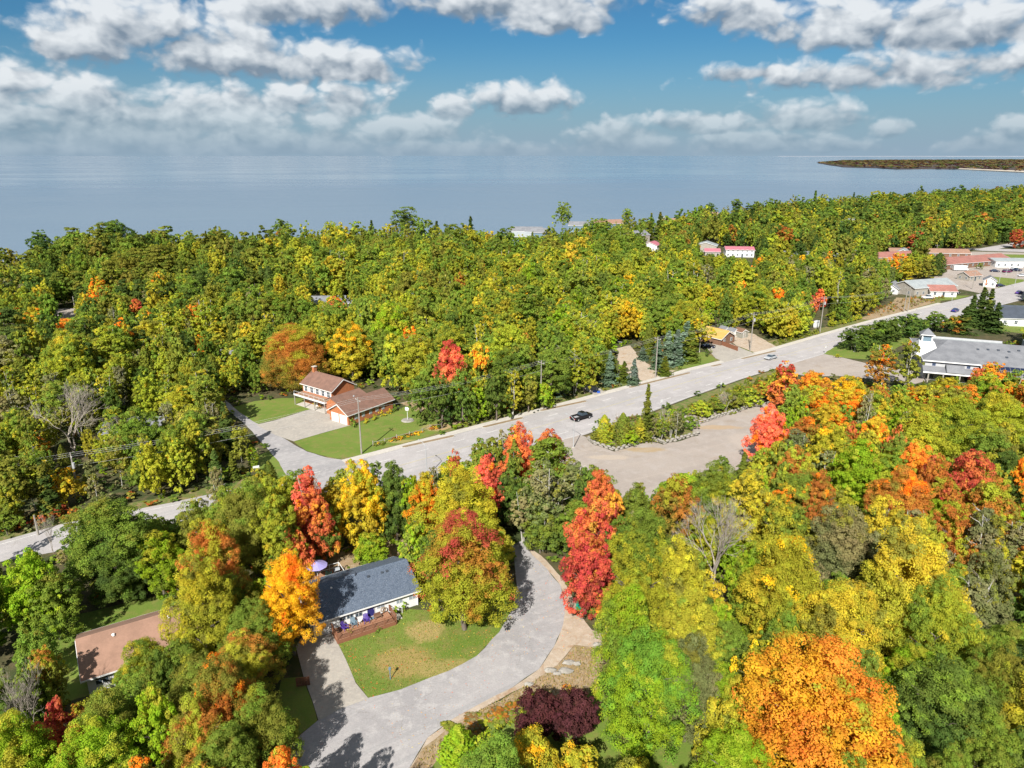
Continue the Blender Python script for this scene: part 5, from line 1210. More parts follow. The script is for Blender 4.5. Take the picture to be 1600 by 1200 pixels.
def bare_mesh(seed, levels, spread, twig, name='trunk_bare'):
    """branching skeleton of a leafless tree, one unit tall"""
    R = random.Random(seed); mb = MB(); tw = MB()
    def grow(p, d, L, r, lv):
        q = p + d * L; mid = p.lerp(q, .5) + Vector((R.uniform(-1, 1), R.uniform(-1, 1), R.uniform(-1, 1))) * L * 0.07
        (mb if lv > 2 else tw).tube([p, mid, q], [r, r * .85, r * .7], 6 if lv > 3 else 3, cap=False)
        if lv == 0: return
        for i in range(3 if lv > 1 else 4):
            ax = Vector((R.uniform(-1, 1), R.uniform(-1, 1), R.uniform(-1, 1))).cross(d).normalized()
            nd = (d + ax * math.tan(spread * R.uniform(.5, 1.2)) + Vector((0, 0, 0.16))).normalized()
            grow(q, nd, L * R.uniform(.62, .85), r * 0.58, lv - 1)
    for k in range(2):
        grow(Vector((0.015 * k, 0, -0.02)), Vector((0.10 - 0.2 * k, R.uniform(-.1, .1), 1)).normalized(), 0.30, 0.016, levels)
    zs = max(v[2] for v in tw.v); mb.v = [(x / zs, y / zs, z / zs) for x, y, z in mb.v]; tw.v = [(x / zs, y / zs, z / zs) for x, y, z in tw.v]
    return mb.mesh(name, M['dead_bark']), tw.mesh('twigs_bare', M['dead_bark'])


BARE = [bare_mesh(s, 6, 0.55, 1) for s in (3, 8)] 
BARE_FAR = [bare_mesh(s, 4, 0.6, 1) for s in (5, 6)]

# ---- foliage colours (albedo)
G1 = (0.092, 0.146, 0.030); G2 = (0.150, 0.216, 0.034); G3 = (0.19, 0.29, 0.02); OL = (0.188, 0.195, 0.036); YG = (0.295, 0.315, 0.034); YE = (0.41, 0.345, 0.035)
GO = (0.64, 0.40, 0.025); OR = (0.66, 0.21, 0.022); RO = (0.52, 0.17, 0.06); RE = (0.38, 0.075, 0.052); DR = (0.20, 0.048, 0.035); RU = (0.36, 0.155, 0.035); PK = (0.68, 0.17, 0.10)
DG = (0.056, 0.096, 0.026); BG_ = (0.10, 0.15, 0.10); PU = (0.055, 0.022, 0.026); GY = (0.21, 0.20, 0.10); SG = (0.11, 0.13, 0.040); PY = (0.34, 0.33, 0.08); LM = (0.13, 0.235, 0.03); BR = (0.20, 0.12, 0.05)
PAL = {   # name: (tint_a, tint_b, tint_c, share b, share c, top bias, words)
    'green': (G1, G2, OL, .55, .06, .4, 'green'), 'deep': (DG, G1, G2, .5, .2, .4, 'dark green'), 'bright': (G2, G3, YG, .6, .2, .5, 'bright green'), 'lime': (G3, LM, YG, .55, .10, .2, 'lime green'),
    'olive': (OL, G2, YG, .40, .10, .3, 'olive green'), 'yellowgreen': (YG, G2, YE, .38, .13, .3, 'yellow-green'), 'yellow': (YE, YG, GO, .40, .10, .6, 'yellow'), 'gold': ((0.62, 0.33, 0.035), GO, OR, .40, .22, .4, 'golden yellow'),
    'orange': ((0.55, 0.31, 0.03), (0.58, 0.22, 0.035), YG, .55, .16, .4, 'orange'), 'orangegreen': (G2, OR, YE, .40, .25, 1.1, 'orange-topped green'), 'redgreen': (YG, RU, RE, .45, .22, .7, 'red and green'), 'redorange': (RO, (0.60, 0.30, 0.05), RE, .35, .3, .4, 'red-orange'),
    'red': (RE, RO, (0.42, 0.24, 0.05), .45, .12, .3, 'red'), 'darkred': (DR, RE, RU, .50, .25, .5, 'dark red'), 'rust': (RU, OL, OR, .30, .10, .5, 'rust brown'), 'rustgreen': (OL, RU, YG, .45, .25, .8, 'green and rust'),
    'pink': (PK, RE, OR, .3, .2, .2, 'coral pink'), 'purple': (PU, (0.09, 0.03, 0.035), PU, .5, .1, .3, 'dark purple'), 'sage': ((0.15, 0.175, 0.07), GY, OL, .5, .2, .3, 'sage grey-green'), 'pale': (PY, YG, SG, .4, .3, .3, 'pale yellow-green'),
    'blue': (BG_, (0.16, 0.22, 0.18), BG_, .5, .1, .3, 'silvery blue'), 'conifer': (DG, (0.075, 0.115, 0.03), OL, .5, .15, .3, 'dark green'), 'olivecon': ((0.10, 0.135, 0.025), (0.15, 0.17, 0.028), OL, .5, .15, .3, 'olive green'),
    'yelloworange': (YE, GO, YG, .5, .18, .7, 'yellow and orange'), 'olivegold': (YG, YE, OL, .40, .14, .5, 'olive and gold'), 'brown': (BR, GY, RU, .5, .2, .2, 'brown'),
    'coraltop': (G2, PK, RE, .55, .2, 1.3, 'coral-topped green'), 'dullred': ((0.30, 0.075, 0.04), RU, RE, .4, .15, .5, 'dull red')}
NAME = {'maple': 'maple_tree', 'poplar': 'poplar_tree', 'birch': 'birch_tree', 'bush': 'shrub', 'small': 'small_tree', 'pine': 'pine_tree', 'spruce': 'spruce_tree', 'cedar': 'cedar_tree', 'bare': 'bare_tree'}
RAD = {'maple': .40, 'poplar': .24, 'birch': .26, 'bush': .66, 'small': .46, 'pine': .30, 'spruce': .19, 'cedar': .17, 'bare': .42}
FIRST = {}
TREES = []        # (object, kind, palette, height, radius, x, y, label or None, group)


def make_tree(kind, x, y, h, r, pal, label=None, group=None, lod=None, rz=None, z=0.0):
    """r is the crown radius in metres"""
    if lod is None:
        px = Q(x, y, h / 2)[2] * r * 2 * 0.64
        lod = 0 if px > 66 else (1 if px > 38 else (2 if px > 14 else 3))
    R = random.Random(int(x * 71 + y * 13))
    root = empty(NAME[kind], (x, y, z), R.uniform(0, 6.28) if rz is None else rz)
    sxy = r / RAD[kind]; sc = (sxy, sxy, h)
    if kind == 'bare':
        bm_ = (BARE if lod < 3 else BARE_FAR)[R.randrange(2)]
        tr = put('trunk', bm_[0], root, scale=sc); cr = put('twigs', bm_[1], root, scale=sc)
    else:
        tr = put('trunk', TRUNK[kind, 0 if lod < 2 else 1, R.randrange(2)], root, scale=(sxy * .5 + h * .5, sxy * .5 + h * .5, h))
        cr = put('crown', CROWN['maple', -1, 0] if kind == 'maple' and lod == 0 and r > 9.3 else CROWN[kind, lod, R.randrange(VAR[kind][lod])], root, scale=sc)
        p = PAL[pal]
        gn = R.uniform(.88, 1.14); j = lambda c: [max(0.004, v * gn * (1 + R.uniform(-.06, .06))) for v in c]
        cr['tint_a'] = j(p[0]); cr['tint_b'] = j(p[1]); cr['tint_c'] = j(p[2])
        cr['patch'] = [p[3] + R.uniform(-.22, .22), max(0.0, p[4] + R.uniform(-.06, .06)), p[5]]
    root['category'] = 'shrub' if kind == 'bush' else 'tree'
    if group: root['group'] = group
    TREES.append([root, kind, pal, h, r, x, y, label]); return root


def inside(poly, x, y):
    x = np.asarray(x, float); y = np.asarray(y, float); c = np.zeros(x.shape, bool); n = len(poly); j = n - 1
    for i in range(n):
        xi, yi = poly[i]; xj, yj = poly[j]
        if yi != yj:
            c ^= ((yi > y) != (yj > y)) & (x < (xj - xi) * (y - yi) / (yj - yi) + xi)
        j = i
    return c


def hero(kind, px, ytop, wpx, h, pal, label=None, group=None, z=0.0):
    """a tree whose top is seen at px, ytop and whose crown is wpx wide in the 1600 px photograph"""
    for _ in range(14):                                   # a trunk never stands on paving: a lower tree farther back has the same top
        x, y = P(px, ytop, h)
        if not any(inside(g_, np.array([x]), np.array([y]))[0] for g_ in PAVED): break
        h *= 0.94
    r = min(wpx / 2 / Q(x, y, h * 0.6)[2], (0.52 if kind not in ('small', 'bare') else 0.8) * h)
    return make_tree(kind, x, y, h, r, pal, label, group)
# ------------------------------------------------------------------ the individual trees, placed where their tops show
HER = [
 # foreground, left
 ('maple', 165, 778, 165, 15, 'green'), ('maple', 240, 830, 80, 10.5, 'bright'), ('maple', 30, 862, 100, 13, 'bright'), ('maple', 70, 893, 100, 10, 'green'), ('maple', 175, 842, 110, 10, 'deep'),
 ('maple', 318, 812, 110, 16, 'rustgreen'), ('maple', 302, 868, 124, 16, 'olivegold'), ('maple', 385, 752, 130, 16, 'olive'), ('maple', 350, 762, 84, 14, 'yellowgreen'), ('maple', 135, 792, 80, 12, 'green'), ('maple', 300, 778, 76, 12.5, 'olive'), ('maple', 222, 812, 60, 10, 'green'), ('maple', 445, 748, 66, 12, 'yellowgreen'), ('maple', 415, 742, 60, 13, 'olivegold'), ('maple', 443, 864, 112, 14.5, 'gold'),
 ('birch', 478, 728, 60, 15, 'pink'), ('maple', 487, 765, 70, 13, 'redorange'), ('small', 455, 832, 60, 9, 'red'), ('maple', 425, 770, 90, 15, 'yellowgreen'), ('maple', 560, 716, 88, 15.5, 'yelloworange'),
 ('maple', 613, 724, 62, 14, 'deep'), ('maple', 715, 728, 140, 17, 'olivegold'), ('maple', 722, 804, 158, 17, 'redgreen'), ('maple', 662, 742, 70, 14, 'orangegreen'), ('small', 710, 707, 30, 11, 'red'), ('maple', 760, 712, 60, 13, 'pink'),
 ('maple', 812, 660, 62, 14, 'redorange'), ('maple', 860, 672, 66, 14, 'red'), ('birch', 850, 715, 70, 16, 'sage'), ('birch', 818, 762, 52, 11, 'sage'), ('birch', 872, 745, 56, 12, 'sage'), ('small', 845, 802, 60, 7, 'green'),
 ('maple', 938, 738, 66, 13, 'redorange'), ('maple', 930, 778, 96, 15, 'red'), ('maple', 918, 832, 90, 12.5, 'darkred'), ('maple', 962, 770, 56, 12, 'redorange'), ('small', 930, 898, 56, 6, 'rust'),
 ('small', 425, 872, 50, 8, 'olive'), ('maple', 503, 788, 62, 10, 'green'), ('small', 580, 836, 60, 6, 'bright'), ('small', 645, 822, 55, 9, 'bright'), ('small', 640, 745, 44, 12, 'bright'),
 # foreground centre and right
 ('maple', 1010, 792, 110, 16, 'yellowgreen'), ('maple', 1062, 742, 90, 15, 'rustgreen'), ('maple', 1125, 722, 110, 14, 'yellowgreen'), ('maple', 1175, 735, 90, 15, 'olivegold'), ('maple', 1000, 850, 120, 16, 'yellowgreen'), ('maple', 1065, 842, 110, 16, 'olivegold'),
 ('maple', 985, 920, 130, 15, 'bright'), ('maple', 1085, 925, 120, 14, 'yellowgreen'), ('maple', 1180, 850, 80, 14, 'bright'), ('bare', 1128, 764, 116, 17, 'olive'), ('maple', 1020, 985, 165, 15, 'lime'), ('maple', 1085, 985, 110, 14, 'sage'),
 ('small', 845, 1082, 80, 6.5, 'purple'), ('small', 902, 1080, 78, 6.5, 'purple'), ('maple', 1235, 832, 150, 18, 'yellow'), ('maple', 1430, 818, 165, 19, 'olivegold'), ('small', 1465, 852, 44, 9, 'gold'), ('maple', 1330, 905, 170, 16, 'olivegold'), ('maple', 1480, 900, 120, 16, 'yellowgreen'),
 ('maple', 1290, 1003, 290, 18, 'orange'), ('maple', 1190, 1005, 90, 13, 'yellow'), ('small', 1135, 1100, 85, 8.5, 'olivegold'), ('maple', 1490, 1035, 140, 11, 'deep'), ('maple', 1430, 1010, 110, 11, 'bright'), ('maple', 1570, 1000, 110, 13, 'olive'),
 ('maple', 1560, 1110, 110, 11, 'green'), ('maple', 1380, 1085, 90, 10, 'bright'), ('small', 830, 1150, 105, 8, 'yellow'), ('small', 905, 1165, 80, 6, 'yellow'), ('cedar', 714, 1135, 56, 6, 'lime'), ('small', 763, 1148, 56, 4.6, 'bright'), ('small', 1000, 1190, 60, 5, 'yellow'),
 ('maple', 340, 1028, 125, 14, 'rust'), ('maple', 395, 1075, 120, 13, 'olive'), ('maple', 300, 1085, 110, 13, 'rustgreen'), ('maple', 215, 1003, 105, 9, 'yellowgreen'), ('small', 85, 1095, 50, 9, 'red'), ('small', 62, 1135, 60, 9, 'red'), ('maple', 155, 1075, 130, 13, 'olive'),
 ('maple', 235, 1075, 90, 13, 'bright'), ('maple', 430, 1170, 90, 11, 'orange'), ('maple', 212, 1178, 80, 11, 'rust'), ('maple', 350, 1140, 130, 11, 'green'), ('bare', 22, 1040, 90, 12, 'olive'), ('maple', 60, 1010, 60, 9, 'rustgreen'), ('maple', 120, 1130, 90, 11, 'rustgreen'), ('small', 45, 985, 60, 7, 'green'),
 # mid right: the mixed hardwoods
 ('maple', 1206, 632, 66, 13, 'pink'), ('maple', 1232, 566, 58, 12, 'redorange'), ('maple', 1275, 578, 70, 11, 'orange'), ('maple', 1330, 590, 80, 11, 'yelloworange'), ('maple', 1290, 608, 70, 12, 'orangegreen'), ('maple', 1375, 610, 70, 12, 'yellowgreen'),
 ('maple', 1260, 650, 70, 12, 'rust'), ('maple', 1345, 690, 100, 15, 'bright'), ('maple', 1300, 665, 80, 14, 'yellow'), ('maple', 1420, 728, 105, 15, 'rust'), ('maple', 1528, 706, 95, 15, 'red'), ('maple', 1470, 712, 66, 14, 'dullred'), ('maple', 1487, 760, 46, 12, 'dullred'),
 ('maple', 1285, 738, 72, 14, 'rust'), ('small', 1404, 669, 40, 12, 'red'), ('small', 1332, 660, 40, 11, 'dullred'), ('maple', 1372, 652, 60, 12, 'orangegreen'), ('maple', 1500, 622, 140, 16, 'yellowgreen'), ('maple', 1570, 615, 110, 15, 'olivegold'), ('maple', 1450, 640, 100, 15, 'yellowgreen'),
 ('maple', 1560, 665, 100, 14, 'olive'), ('maple', 1580, 705, 70, 12, 'deep'), ('maple', 1440, 690, 70, 13, 'orange'), ('maple', 1320, 790, 130, 15, 'sage'), ('maple', 1250, 700, 80, 14, 'rustgreen'), ('maple', 1395, 780, 100, 15, 'olivegold'), ('maple', 1560, 750, 90, 14, 'rustgreen'), ('maple', 1500, 785, 90, 14, 'rustgreen'),
 ('maple', 1230, 780, 100, 15, 'yellowgreen'), ('birch', 1550, 790, 70, 15, 'sage'), ('birch', 1360, 605, 30, 14, 'sage'), ('maple', 1555, 860, 90, 13, 'sage'),
 ('birch', 1383, 536, 52, 14, 'rust'), ('birch', 1425, 530, 48, 15, 'olive'), ('maple', 1480, 588, 60, 9, 'olivegold'), ('maple', 1555, 563, 58, 10, 'orange'), ('small', 1532, 575, 26, 8, 'redorange'), ('maple', 1440, 602, 80, 9, 'orangegreen'), ('maple', 1515, 600, 80, 10, 'orange'), ('birch', 1590, 575, 50, 12, 'olive'),
 # the planted island and hedge
 ('spruce', 1014, 598, 30, 13.5, 'olivecon'), ('cedar', 945, 648, 22, 6.5, 'yellowgreen'), ('small', 958, 662, 26, 4, 'yellowgreen'), ('cedar', 974, 645, 24, 7.5, 'olive'), ('small', 988, 662, 28, 4.5, 'olive'), ('small', 932, 674, 22, 2.6, 'olive'), ('cedar', 1000, 654, 20, 6, 'yellowgreen'), ('birch', 1034, 650, 28, 7, 'olive'), ('birch', 1050, 644, 24, 6, 'yellowgreen'), ('small', 985, 672, 30, 4.5, 'bright'),
 ('birch', 1022, 652, 26, 8, 'sage'), ('birch', 1060, 640, 26, 7, 'sage'), ('small', 1078, 650, 26, 3.4, 'green'), ('small', 1098, 627, 32, 4, 'yellowgreen'), ('small', 1120, 622, 34, 4, 'olive'), ('bare', 1137, 610, 32, 6, 'olive'), ('small', 1150, 612, 36, 5, 'olive'), ('small', 1172, 606, 38, 5, 'yellowgreen'), ('bare', 1040, 632, 18, 8, 'olive'), ('bare', 966, 640, 16, 8, 'olive'), ('bush', 955, 688, 34, 1.8, 'bright'), ('bush', 1005, 680, 34, 1.6, 'green'), ('small', 1192, 596, 34, 5, 'rustgreen'),
 ('small', 1335, 512, 44, 7.5, 'deep'), ('small', 1355, 508, 46, 8, 'deep'), ('small', 1375, 502, 46, 8, 'deep'), ('small', 1395, 497, 46, 8, 'deep'), ('small', 1415, 492, 46, 8, 'deep'), ('small', 1432, 492, 38, 7.5, 'deep'), ('small', 1467, 488, 42, 7, 'deep'), ('small', 1492, 494, 36, 6, 'rust'), ('small', 1308, 552, 26, 3.2, 'yellowgreen'),
 ('spruce', 1524, 460, 34, 12, 'conifer'), ('spruce', 1540, 448, 38, 15, 'conifer'), ('spruce', 1552, 450, 36, 14, 'conifer'), ('spruce', 1512, 478, 36, 10, 'conifer'), ('spruce', 1562, 472, 34, 11, 'conifer'), ('small', 1558, 502, 46, 3.5, 'green'), ('maple', 1533, 409, 40, 9.5, 'green'),
 # across the road
 ('spruce', 878, 558, 32, 10.5, 'blue'), ('spruce', 954, 548, 30, 10, 'blue'), ('spruce', 1075, 501, 40, 12, 'blue'), ('spruce', 1046, 516, 34, 11, 'blue'), ('spruce', 1005, 541, 26, 9, 'blue'), ('spruce', 992, 560, 24, 8, 'blue'), ('spruce', 1082, 510, 40, 11, 'olivecon'), ('spruce', 1030, 530, 30, 10, 'blue'), ('spruce', 976, 564, 26, 6, 'olivecon'), ('spruce', 1060, 514, 34, 11, 'blue'), ('spruce', 1040, 556, 28, 7, 'olivecon'),
 ('small', 917, 566, 27, 6.5, 'red'), ('poplar', 1098, 488, 36, 13, 'yellow'), ('maple', 1075, 478, 40, 12, 'yellow'), ('small', 895, 570, 30, 6, 'bright'), ('bush', 1105, 546, 14, 2.2, 'deep'),
 ('maple', 455, 508, 112, 18, 'rustgreen'), ('maple', 545, 504, 74, 17, 'yelloworange'), ('maple', 597, 515, 64, 13, 'green'), ('maple', 645, 520, 80, 17, 'yellowgreen'), ('maple', 703, 534, 60, 18, 'coraltop'), ('maple', 748, 535, 52, 17, 'orangegreen'), ('maple', 678, 552, 56, 14, 'green'), ('maple', 790, 545, 60, 15, 'green'), ('small', 674, 502, 50, 10, 'brown'), ('maple', 720, 516, 50, 15, 'yellowgreen'), ('maple', 580, 540, 40, 10, 'green'),
 ('maple', 655, 578, 46, 13, 'green'), ('maple', 688, 585, 46, 13, 'deep'), ('maple', 722, 575, 50, 15, 'green'), ('maple', 745, 590, 40, 11, 'bright'), ('maple', 775, 568, 50, 15, 'green'), ('birch', 800, 575, 40, 14, 'yellowgreen'), ('maple', 826, 585, 40, 11, 'olive'), ('small', 850, 600, 34, 7, 'bright'), ('small', 765, 610, 36, 7, 'green'), ('small', 705, 622, 34, 6, 'green'), ('small', 735, 618, 34, 6, 'bright'),
 ('maple', 640, 470, 60, 15, 'yellowgreen'), ('small', 438, 478, 26, 9, 'red'), ('maple', 524, 464, 44, 11, 'redorange'), ('small', 582, 434, 18, 11, 'yellow'), ('maple', 100, 500, 60, 13, 'orange'), ('maple', 210, 467, 34, 13, 'redorange'), ('maple', 300, 472, 40, 12, 'orange'), ('small', 195, 557, 24, 9, 'redorange'), ('maple', 60, 520, 50, 10, 'rust'), ('maple', 150, 530, 60, 12, 'yelloworange'),
 ('bare', 95, 603, 112, 15, 'olive'), ('birch', 52, 672, 44, 8, 'orange'), ('spruce', 348, 628, 46, 12, 'conifer'), ('spruce', 333, 700, 32, 8, 'conifer'), ('spruce', 360, 705, 26, 6, 'olivecon'), ('cedar', 392, 695, 16, 5, 'bright'), ('small', 290, 640, 90, 10, 'pale'), ('small', 265, 665, 60, 8, 'pale'), ('maple', 20, 640, 60, 12, 'yellowgreen'), ('maple', 172, 632, 50, 9, 'yellowgreen'), ('spruce', 60, 715, 44, 11, 'conifer'), ('small', 95, 735, 50, 7, 'yelloworange'), ('small', 330, 680, 40, 7, 'pale'),
 ('bare', 190, 650, 50, 9, 'olive'), ('bare', 70, 802, 30, 7, 'olive'), ('maple', 1250, 455, 40, 11, 'orange'), ('small', 1268, 462, 22, 8, 'redorange'), ('small', 1284, 452, 22, 9, 'red'),
 ('maple', 1290, 400, 72, 10, 'orange'), ('maple', 1407, 394, 56, 12, 'orange'), ('maple', 1437, 361, 32, 14, 'dullred'), ('small', 1452, 362, 16, 9, 'purple'), ('maple', 1420, 404, 50, 12, 'olivegold'), ('maple', 1592, 358, 30, 13, 'dullred'), ('maple', 1500, 349, 24, 12, 'yellow'), ('cedar', 1470, 395, 22, 12, 'conifer'), ('maple', 1450, 402, 44, 11, 'olive'), ('small', 1493, 378, 16, 6, 'purple'),
 # skyline
 ('poplar', 632, 323, 44, 24, 'green'), ('maple', 438, 341, 34, 18, 'deep'), ('maple', 175, 341, 66, 23, 'deep'), ('pine', 255, 351, 50, 20, 'green'), ('maple', 60, 358, 64, 17, 'deep'), ('maple', 350, 359, 44, 15, 'deep'), ('poplar', 880, 314, 27, 26, 'green'), ('spruce', 580, 343, 16, 18, 'conifer'), ('spruce', 735, 337, 22, 19, 'conifer'), ('spruce', 682, 344, 18, 17, 'conifer'), ('maple', 515, 345, 50, 15, 'yellowgreen'),
 ('pine', 1152, 308, 22, 22, 'deep'), ('maple', 1110, 316, 28, 17, 'deep'), ('spruce', 1275, 297, 14, 22, 'deep'), ('pine', 1440, 289, 12, 20, 'deep'), ('spruce', 336, 392, 18, 16, 'sage'), ('spruce', 1335, 300, 12, 20, 'conifer'), ('maple', 980, 325, 22, 15, 'olive'),
]
HX = []
for h_ in HER:
    o = hero(*h_); HX.append((o.location.x, o.location.y, TREES[-1][4]))
LABEL_HERO = {0: 'large green maple with a few red sprigs, left of the road gap', 9: 'big golden-orange maple beside the blue-grey roof', 14: 'tall maple, orange above and yellow below, behind the bungalow yard', 17: 'maple mottled red and green in front of the bungalow lawn',
              28: 'tall dark red maple at the right of the crescent street', 45: 'large bare-crowned tree with pale twigs amid the yellow-green maples', 46: 'large lime green maple right of the gravel shoulder'}
NHERO = len(TREES)

# bushes that are things of their own
for (px, py, r, h, pal, lb) in [(619, 962, .55, 1.5, 'bright', 'small clipped green shrub at the white wall, left of two'), (632, 955, .5, 1.5, 'bright', 'small clipped green shrub at the white wall, right of two'), (604, 672 - 12, 1.0, 1.6, 'bright', ''),
                                 (551, 667, 1.1, 2.0, 'green', 'round green bush at the front corner of the garage wing'), (572, 661, .8, 1.2, 'yellow', 'yellowing bush third along the garage wall'), (585, 656, .9, 1.4, 'olivegold', 'gold-green bush in the middle of the garage wall'), (597, 651, .9, 1.5, 'yellow', 'bright yellow bush under the garage windows'), (609, 647, .8, 1.4, 'yellow', 'yellow bush next to the far green one'), (617, 643, 1.1, 1.8, 'green', 'green bush at the far end of the garage wall'),
                                 (477, 624, .8, 1.2, 'yellow', 'yellow shrub at the far end of the porch bed'), (485, 629, .8, 1.1, 'yelloworange', 'orange-yellow shrub second from the far end of the porch bed'), (493, 634, .8, 1.1, 'yellow', 'yellow shrub in the middle of the porch bed'), (500, 639, .8, 1.0, 'rustgreen', 'rusty shrub at the near end of the porch bed'),
                                 (546, 993, .8, .9, 'pale', 'white-flecked flowering bush at the left foot of the front deck'), (928, 968, 1.0, 1.6, 'green', 'green bush below the turquoise utility box'), (938, 985, 1.0, 1.1, 'yellowgreen', 'yellow-green bush on the tip of the gravel shoulder'), (590, 985, .7, .6, 'green', 'low green plant in front of the deck skirt')]:
    if not lb: continue
    make_tree('bush', *P(px, py), h, r, pal, lb)
NBUSH = len(TREES)

# ------------------------------------------------------------------ open ground of the photograph: no wild tree may stand in front of it
CLEAR = [
 [(540, 722), (575, 709), (700, 676), (800, 648), (917, 618), (1080, 573), (1200, 544), (1285, 519), (1360, 498), (1415, 484), (1470, 470), (1545, 450), (1600, 432), (1600, 470), (1560, 480), (1500, 496), (1452, 511), (1300, 552), (1222, 574), (1160, 597), (1022, 645), (915, 680), (905, 690), (870, 682), (840, 655), (795, 655), (700, 708), (640, 748), (600, 720)],
 [(364, 636), (440, 620), (470, 618), (545, 640), (650, 622), (730, 655), (716, 668), (575, 712), (540, 724), (500, 735), (455, 735), (430, 715), (400, 680)],
 [(470, 575), (540, 572), (622, 602), (624, 640), (545, 668), (470, 630)],
 [(915, 685), (960, 706), (1013, 690), (1036, 696), (1092, 680), (1066, 668), (1185, 632), (1195, 650), (1180, 700), (1120, 715), (1040, 745), (1015, 762), (985, 755), (950, 730), (925, 705)],
 [(0, 846), (95, 820), (95, 845), (0, 868)], [(109, 704), (121, 704), (131, 776), (119, 776)], [(841, 561), (853, 561), (850, 632), (842, 632)], [(1167, 487), (1186, 487), (1178, 545), (1166, 545)], [(1275, 462), (1296, 462), (1290, 520), (1276, 520)], [(1024, 524), (1037, 524), (1030, 590), (1019, 590)], [(205, 800), (262, 788), (262, 800), (212, 815)],
 [(492, 905), (640, 865), (648, 950), (640, 1015), (745, 1030), (800, 955), (808, 885), (805, 865), (840, 880), (905, 960), (975, 1000), (960, 1030), (860, 1065), (800, 1100), (690, 1150), (640, 1200), (450, 1200), (470, 1150), (480, 1060), (500, 990)],
 [(128, 985), (233, 960), (250, 1000), (200, 1050), (145, 1060), (128, 1050)], [(60, 1010), (128, 990), (130, 1080), (90, 1085)],
 [(505, 872), (545, 860), (640, 840), (640, 868), (500, 905)], [(820, 860), (862, 880), (900, 950), (870, 900)], [(905, 945), (925, 945), (940, 985), (905, 985)],
 [(1092, 522), (1150, 505), (1180, 512), (1215, 530), (1215, 545), (1120, 575), (1085, 560)], [(1360, 560), (1455, 575), (1455, 592), (1400, 598), (1240, 590), (1290, 555)],
 [(1440, 505), (1600, 512), (1600, 586), (1545, 578), (1500, 588), (1440, 592)], [(1345, 490), (1390, 470), (1395, 445), (1420, 425), (1490, 420), (1500, 450), (1470, 470), (1415, 487), (1360, 500)],
 [(1472, 402), (1530, 388), (1600, 376), (1600, 430), (1540, 452), (1500, 455), (1490, 420)], [(1450, 384), (1480, 386), (1530, 388), (1480, 400), (1450, 395)], [(1500, 500), (1600, 490), (1600, 515), (1520, 515)], [(1572, 470), (1600, 468), (1600, 500), (1575, 498)],
 [(962, 535), (985, 530), (990, 560), (1030, 590), (1000, 597), (970, 590), (962, 550)], [(1055, 568), (1120, 552), (1110, 572), (1060, 580)],
 [(1133, 382), (1180, 382), (1182, 402), (1133, 398)], [(1096, 372), (1122, 372), (1130, 395), (1096, 395)], [(1012, 370), (1028, 370), (1028, 388), (1012, 388)],
 [(1222, 388), (1262, 388), (1262, 396), (1222, 396)], [(1302, 387), (1345, 387), (1345, 393), (1302, 395)], [(1306, 402), (1322, 402), (1320, 415), (1306, 415)], [(1372, 390), (1418, 384), (1416, 400), (1372, 402)],
 [(1110, 428), (1175, 430), (1180, 438), (1110, 436)], [(490, 455), (535, 455), (545, 467), (490, 467)], [(404, 471), (448, 471), (448, 480), (404, 480)], [(688, 445), (716, 445), (714, 452), (690, 452)], [(1070, 477), (1092, 480), (1092, 488), (1070, 484)],
 [(196, 645), (230, 645), (228, 666), (200, 664)], [(320, 540), (352, 540), (352, 552), (320, 552)], [(0, 402), (36, 402), (36, 408), (0, 410)], [(84, 482), (116, 482), (116, 496), (88, 496)], [(808, 350), (850, 350), (850, 356), (808, 360)], [(870, 335), (892, 335), (890, 352), (872, 352)], [(1262, 508), (1296, 505), (1290, 520), (1268, 520)],
]


def jitter_grid(x0, x1, y0, y1, s, R):
    gx, gy = np.meshgrid(np.arange(x0, x1, s), np.arange(y0, y1, s)); gx = gx.ravel() + R.uniform(-.42, .42, gx.size) * s; gy = gy.ravel() + R.uniform(-.42, .42, gy.size) * s
    return gx, gy


cand = []
for (y0, y1, s) in ((42, 120, 5.2), (120, 210, 5.0), (210, 330, 5.2), (330, 520, 6.2), (520, 1500, 9.0)):
    W_ = y1 * 0.74 + 20; gx, gy = jitter_grid(-W_, W_, y0, y1, s, rng); keep = np.abs(gx) < gy * 0.755 + 14
    cand.append(np.stack([gx[keep], gy[keep]], 1))
cand = np.concatenate(cand)
ok = inside(SHORE_POLY, cand[:, 0], cand[:, 1])
shore_in = inside([(x, y - 6) for x, y in SHORE_POLY], cand[:, 0], cand[:, 1]); ok &= shore_in
for g_ in GROUND: ok &= ~inside(g_, cand[:, 0], cand[:, 1])
for d in (1.8,):                                       # keep trunks a little off every paved edge
    for ax_, ay_ in ((d, 0), (-d, 0), (0, d), (0, -d)):
        for g_ in GROUND: ok &= ~inside(g_, cand[:, 0] + ax_, cand[:, 1] + ay_)
cand = cand[ok]
hx = np.array(HX)
d2 = ((cand[:, None, :] - hx[None, :, :2]) ** 2).sum(2); cand = cand[(d2 > (hx[None, :, 2] * 0.72) ** 2).all(1)]

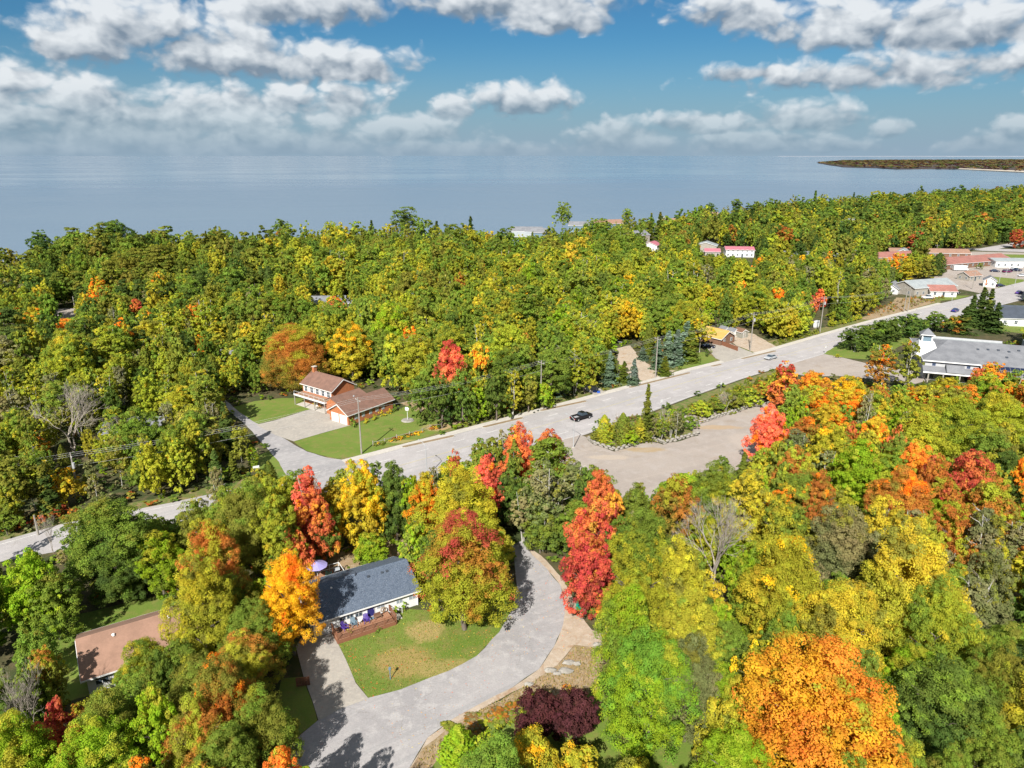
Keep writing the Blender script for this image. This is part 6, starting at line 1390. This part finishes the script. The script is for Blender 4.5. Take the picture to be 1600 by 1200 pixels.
# species and colour by neighbourhood, read off the photograph in a coarse way: (px range, py range, [(kind, palette, weight)...])
ZONES = [
 ((-300, 2200), (0, 345), [('maple', 'olive', 5), ('pine', 'deep', 2), ('cedar', 'conifer', 3), ('maple', 'green', 3), ('spruce', 'conifer', 2), ('maple', 'yellowgreen', 2), ('maple', 'rust', .25), ('maple', 'deep', 2)]),
 ((-300, 420), (0, 440), [('maple', 'olive', 5), ('maple', 'deep', 2), ('cedar', 'conifer', 4), ('pine', 'olivecon', 2.5), ('spruce', 'olivecon', 2), ('maple', 'yellowgreen', 2), ('maple', 'green', 2)]),
 ((420, 1100), (0, 400), [('maple', 'olive', 4), ('maple', 'yellowgreen', 3.5), ('poplar', 'green', 3), ('cedar', 'olivecon', 3.5), ('spruce', 'olivecon', 1.8), ('maple', 'olivegold', .8), ('maple', 'rust', .3)]),
 ((1100, 2200), (0, 385), [('maple', 'olive', 5), ('cedar', 'olivecon', 4), ('maple', 'yellowgreen', 2.5), ('maple', 'deep', 3), ('maple', 'olivegold', .7), ('maple', 'rustgreen', .5), ('cedar', 'conifer', 1.5)]),
 ((-300, 420), (440, 560), [('maple', 'olive', 3), ('maple', 'yellowgreen', 4), ('maple', 'green', 2), ('maple', 'deep', 1.6), ('maple', 'orangegreen', .9), ('maple', 'olivegold', 1), ('birch', 'yellowgreen', 2), ('pine', 'conifer', 1), ('birch', 'sage', 1.5), ('cedar', 'olivecon', 2), ('poplar', 'yellowgreen', 2)]),
 ((-300, 420), (560, 730), [('maple', 'yellowgreen', 4), ('birch', 'yellowgreen', 2.5), ('birch', 'sage', 2), ('maple', 'green', 2), ('poplar', 'olive', 2), ('cedar', 'olivecon', 1.5), ('small', 'rustgreen', .6)]),
 ((-300, 420), (730, 860), [('small', 'olive', 3), ('small', 'green', 3), ('cedar', 'olivecon', 2), ('small', 'rust', 1.2), ('birch', 'sage', 1)]),
 ((-300, 560), (860, 1400), [('maple', 'green', 4), ('maple', 'olive', 2), ('maple', 'bright', 1.5), ('maple', 'rustgreen', 1)]),
 ((420, 820), (400, 520), [('maple', 'yellowgreen', 5), ('maple', 'olive', 2), ('maple', 'olivegold', 2), ('birch', 'yellowgreen', 1.5), ('maple', 'green', 2), ('spruce', 'blue', .5), ('cedar', 'olivecon', 1.5), ('poplar', 'yellowgreen', 2), ('maple', 'rustgreen', .4), ('poplar', 'green', 1)]),
 ((820, 1350), (385, 520), [('maple', 'yellowgreen', 5), ('maple', 'olivegold', 2), ('maple', 'bright', 1.5), ('birch', 'yellowgreen', 2), ('maple', 'green', 2), ('cedar', 'olivecon', 2), ('poplar', 'green', 2.5), ('maple', 'yelloworange', .3)]),
 ((600, 1060), (500, 660), [('maple', 'green', 3), ('maple', 'yellowgreen', 3), ('birch', 'yellowgreen', 1.6), ('poplar', 'green', 1.5), ('maple', 'bright', 1.4), ('birch', 'sage', .8), ('maple', 'orangegreen', .5), ('cedar', 'olivecon', 1)]),
 ((420, 640), (500, 640), [('maple', 'green', 4), ('maple', 'yellowgreen', 2)]),
 ((1100, 1500), (385, 500), [('maple', 'yellowgreen', 3), ('maple', 'green', 2.5), ('maple', 'deep', 1), ('maple', 'olive', 2), ('birch', 'sage', 1), ('small', 'green', 1), ('maple', 'orangegreen', .4)]),
 ((560, 1000), (700, 1200), [('maple', 'green', 3), ('maple', 'deep', 1.5), ('birch', 'sage', 1.5), ('maple', 'yellowgreen', 1.5), ('maple', 'olive', 1)]),
 ((980, 1240), (700, 1300), [('maple', 'yellowgreen', 3), ('maple', 'bright', 2), ('maple', 'green', 2), ('maple', 'deep', 1.2), ('maple', 'olivegold', 1)]),
 ((1200, 2200), (560, 800), [('maple', 'yellowgreen', 2.5), ('maple', 'rustgreen', 1.6), ('maple', 'orangegreen', 1.5), ('maple', 'olivegold', 2), ('maple', 'rust', .8), ('maple', 'bright', 1.5), ('birch', 'sage', 1), ('maple', 'olive', 2), ('small', 'pink', .4)]),
 ((1200, 2200), (760, 960), [('maple', 'yellowgreen', 2.5), ('maple', 'olivegold', 2), ('maple', 'green', 1.5), ('maple', 'sage', 1.2), ('maple', 'rustgreen', 1), ('birch', 'sage', .8)]),
 ((1200, 2200), (960, 1500), [('maple', 'deep', 2.5), ('maple', 'green', 3), ('maple', 'olive', 2), ('maple', 'olivegold', 1)]),
]
HT = {'maple': (9.5, 16), 'poplar': (12, 17), 'birch': (11, 15), 'pine': (13, 18), 'spruce': (10, 16), 'cedar': (7, 12), 'small': (5, 8), 'bush': (1.5, 2.5)}
SPREAD = {'maple': .30, 'poplar': .21, 'birch': .23, 'pine': .27, 'spruce': .19, 'cedar': .19, 'small': .46, 'bush': .6}
plan = []
pr_ = random.Random(77)
zone_cache = [(zx, zy, [(k, p) for k, p, _ in mix_], np.cumsum([w_ for *_, w_ in mix_])) for zx, zy, mix_ in ZONES]
CP = [(np.array(c), min(p[0] for p in c), max(p[0] for p in c), min(p[1] for p in c), max(p[1] for p in c)) for c in CLEAR]


def blocked(x, y, h, r):
    qx, qy = [], []
    for z, k in ((h, 0), (h * .92, .5), (h * .92, -.5), (h * .75, .95), (h * .75, -.95), (h * .5, 1), (h * .5, -1), (h * .5, 0), (h * .25, .6), (h * .25, -.6)):
        a, b_, _ = Q(x + r * k, y, z); qx.append(a); qy.append(b_)
    qx = np.array(qx); qy = np.array(qy)
    for arr, x0, x1, y0, y1 in CP:
        if qx.max() < x0 or qx.min() > x1 or qy.max() < y0 or qy.min() > y1: continue
        if inside(arr, qx, qy).any(): return True
    return False


for (x, y) in cand[np.argsort(cand[:, 1])]:
    sx, sy, s = Q(x, y, 12)
    if sx < -70 or sx > 1670 or sy > 1330: continue
    zs = [z for z in zone_cache if z[0][0] <= sx < z[0][1] and z[1][0] <= sy < z[1][1]]
    z = zs[pr_.randrange(len(zs))] if zs else zone_cache[2]
    u = pr_.random() * z[3][-1]; kind, pal = z[2][int(np.searchsorted(z[3], u))]
    h = pr_.uniform(*HT[kind])
    if y > 300: h *= 1.12
    if y < 170: h *= 0.82
    if 40 < sx < 160 and 610 < sy < 760: h = min(h, 7.5)
    if 1075 < sx < 1180 and 790 < sy < 960: h = min(h, 9)
    h *= pr_.choice((.75, .9, 1.0, 1.0, 1.1, 1.22)) if y > 170 else 1.0
    r = h * SPREAD[kind] * pr_.choice((.75, .85, .95, 1.05, 1.2, 1.5))
    if y > 520: r *= 1.3
    hit = False
    for f in (1.0, 0.72, 0.5, 0.32):
        if not blocked(x, y, h * f, r * f):
            if f < .6 and kind == 'maple': kind = 'small'
            plan.append((x, y, h * f, r * f, kind, pal)); break

# shrubs and saplings at the feet of the front rows, where the photograph looks into the wood's edge
NEEDS = {'maple': 235, 'poplar': 70, 'birch': 110, 'pine': 40, 'spruce': 40, 'cedar': 110, 'small': 100, 'bush': 40}
byk = {}
for t_ in plan: byk.setdefault(t_[4], []).append(t_)
mass = []
for kind, lst in byk.items():
    lst.sort(key=lambda t_: -Q(t_[0], t_[1], 8)[2] * t_[3] * (1.0 if 0 < Q(t_[0], t_[1], t_[2])[0] < 1600 else .3))
    n = NEEDS[kind]
    for (x, y, h, r, k, pal) in lst[:n]: make_tree(k, x, y, h, r, pal)
    mass += lst[n:]

# ------------------------------------------------------------------ the rest of the wood as one mass
def merge(name, lst, label=None):
    """low leafy clumps joined into one mesh"""
    P_, L_, Tn = [], [], []
    R = np.random.default_rng(9)
    for (x, y, h, r, k, pal) in lst:
        pts_, cl, lf, hg = TINY[R.integers(0, 3)]
        a = R.uniform(0, 6.28); c, s = math.cos(a), math.sin(a); sxy = r / RAD['small']
        q = pts_ * np.array([sxy, sxy, h]); q = np.stack([q[:, 0] * c - q[:, 1] * s + x, q[:, 0] * s + q[:, 1] * c + y, q[:, 2]], 1)
        nq = len(cl); p = PAL[pal]; A_, B_ = np.array(p[0]), np.array(p[1])
        col = (A_ + (B_ - A_) * (cl[:, None] < p[3])) * R.uniform(.8, 1.2)
        P_.append(q); L_.append(np.stack([cl, lf, hg], 1)); Tn.append(np.concatenate([col, np.ones((nq, 1))], 1))
    P_ = np.concatenate(P_); L_ = np.concatenate(L_); Tn = np.concatenate(Tn)
    me = crown_mesh(name, P_, L_[:, 0], L_[:, 1], L_[:, 2], M['leaves_mass'])
    ca = me.attributes.new('tint', 'FLOAT_COLOR', 'FACE'); ca.data.foreach_set('color', Tn.astype(np.float32).ravel())
    o = bpy.data.objects.new(name, me); C.objects.link(o); tag(o, label, kind='stuff'); print(name, len(lst), len(P_) // 2, 'tris'); return o


def wood_mass(name, lst, label):
    """one object whose points carry a crown each, chosen, turned, sized and tinted per point"""
    src = bpy.data.collections.new('crown_kinds'); order = []
    for k_ in LOD:
        if k_ == 'bush': continue
        for li in (2, 3):
            for v_ in range(VAR[k_][li]):
                me = CROWN[k_, li, v_].copy(); me.materials.clear(); me.materials.append(M['leaves_far'])
                o = bpy.data.objects.new(f'a{len(order):03d}', me); src.objects.link(o); order.append((k_, li))
    R = random.Random(3); pts_, idx, rot, scl, ta, tb, tc, pt = [], [], [], [], [], [], [], []
    for (x, y, h, r, k, pal) in lst:
        near = y < 430; ids = [i for i, q in enumerate(order) if q == (k if k != 'bush' else 'small', 2 if near else 3)]
        pts_.append((x, y, 0)); idx.append(R.choice(ids)); rot.append((0, 0, R.uniform(0, 6.28))); s = r / RAD[k]; scl.append((s, s, h)); p = PAL[pal]
        j = lambda c: tuple(v * (1 + R.uniform(-.07, .07)) for v in c); g_ = R.uniform(.82, 1.18)
        ta.append([v * g_ for v in j(p[0])]); tb.append([v * g_ for v in j(p[1])]); tc.append([v * g_ for v in j(p[2])]); pt.append((p[3] + R.uniform(-.4, .4), max(0, p[4] - .12 + R.uniform(-.08, .03)), p[5]))
    me = bpy.data.meshes.new(name); me.from_pydata(pts_, [], [])
    a = me.attributes.new('pick', 'INT', 'POINT'); a.data.foreach_set('value', idx)
    for nm, dat in (('turn', rot), ('size', scl), ('tint_a', ta), ('tint_b', tb), ('tint_c', tc), ('patch', pt)):
        a = me.attributes.new(nm, 'FLOAT_VECTOR', 'POINT'); a.data.foreach_set('vector', np.array(dat, dtype=np.float32).ravel())
    o = bpy.data.objects.new(name, me); C.objects.link(o); tag(o, label, kind='stuff')
    ng = bpy.data.node_groups.new('wood', 'GeometryNodeTree'); ng.interface.new_socket('Geometry', in_out='INPUT', socket_type='NodeSocketGeometry'); ng.interface.new_socket('Geometry', in_out='OUTPUT', socket_type='NodeSocketGeometry')
    gi = ng.nodes.new('NodeGroupInput'); go = ng.nodes.new('NodeGroupOutput'); ip = ng.nodes.new('GeometryNodeInstanceOnPoints'); ci = ng.nodes.new('GeometryNodeCollectionInfo')
    ci.inputs[0].default_value = src; ci.inputs['Separate Children'].default_value = True; ci.inputs['Reset Children'].default_value = True
    def na(n, typ):
        q = ng.nodes.new('GeometryNodeInputNamedAttribute'); q.data_type = typ; q.inputs[0].default_value = n; return next(s for s in q.outputs if s.enabled and s.name == 'Attribute')
    L = ng.links.new; L(gi.outputs[0], ip.inputs['Points']); L(ci.outputs[0], ip.inputs['Instance']); ip.inputs['Pick Instance'].default_value = True
    L(na('pick', 'INT'), ip.inputs['Instance Index']); e2r = ng.nodes.new('FunctionNodeEulerToRotation'); L(na('turn', 'FLOAT_VECTOR'), e2r.inputs[0]); L(e2r.outputs[0], ip.inputs['Rotation']); L(na('size', 'FLOAT_VECTOR'), ip.inputs['Scale'])
    L(ip.outputs[0], go.inputs[0]); md = o.modifiers.new('wood', 'NODES'); md.node_group = ng; return o


wood_mass('distant_woods', mass, 'dense mixed wood of green and yellowing trees running back to the lake')
# the peninsula's low scrub
R_ = np.random.default_rng(2); pl_ = []
pa = np.array(pen); gx, gy = R_.uniform(pa[:, 0].min(), pa[:, 0].max(), 26000), R_.uniform(pa[:, 1].min(), pa[:, 1].max(), 26000)
kk = inside(pen, gx, gy) & (gx / gy < .78)
for x, y in list(zip(gx[kk], gy[kk]))[:2600]: pl_.append((x, y, R_.uniform(6, 11), R_.uniform(8, 15) * (1 + y / 6000), 'small', ['brown', 'purple', 'deep', 'sage', 'purple', 'brown'][R_.integers(0, 6)]))
merge('peninsula_scrub', pl_, 'low rusty and dark scrub covering the peninsula')

# undergrowth at the wood's edges: short leafy clumps, weeds, fallen leaves
ug = []
for (y0, y1, s, hm) in ((44, 130, 2.6, 1.5), (130, 235, 3.2, 1.6)):
    W_ = y1 * .72 + 5; gx, gy = jitter_grid(-W_, W_, y0, y1, s, R_)
    kk = (np.abs(gx) < gy * .74 + 4)
    for g_ in GROUND: kk &= ~inside(g_, gx, gy)
    for x, y in zip(gx[kk], gy[kk]):
        if R_.random() < .62: ug.append((x, y, R_.uniform(.6, hm), R_.uniform(.7, 1.5), 'small', ['olive', 'green', 'deep', 'rustgreen', 'sage', 'bright'][R_.integers(0, 6)]))
merge('undergrowth', ug, 'low leafy undergrowth on the woodland floor')
# tall weeds and sumac along the verge banks
vg = []
def strip(a, b_, n, hh, pals, wdt):
    A_, B_ = Vector(P(*a)), Vector(P(*b_)); d = (B_ - A_).normalized(); nn = Vector((-d.y, d.x))
    for i in range(n):
        p = A_.lerp(B_, R_.random()) + nn * R_.uniform(-wdt, wdt); vg.append((p.x, p.y, R_.uniform(*hh), R_.uniform(.4, .9), 'small', pals[R_.integers(0, len(pals))]))
strip((0, 832), (115, 800), 60, (.9, 2.2), ['rust', 'dullred', 'rustgreen', 'brown'], 2.2); strip((586, 697), (690, 666), 40, (.25, .7), ['rust', 'brown', 'yelloworange', 'olive'], .7)
strip((1350, 492), (1460, 464), 110, (.5, 1.4), ['rust', 'brown', 'olive', 'rustgreen'], 5); strip((1210, 538), (1280, 519), 50, (.4, 1.2), ['green', 'yellowgreen', 'olive'], 1.5); strip((1295, 512), (1345, 498), 60, (1.2, 2.0), ['yellowgreen', 'olivegold', 'green'], .8)
strip((720, 655), (900, 612), 80, (.3, .9), ['green', 'olive', 'yellowgreen'], 1.6); strip((940, 668), (1150, 640), 160, (.3, 1.2), ['olive', 'yellowgreen', 'green', 'brown'], 3.0); strip((1085, 640), (1200, 596), 90, (.4, 1.4), ['olive', 'yellowgreen', 'rustgreen'], 2.0)
strip((700, 1150), (900, 1080), 90, (.15, .5), ['olive', 'yellowgreen', 'brown', 'rust'], 1.5); strip((470, 868), (640, 838), 60, (.2, .7), ['olive', 'bright', 'brown'], 1.5)
merge('verge_weeds', vg, 'ragged weeds and low sumac along the road verges')

# grass tufts on the near lawns
def grass(name, polys, dens, hgt, cols, label):
    R = np.random.default_rng(4); PP, TT = [], []
    for poly in polys:
        g_ = np.array([P(*q) for q in poly]); x0, y0 = g_.min(0); x1, y1 = g_.max(0); n = int((x1 - x0) * (y1 - y0) * dens)
        x = R.uniform(x0, x1, n); y = R.uniform(y0, y1, n); k = inside([tuple(q) for q in g_], x, y); x, y = x[k], y[k]; n = len(x)
        a = R.uniform(0, 6.28, n); hh = hgt * R.uniform(.4, 1.3, n); w_ = R.uniform(.03, .09, n); lx, ly = R.normal(size=n) * .05, R.normal(size=n) * .05
        b0 = np.stack([x - np.cos(a) * w_, y - np.sin(a) * w_, np.full(n, .0)], 1); b1 = np.stack([x + np.cos(a) * w_, y + np.sin(a) * w_, np.full(n, .0)], 1)
        t1 = np.stack([x + np.cos(a) * w_ * .4 + lx, y + np.sin(a) * w_ * .4 + ly, hh], 1); t0 = np.stack([x - np.cos(a) * w_ * .4 + lx, y - np.sin(a) * w_ * .4 + ly, hh], 1)
        PP.append(np.stack([b0, b1, t1, t0], 1).reshape(-1, 3)); ci = R.integers(0, len(cols), n); TT.append(np.concatenate([np.array(cols)[ci] * R.uniform(.7, 1.3, (n, 1)), np.ones((n, 1))], 1))
    PP = np.concatenate(PP); TT = np.concatenate(TT); n = len(TT)
    me = crown_mesh(name, PP, np.full(n, .5), np.full(n, .5), np.full(n, .5), M['leaves_mass']); ca = me.attributes.new('tint', 'FLOAT_COLOR', 'FACE'); ca.data.foreach_set('color', TT.astype(np.float32).ravel())
    o = bpy.data.objects.new(name, me); C.objects.link(o); tag(o, label, kind='stuff')
grass('grass', [[(521, 992), (560, 985), (640, 952), (690, 955), (800, 905), (808, 918), (780, 988), (745, 1025), (700, 1049), (625, 1078), (576, 1091), (556, 1066), (540, 1030)]], 55, .10, [(0.14, 0.20, 0.03), (0.20, 0.21, 0.05), (0.26, 0.22, 0.08), (0.10, 0.17, 0.02)], 'short mown grass of the front lawn')
grass('dry_grass', [[(897, 1012), (985, 1020), (990, 1060), (900, 1090), (800, 1110), (720, 1150), (640, 1230), (660, 1175), (760, 1104), (870, 1044)]], 22, .22, [(0.36, 0.27, 0.12), (0.30, 0.24, 0.10), (0.18, 0.20, 0.05)], 'dry grass on the roadside bank')
def litter(name, polys, dens, cols, label):
    R = np.random.default_rng(14); PP, TT = [], []
    for poly in polys:
        g_ = np.array([P(*q) for q in poly]); x0, y0 = g_.min(0); x1, y1 = g_.max(0); n = int((x1 - x0) * (y1 - y0) * dens)
        x = R.uniform(x0, x1, n); y = R.uniform(y0, y1, n); k = inside([tuple(q) for q in g_], x, y) & (R.random(n) < .3 + .7 * (np.sin(x * 1.3) * np.sin(y * .9) > -.1)); x, y = x[k], y[k]; n = len(x)
        pos = np.stack([x, y, np.full(n, .045)], 1); nr = np.stack([R.normal(size=n) * .3, R.normal(size=n) * .3, np.ones(n)], 1); PP.append(leaf_quads(pos, nr, .15, R=R))
        ci = R.integers(0, len(cols), n); TT.append(np.concatenate([np.array(cols)[ci], np.ones((n, 1))], 1))
    PP = np.concatenate(PP); TT = np.concatenate(TT); n = len(TT)
    me = crown_mesh(name, PP, np.full(n, .5), np.full(n, .5), np.full(n, .5), M['leaves_mass']); ca = me.attributes.new('tint', 'FLOAT_COLOR', 'FACE'); ca.data.foreach_set('color', TT.astype(np.float32).ravel())
    o = bpy.data.objects.new(name, me); C.objects.link(o); tag(o, label, kind='stuff')
litter('fallen_leaves', [[(478, 980), (540, 990), (580, 1092), (500, 1125), (470, 1050)], [(800, 900), (880, 930), (870, 1000), (760, 1090), (640, 1180), (560, 1110), (720, 1050)], [(521, 992), (700, 960), (800, 930), (745, 1025), (576, 1091)], [(820, 850), (880, 905), (910, 960), (980, 1003), (880, 1030)]], 1.6,
       [(0.55, 0.30, 0.06), (0.45, 0.18, 0.05), (0.50, 0.42, 0.10), (0.30, 0.14, 0.06), (0.5, .1, .04)], 'scattered fallen leaves on the street and lawn')

# ------------------------------------------------------------------ a label of its own for each tree: look first, then what it stands beside
LM = [('the brick house', P(520, 640)), ('the blue roof', P(570, 930)), ('the brown-roofed bungalow', P(200, 1030)), ('the golden-roofed cottage', P(1120, 530)), ('the solar panels', P(1520, 580)), ('the dark red maple', P(905, 940)),
      ('the bare grey tree', P(1128, 890)), ('the big orange maple', P(1290, 1190)), ('the driveway maple', P(450, 1040)), ('the big pale bare tree', P(95, 705)), ('the tall lawn pole', P(565, 709)), ('the left transformer pole', P(124, 778)),
      ('the coral-topped maple', P(703, 640)), ('the red-orange maple', P(524, 500)), ('the flat grey roof', P(345, 556)), ('the grey shingle roof', P(213, 665)), ('the small mauve-brown roof', P(702, 455)), ('the long low grey roof', P(1140, 440)), ('the pink-roofed building', P(1157, 398)),
      ('the salmon-roofed motel', P(1507, 410)), ('the mint-roofed building', P(1447, 450)), ('the orange town tree', P(1290, 425)), ('the dark spruce cluster', P(1535, 510)), ('the round hedge trees', P(1375, 545)), ('the planted island', P(1000, 680)), ('the tip of the gravel lot', P(980, 760)), ('the coral maple', P(1206, 700)),
      ('the bright red maple', P(1528, 780)), ('the rust maple', P(1420, 800)), ('the gravel yard hut', P(971, 536)), ('the lone blue spruce', P(878, 622)), ('the red bush at the road', P(917, 600)), ('the lone aspen', P(880, 372)), ('the tallest poplar', P(632, 375)),
      ('the biggest skyline maple', P(175, 405)), ('the left gravel patch', P(100, 490)), ('the white birch trunks', P(1030, 440)), ('the yellow poplar', P(1098, 530)), ('the crossroads', P(500, 745)), ('the dark purple tree', P(870, 1165)), ('the turquoise utility box', P(909, 953)), ('the lime green maple', P(1020, 1150)),
      ('the orange-topped maple', P(455, 620)), ('the pale lakeside roofs', P(820, 365)), ('the tan gable', P(1052, 350)), ('the tiny white house', P(1330, 352)), ('the hedge transformer pole', P(1281, 520)), ('the dark ridge trees', P(1150, 335)), ('the big yellow maple', P(1235, 1000)), ('the dark grey roof', P(1080, 410))]
KW = {'maple': 'maple', 'poplar': 'poplar', 'birch': 'birch', 'pine': 'pine', 'spruce': 'spruce', 'cedar': 'cedar', 'small': 'round tree', 'bush': 'bush', 'bare': 'leafless tree'}
GRP = {'maple': 'maples', 'poplar': 'poplars', 'birch': 'birches', 'pine': 'pines', 'spruce': 'spruces', 'cedar': 'cedars', 'small': 'small round trees', 'bush': 'garden bushes', 'bare': 'leafless trees'}
lmq = [(n_, Q(p[0], p[1], 3)[:2]) for n_, p in LM]
words_ = {}
for i, t_ in enumerate(TREES):
    root, kind, pal, h, r, x, y, lb = t_
    root['group'] = GRP[kind]
    if i in LABEL_HERO: lb = LABEL_HERO[i]
    if lb: root['label'] = lb; continue
    qx, qy, s = Q(x, y, h * .7)
    near = sorted(lmq, key=lambda l: math.hypot(l[1][0] - qx, (l[1][1] - qy) * 1.2))
    nm, (lx, ly) = near[0]; dx, dy = qx - lx, qy - ly
    rel = ('right of' if dx > 0 else 'left of') if abs(dx) > abs(dy) * 2.2 else (('behind' if dy < 0 else 'in front of') if abs(dy) > abs(dx) * 2.2 else (('behind right of' if dx > 0 else 'behind left of') if dy < 0 else ('before and right of' if dx > 0 else 'before and left of')))
    colour = PAL[pal][6]
    if kind == 'bare': colour = 'pale'
    words_.setdefault((colour, KW[kind], rel, nm), []).append((math.hypot(dx, dy), h, root))
ORD = ['nearest', 'second', 'third', 'fourth', 'fifth', 'sixth', 'seventh', 'eighth', 'ninth', 'tenth', 'eleventh', 'twelfth', 'thirteenth', 'fourteenth', 'fifteenth', 'sixteenth', 'seventeenth', 'eighteenth', 'nineteenth', 'twentieth']
for (colour, kw, rel, nm), lst in words_.items():
    lst.sort(key=lambda q: q[0])
    for i, (_, h, root) in enumerate(lst):
        if len(lst) == 1: root['label'] = f'{colour} {kw} {rel} {nm}'
        else: root['label'] = f'{colour} {kw} {rel} {nm}, {ORD[min(i, 19)]}' + (' one out' if i else '')
print('trees', len(TREES), 'mass', len(mass), 'objects', len(bpy.data.objects))
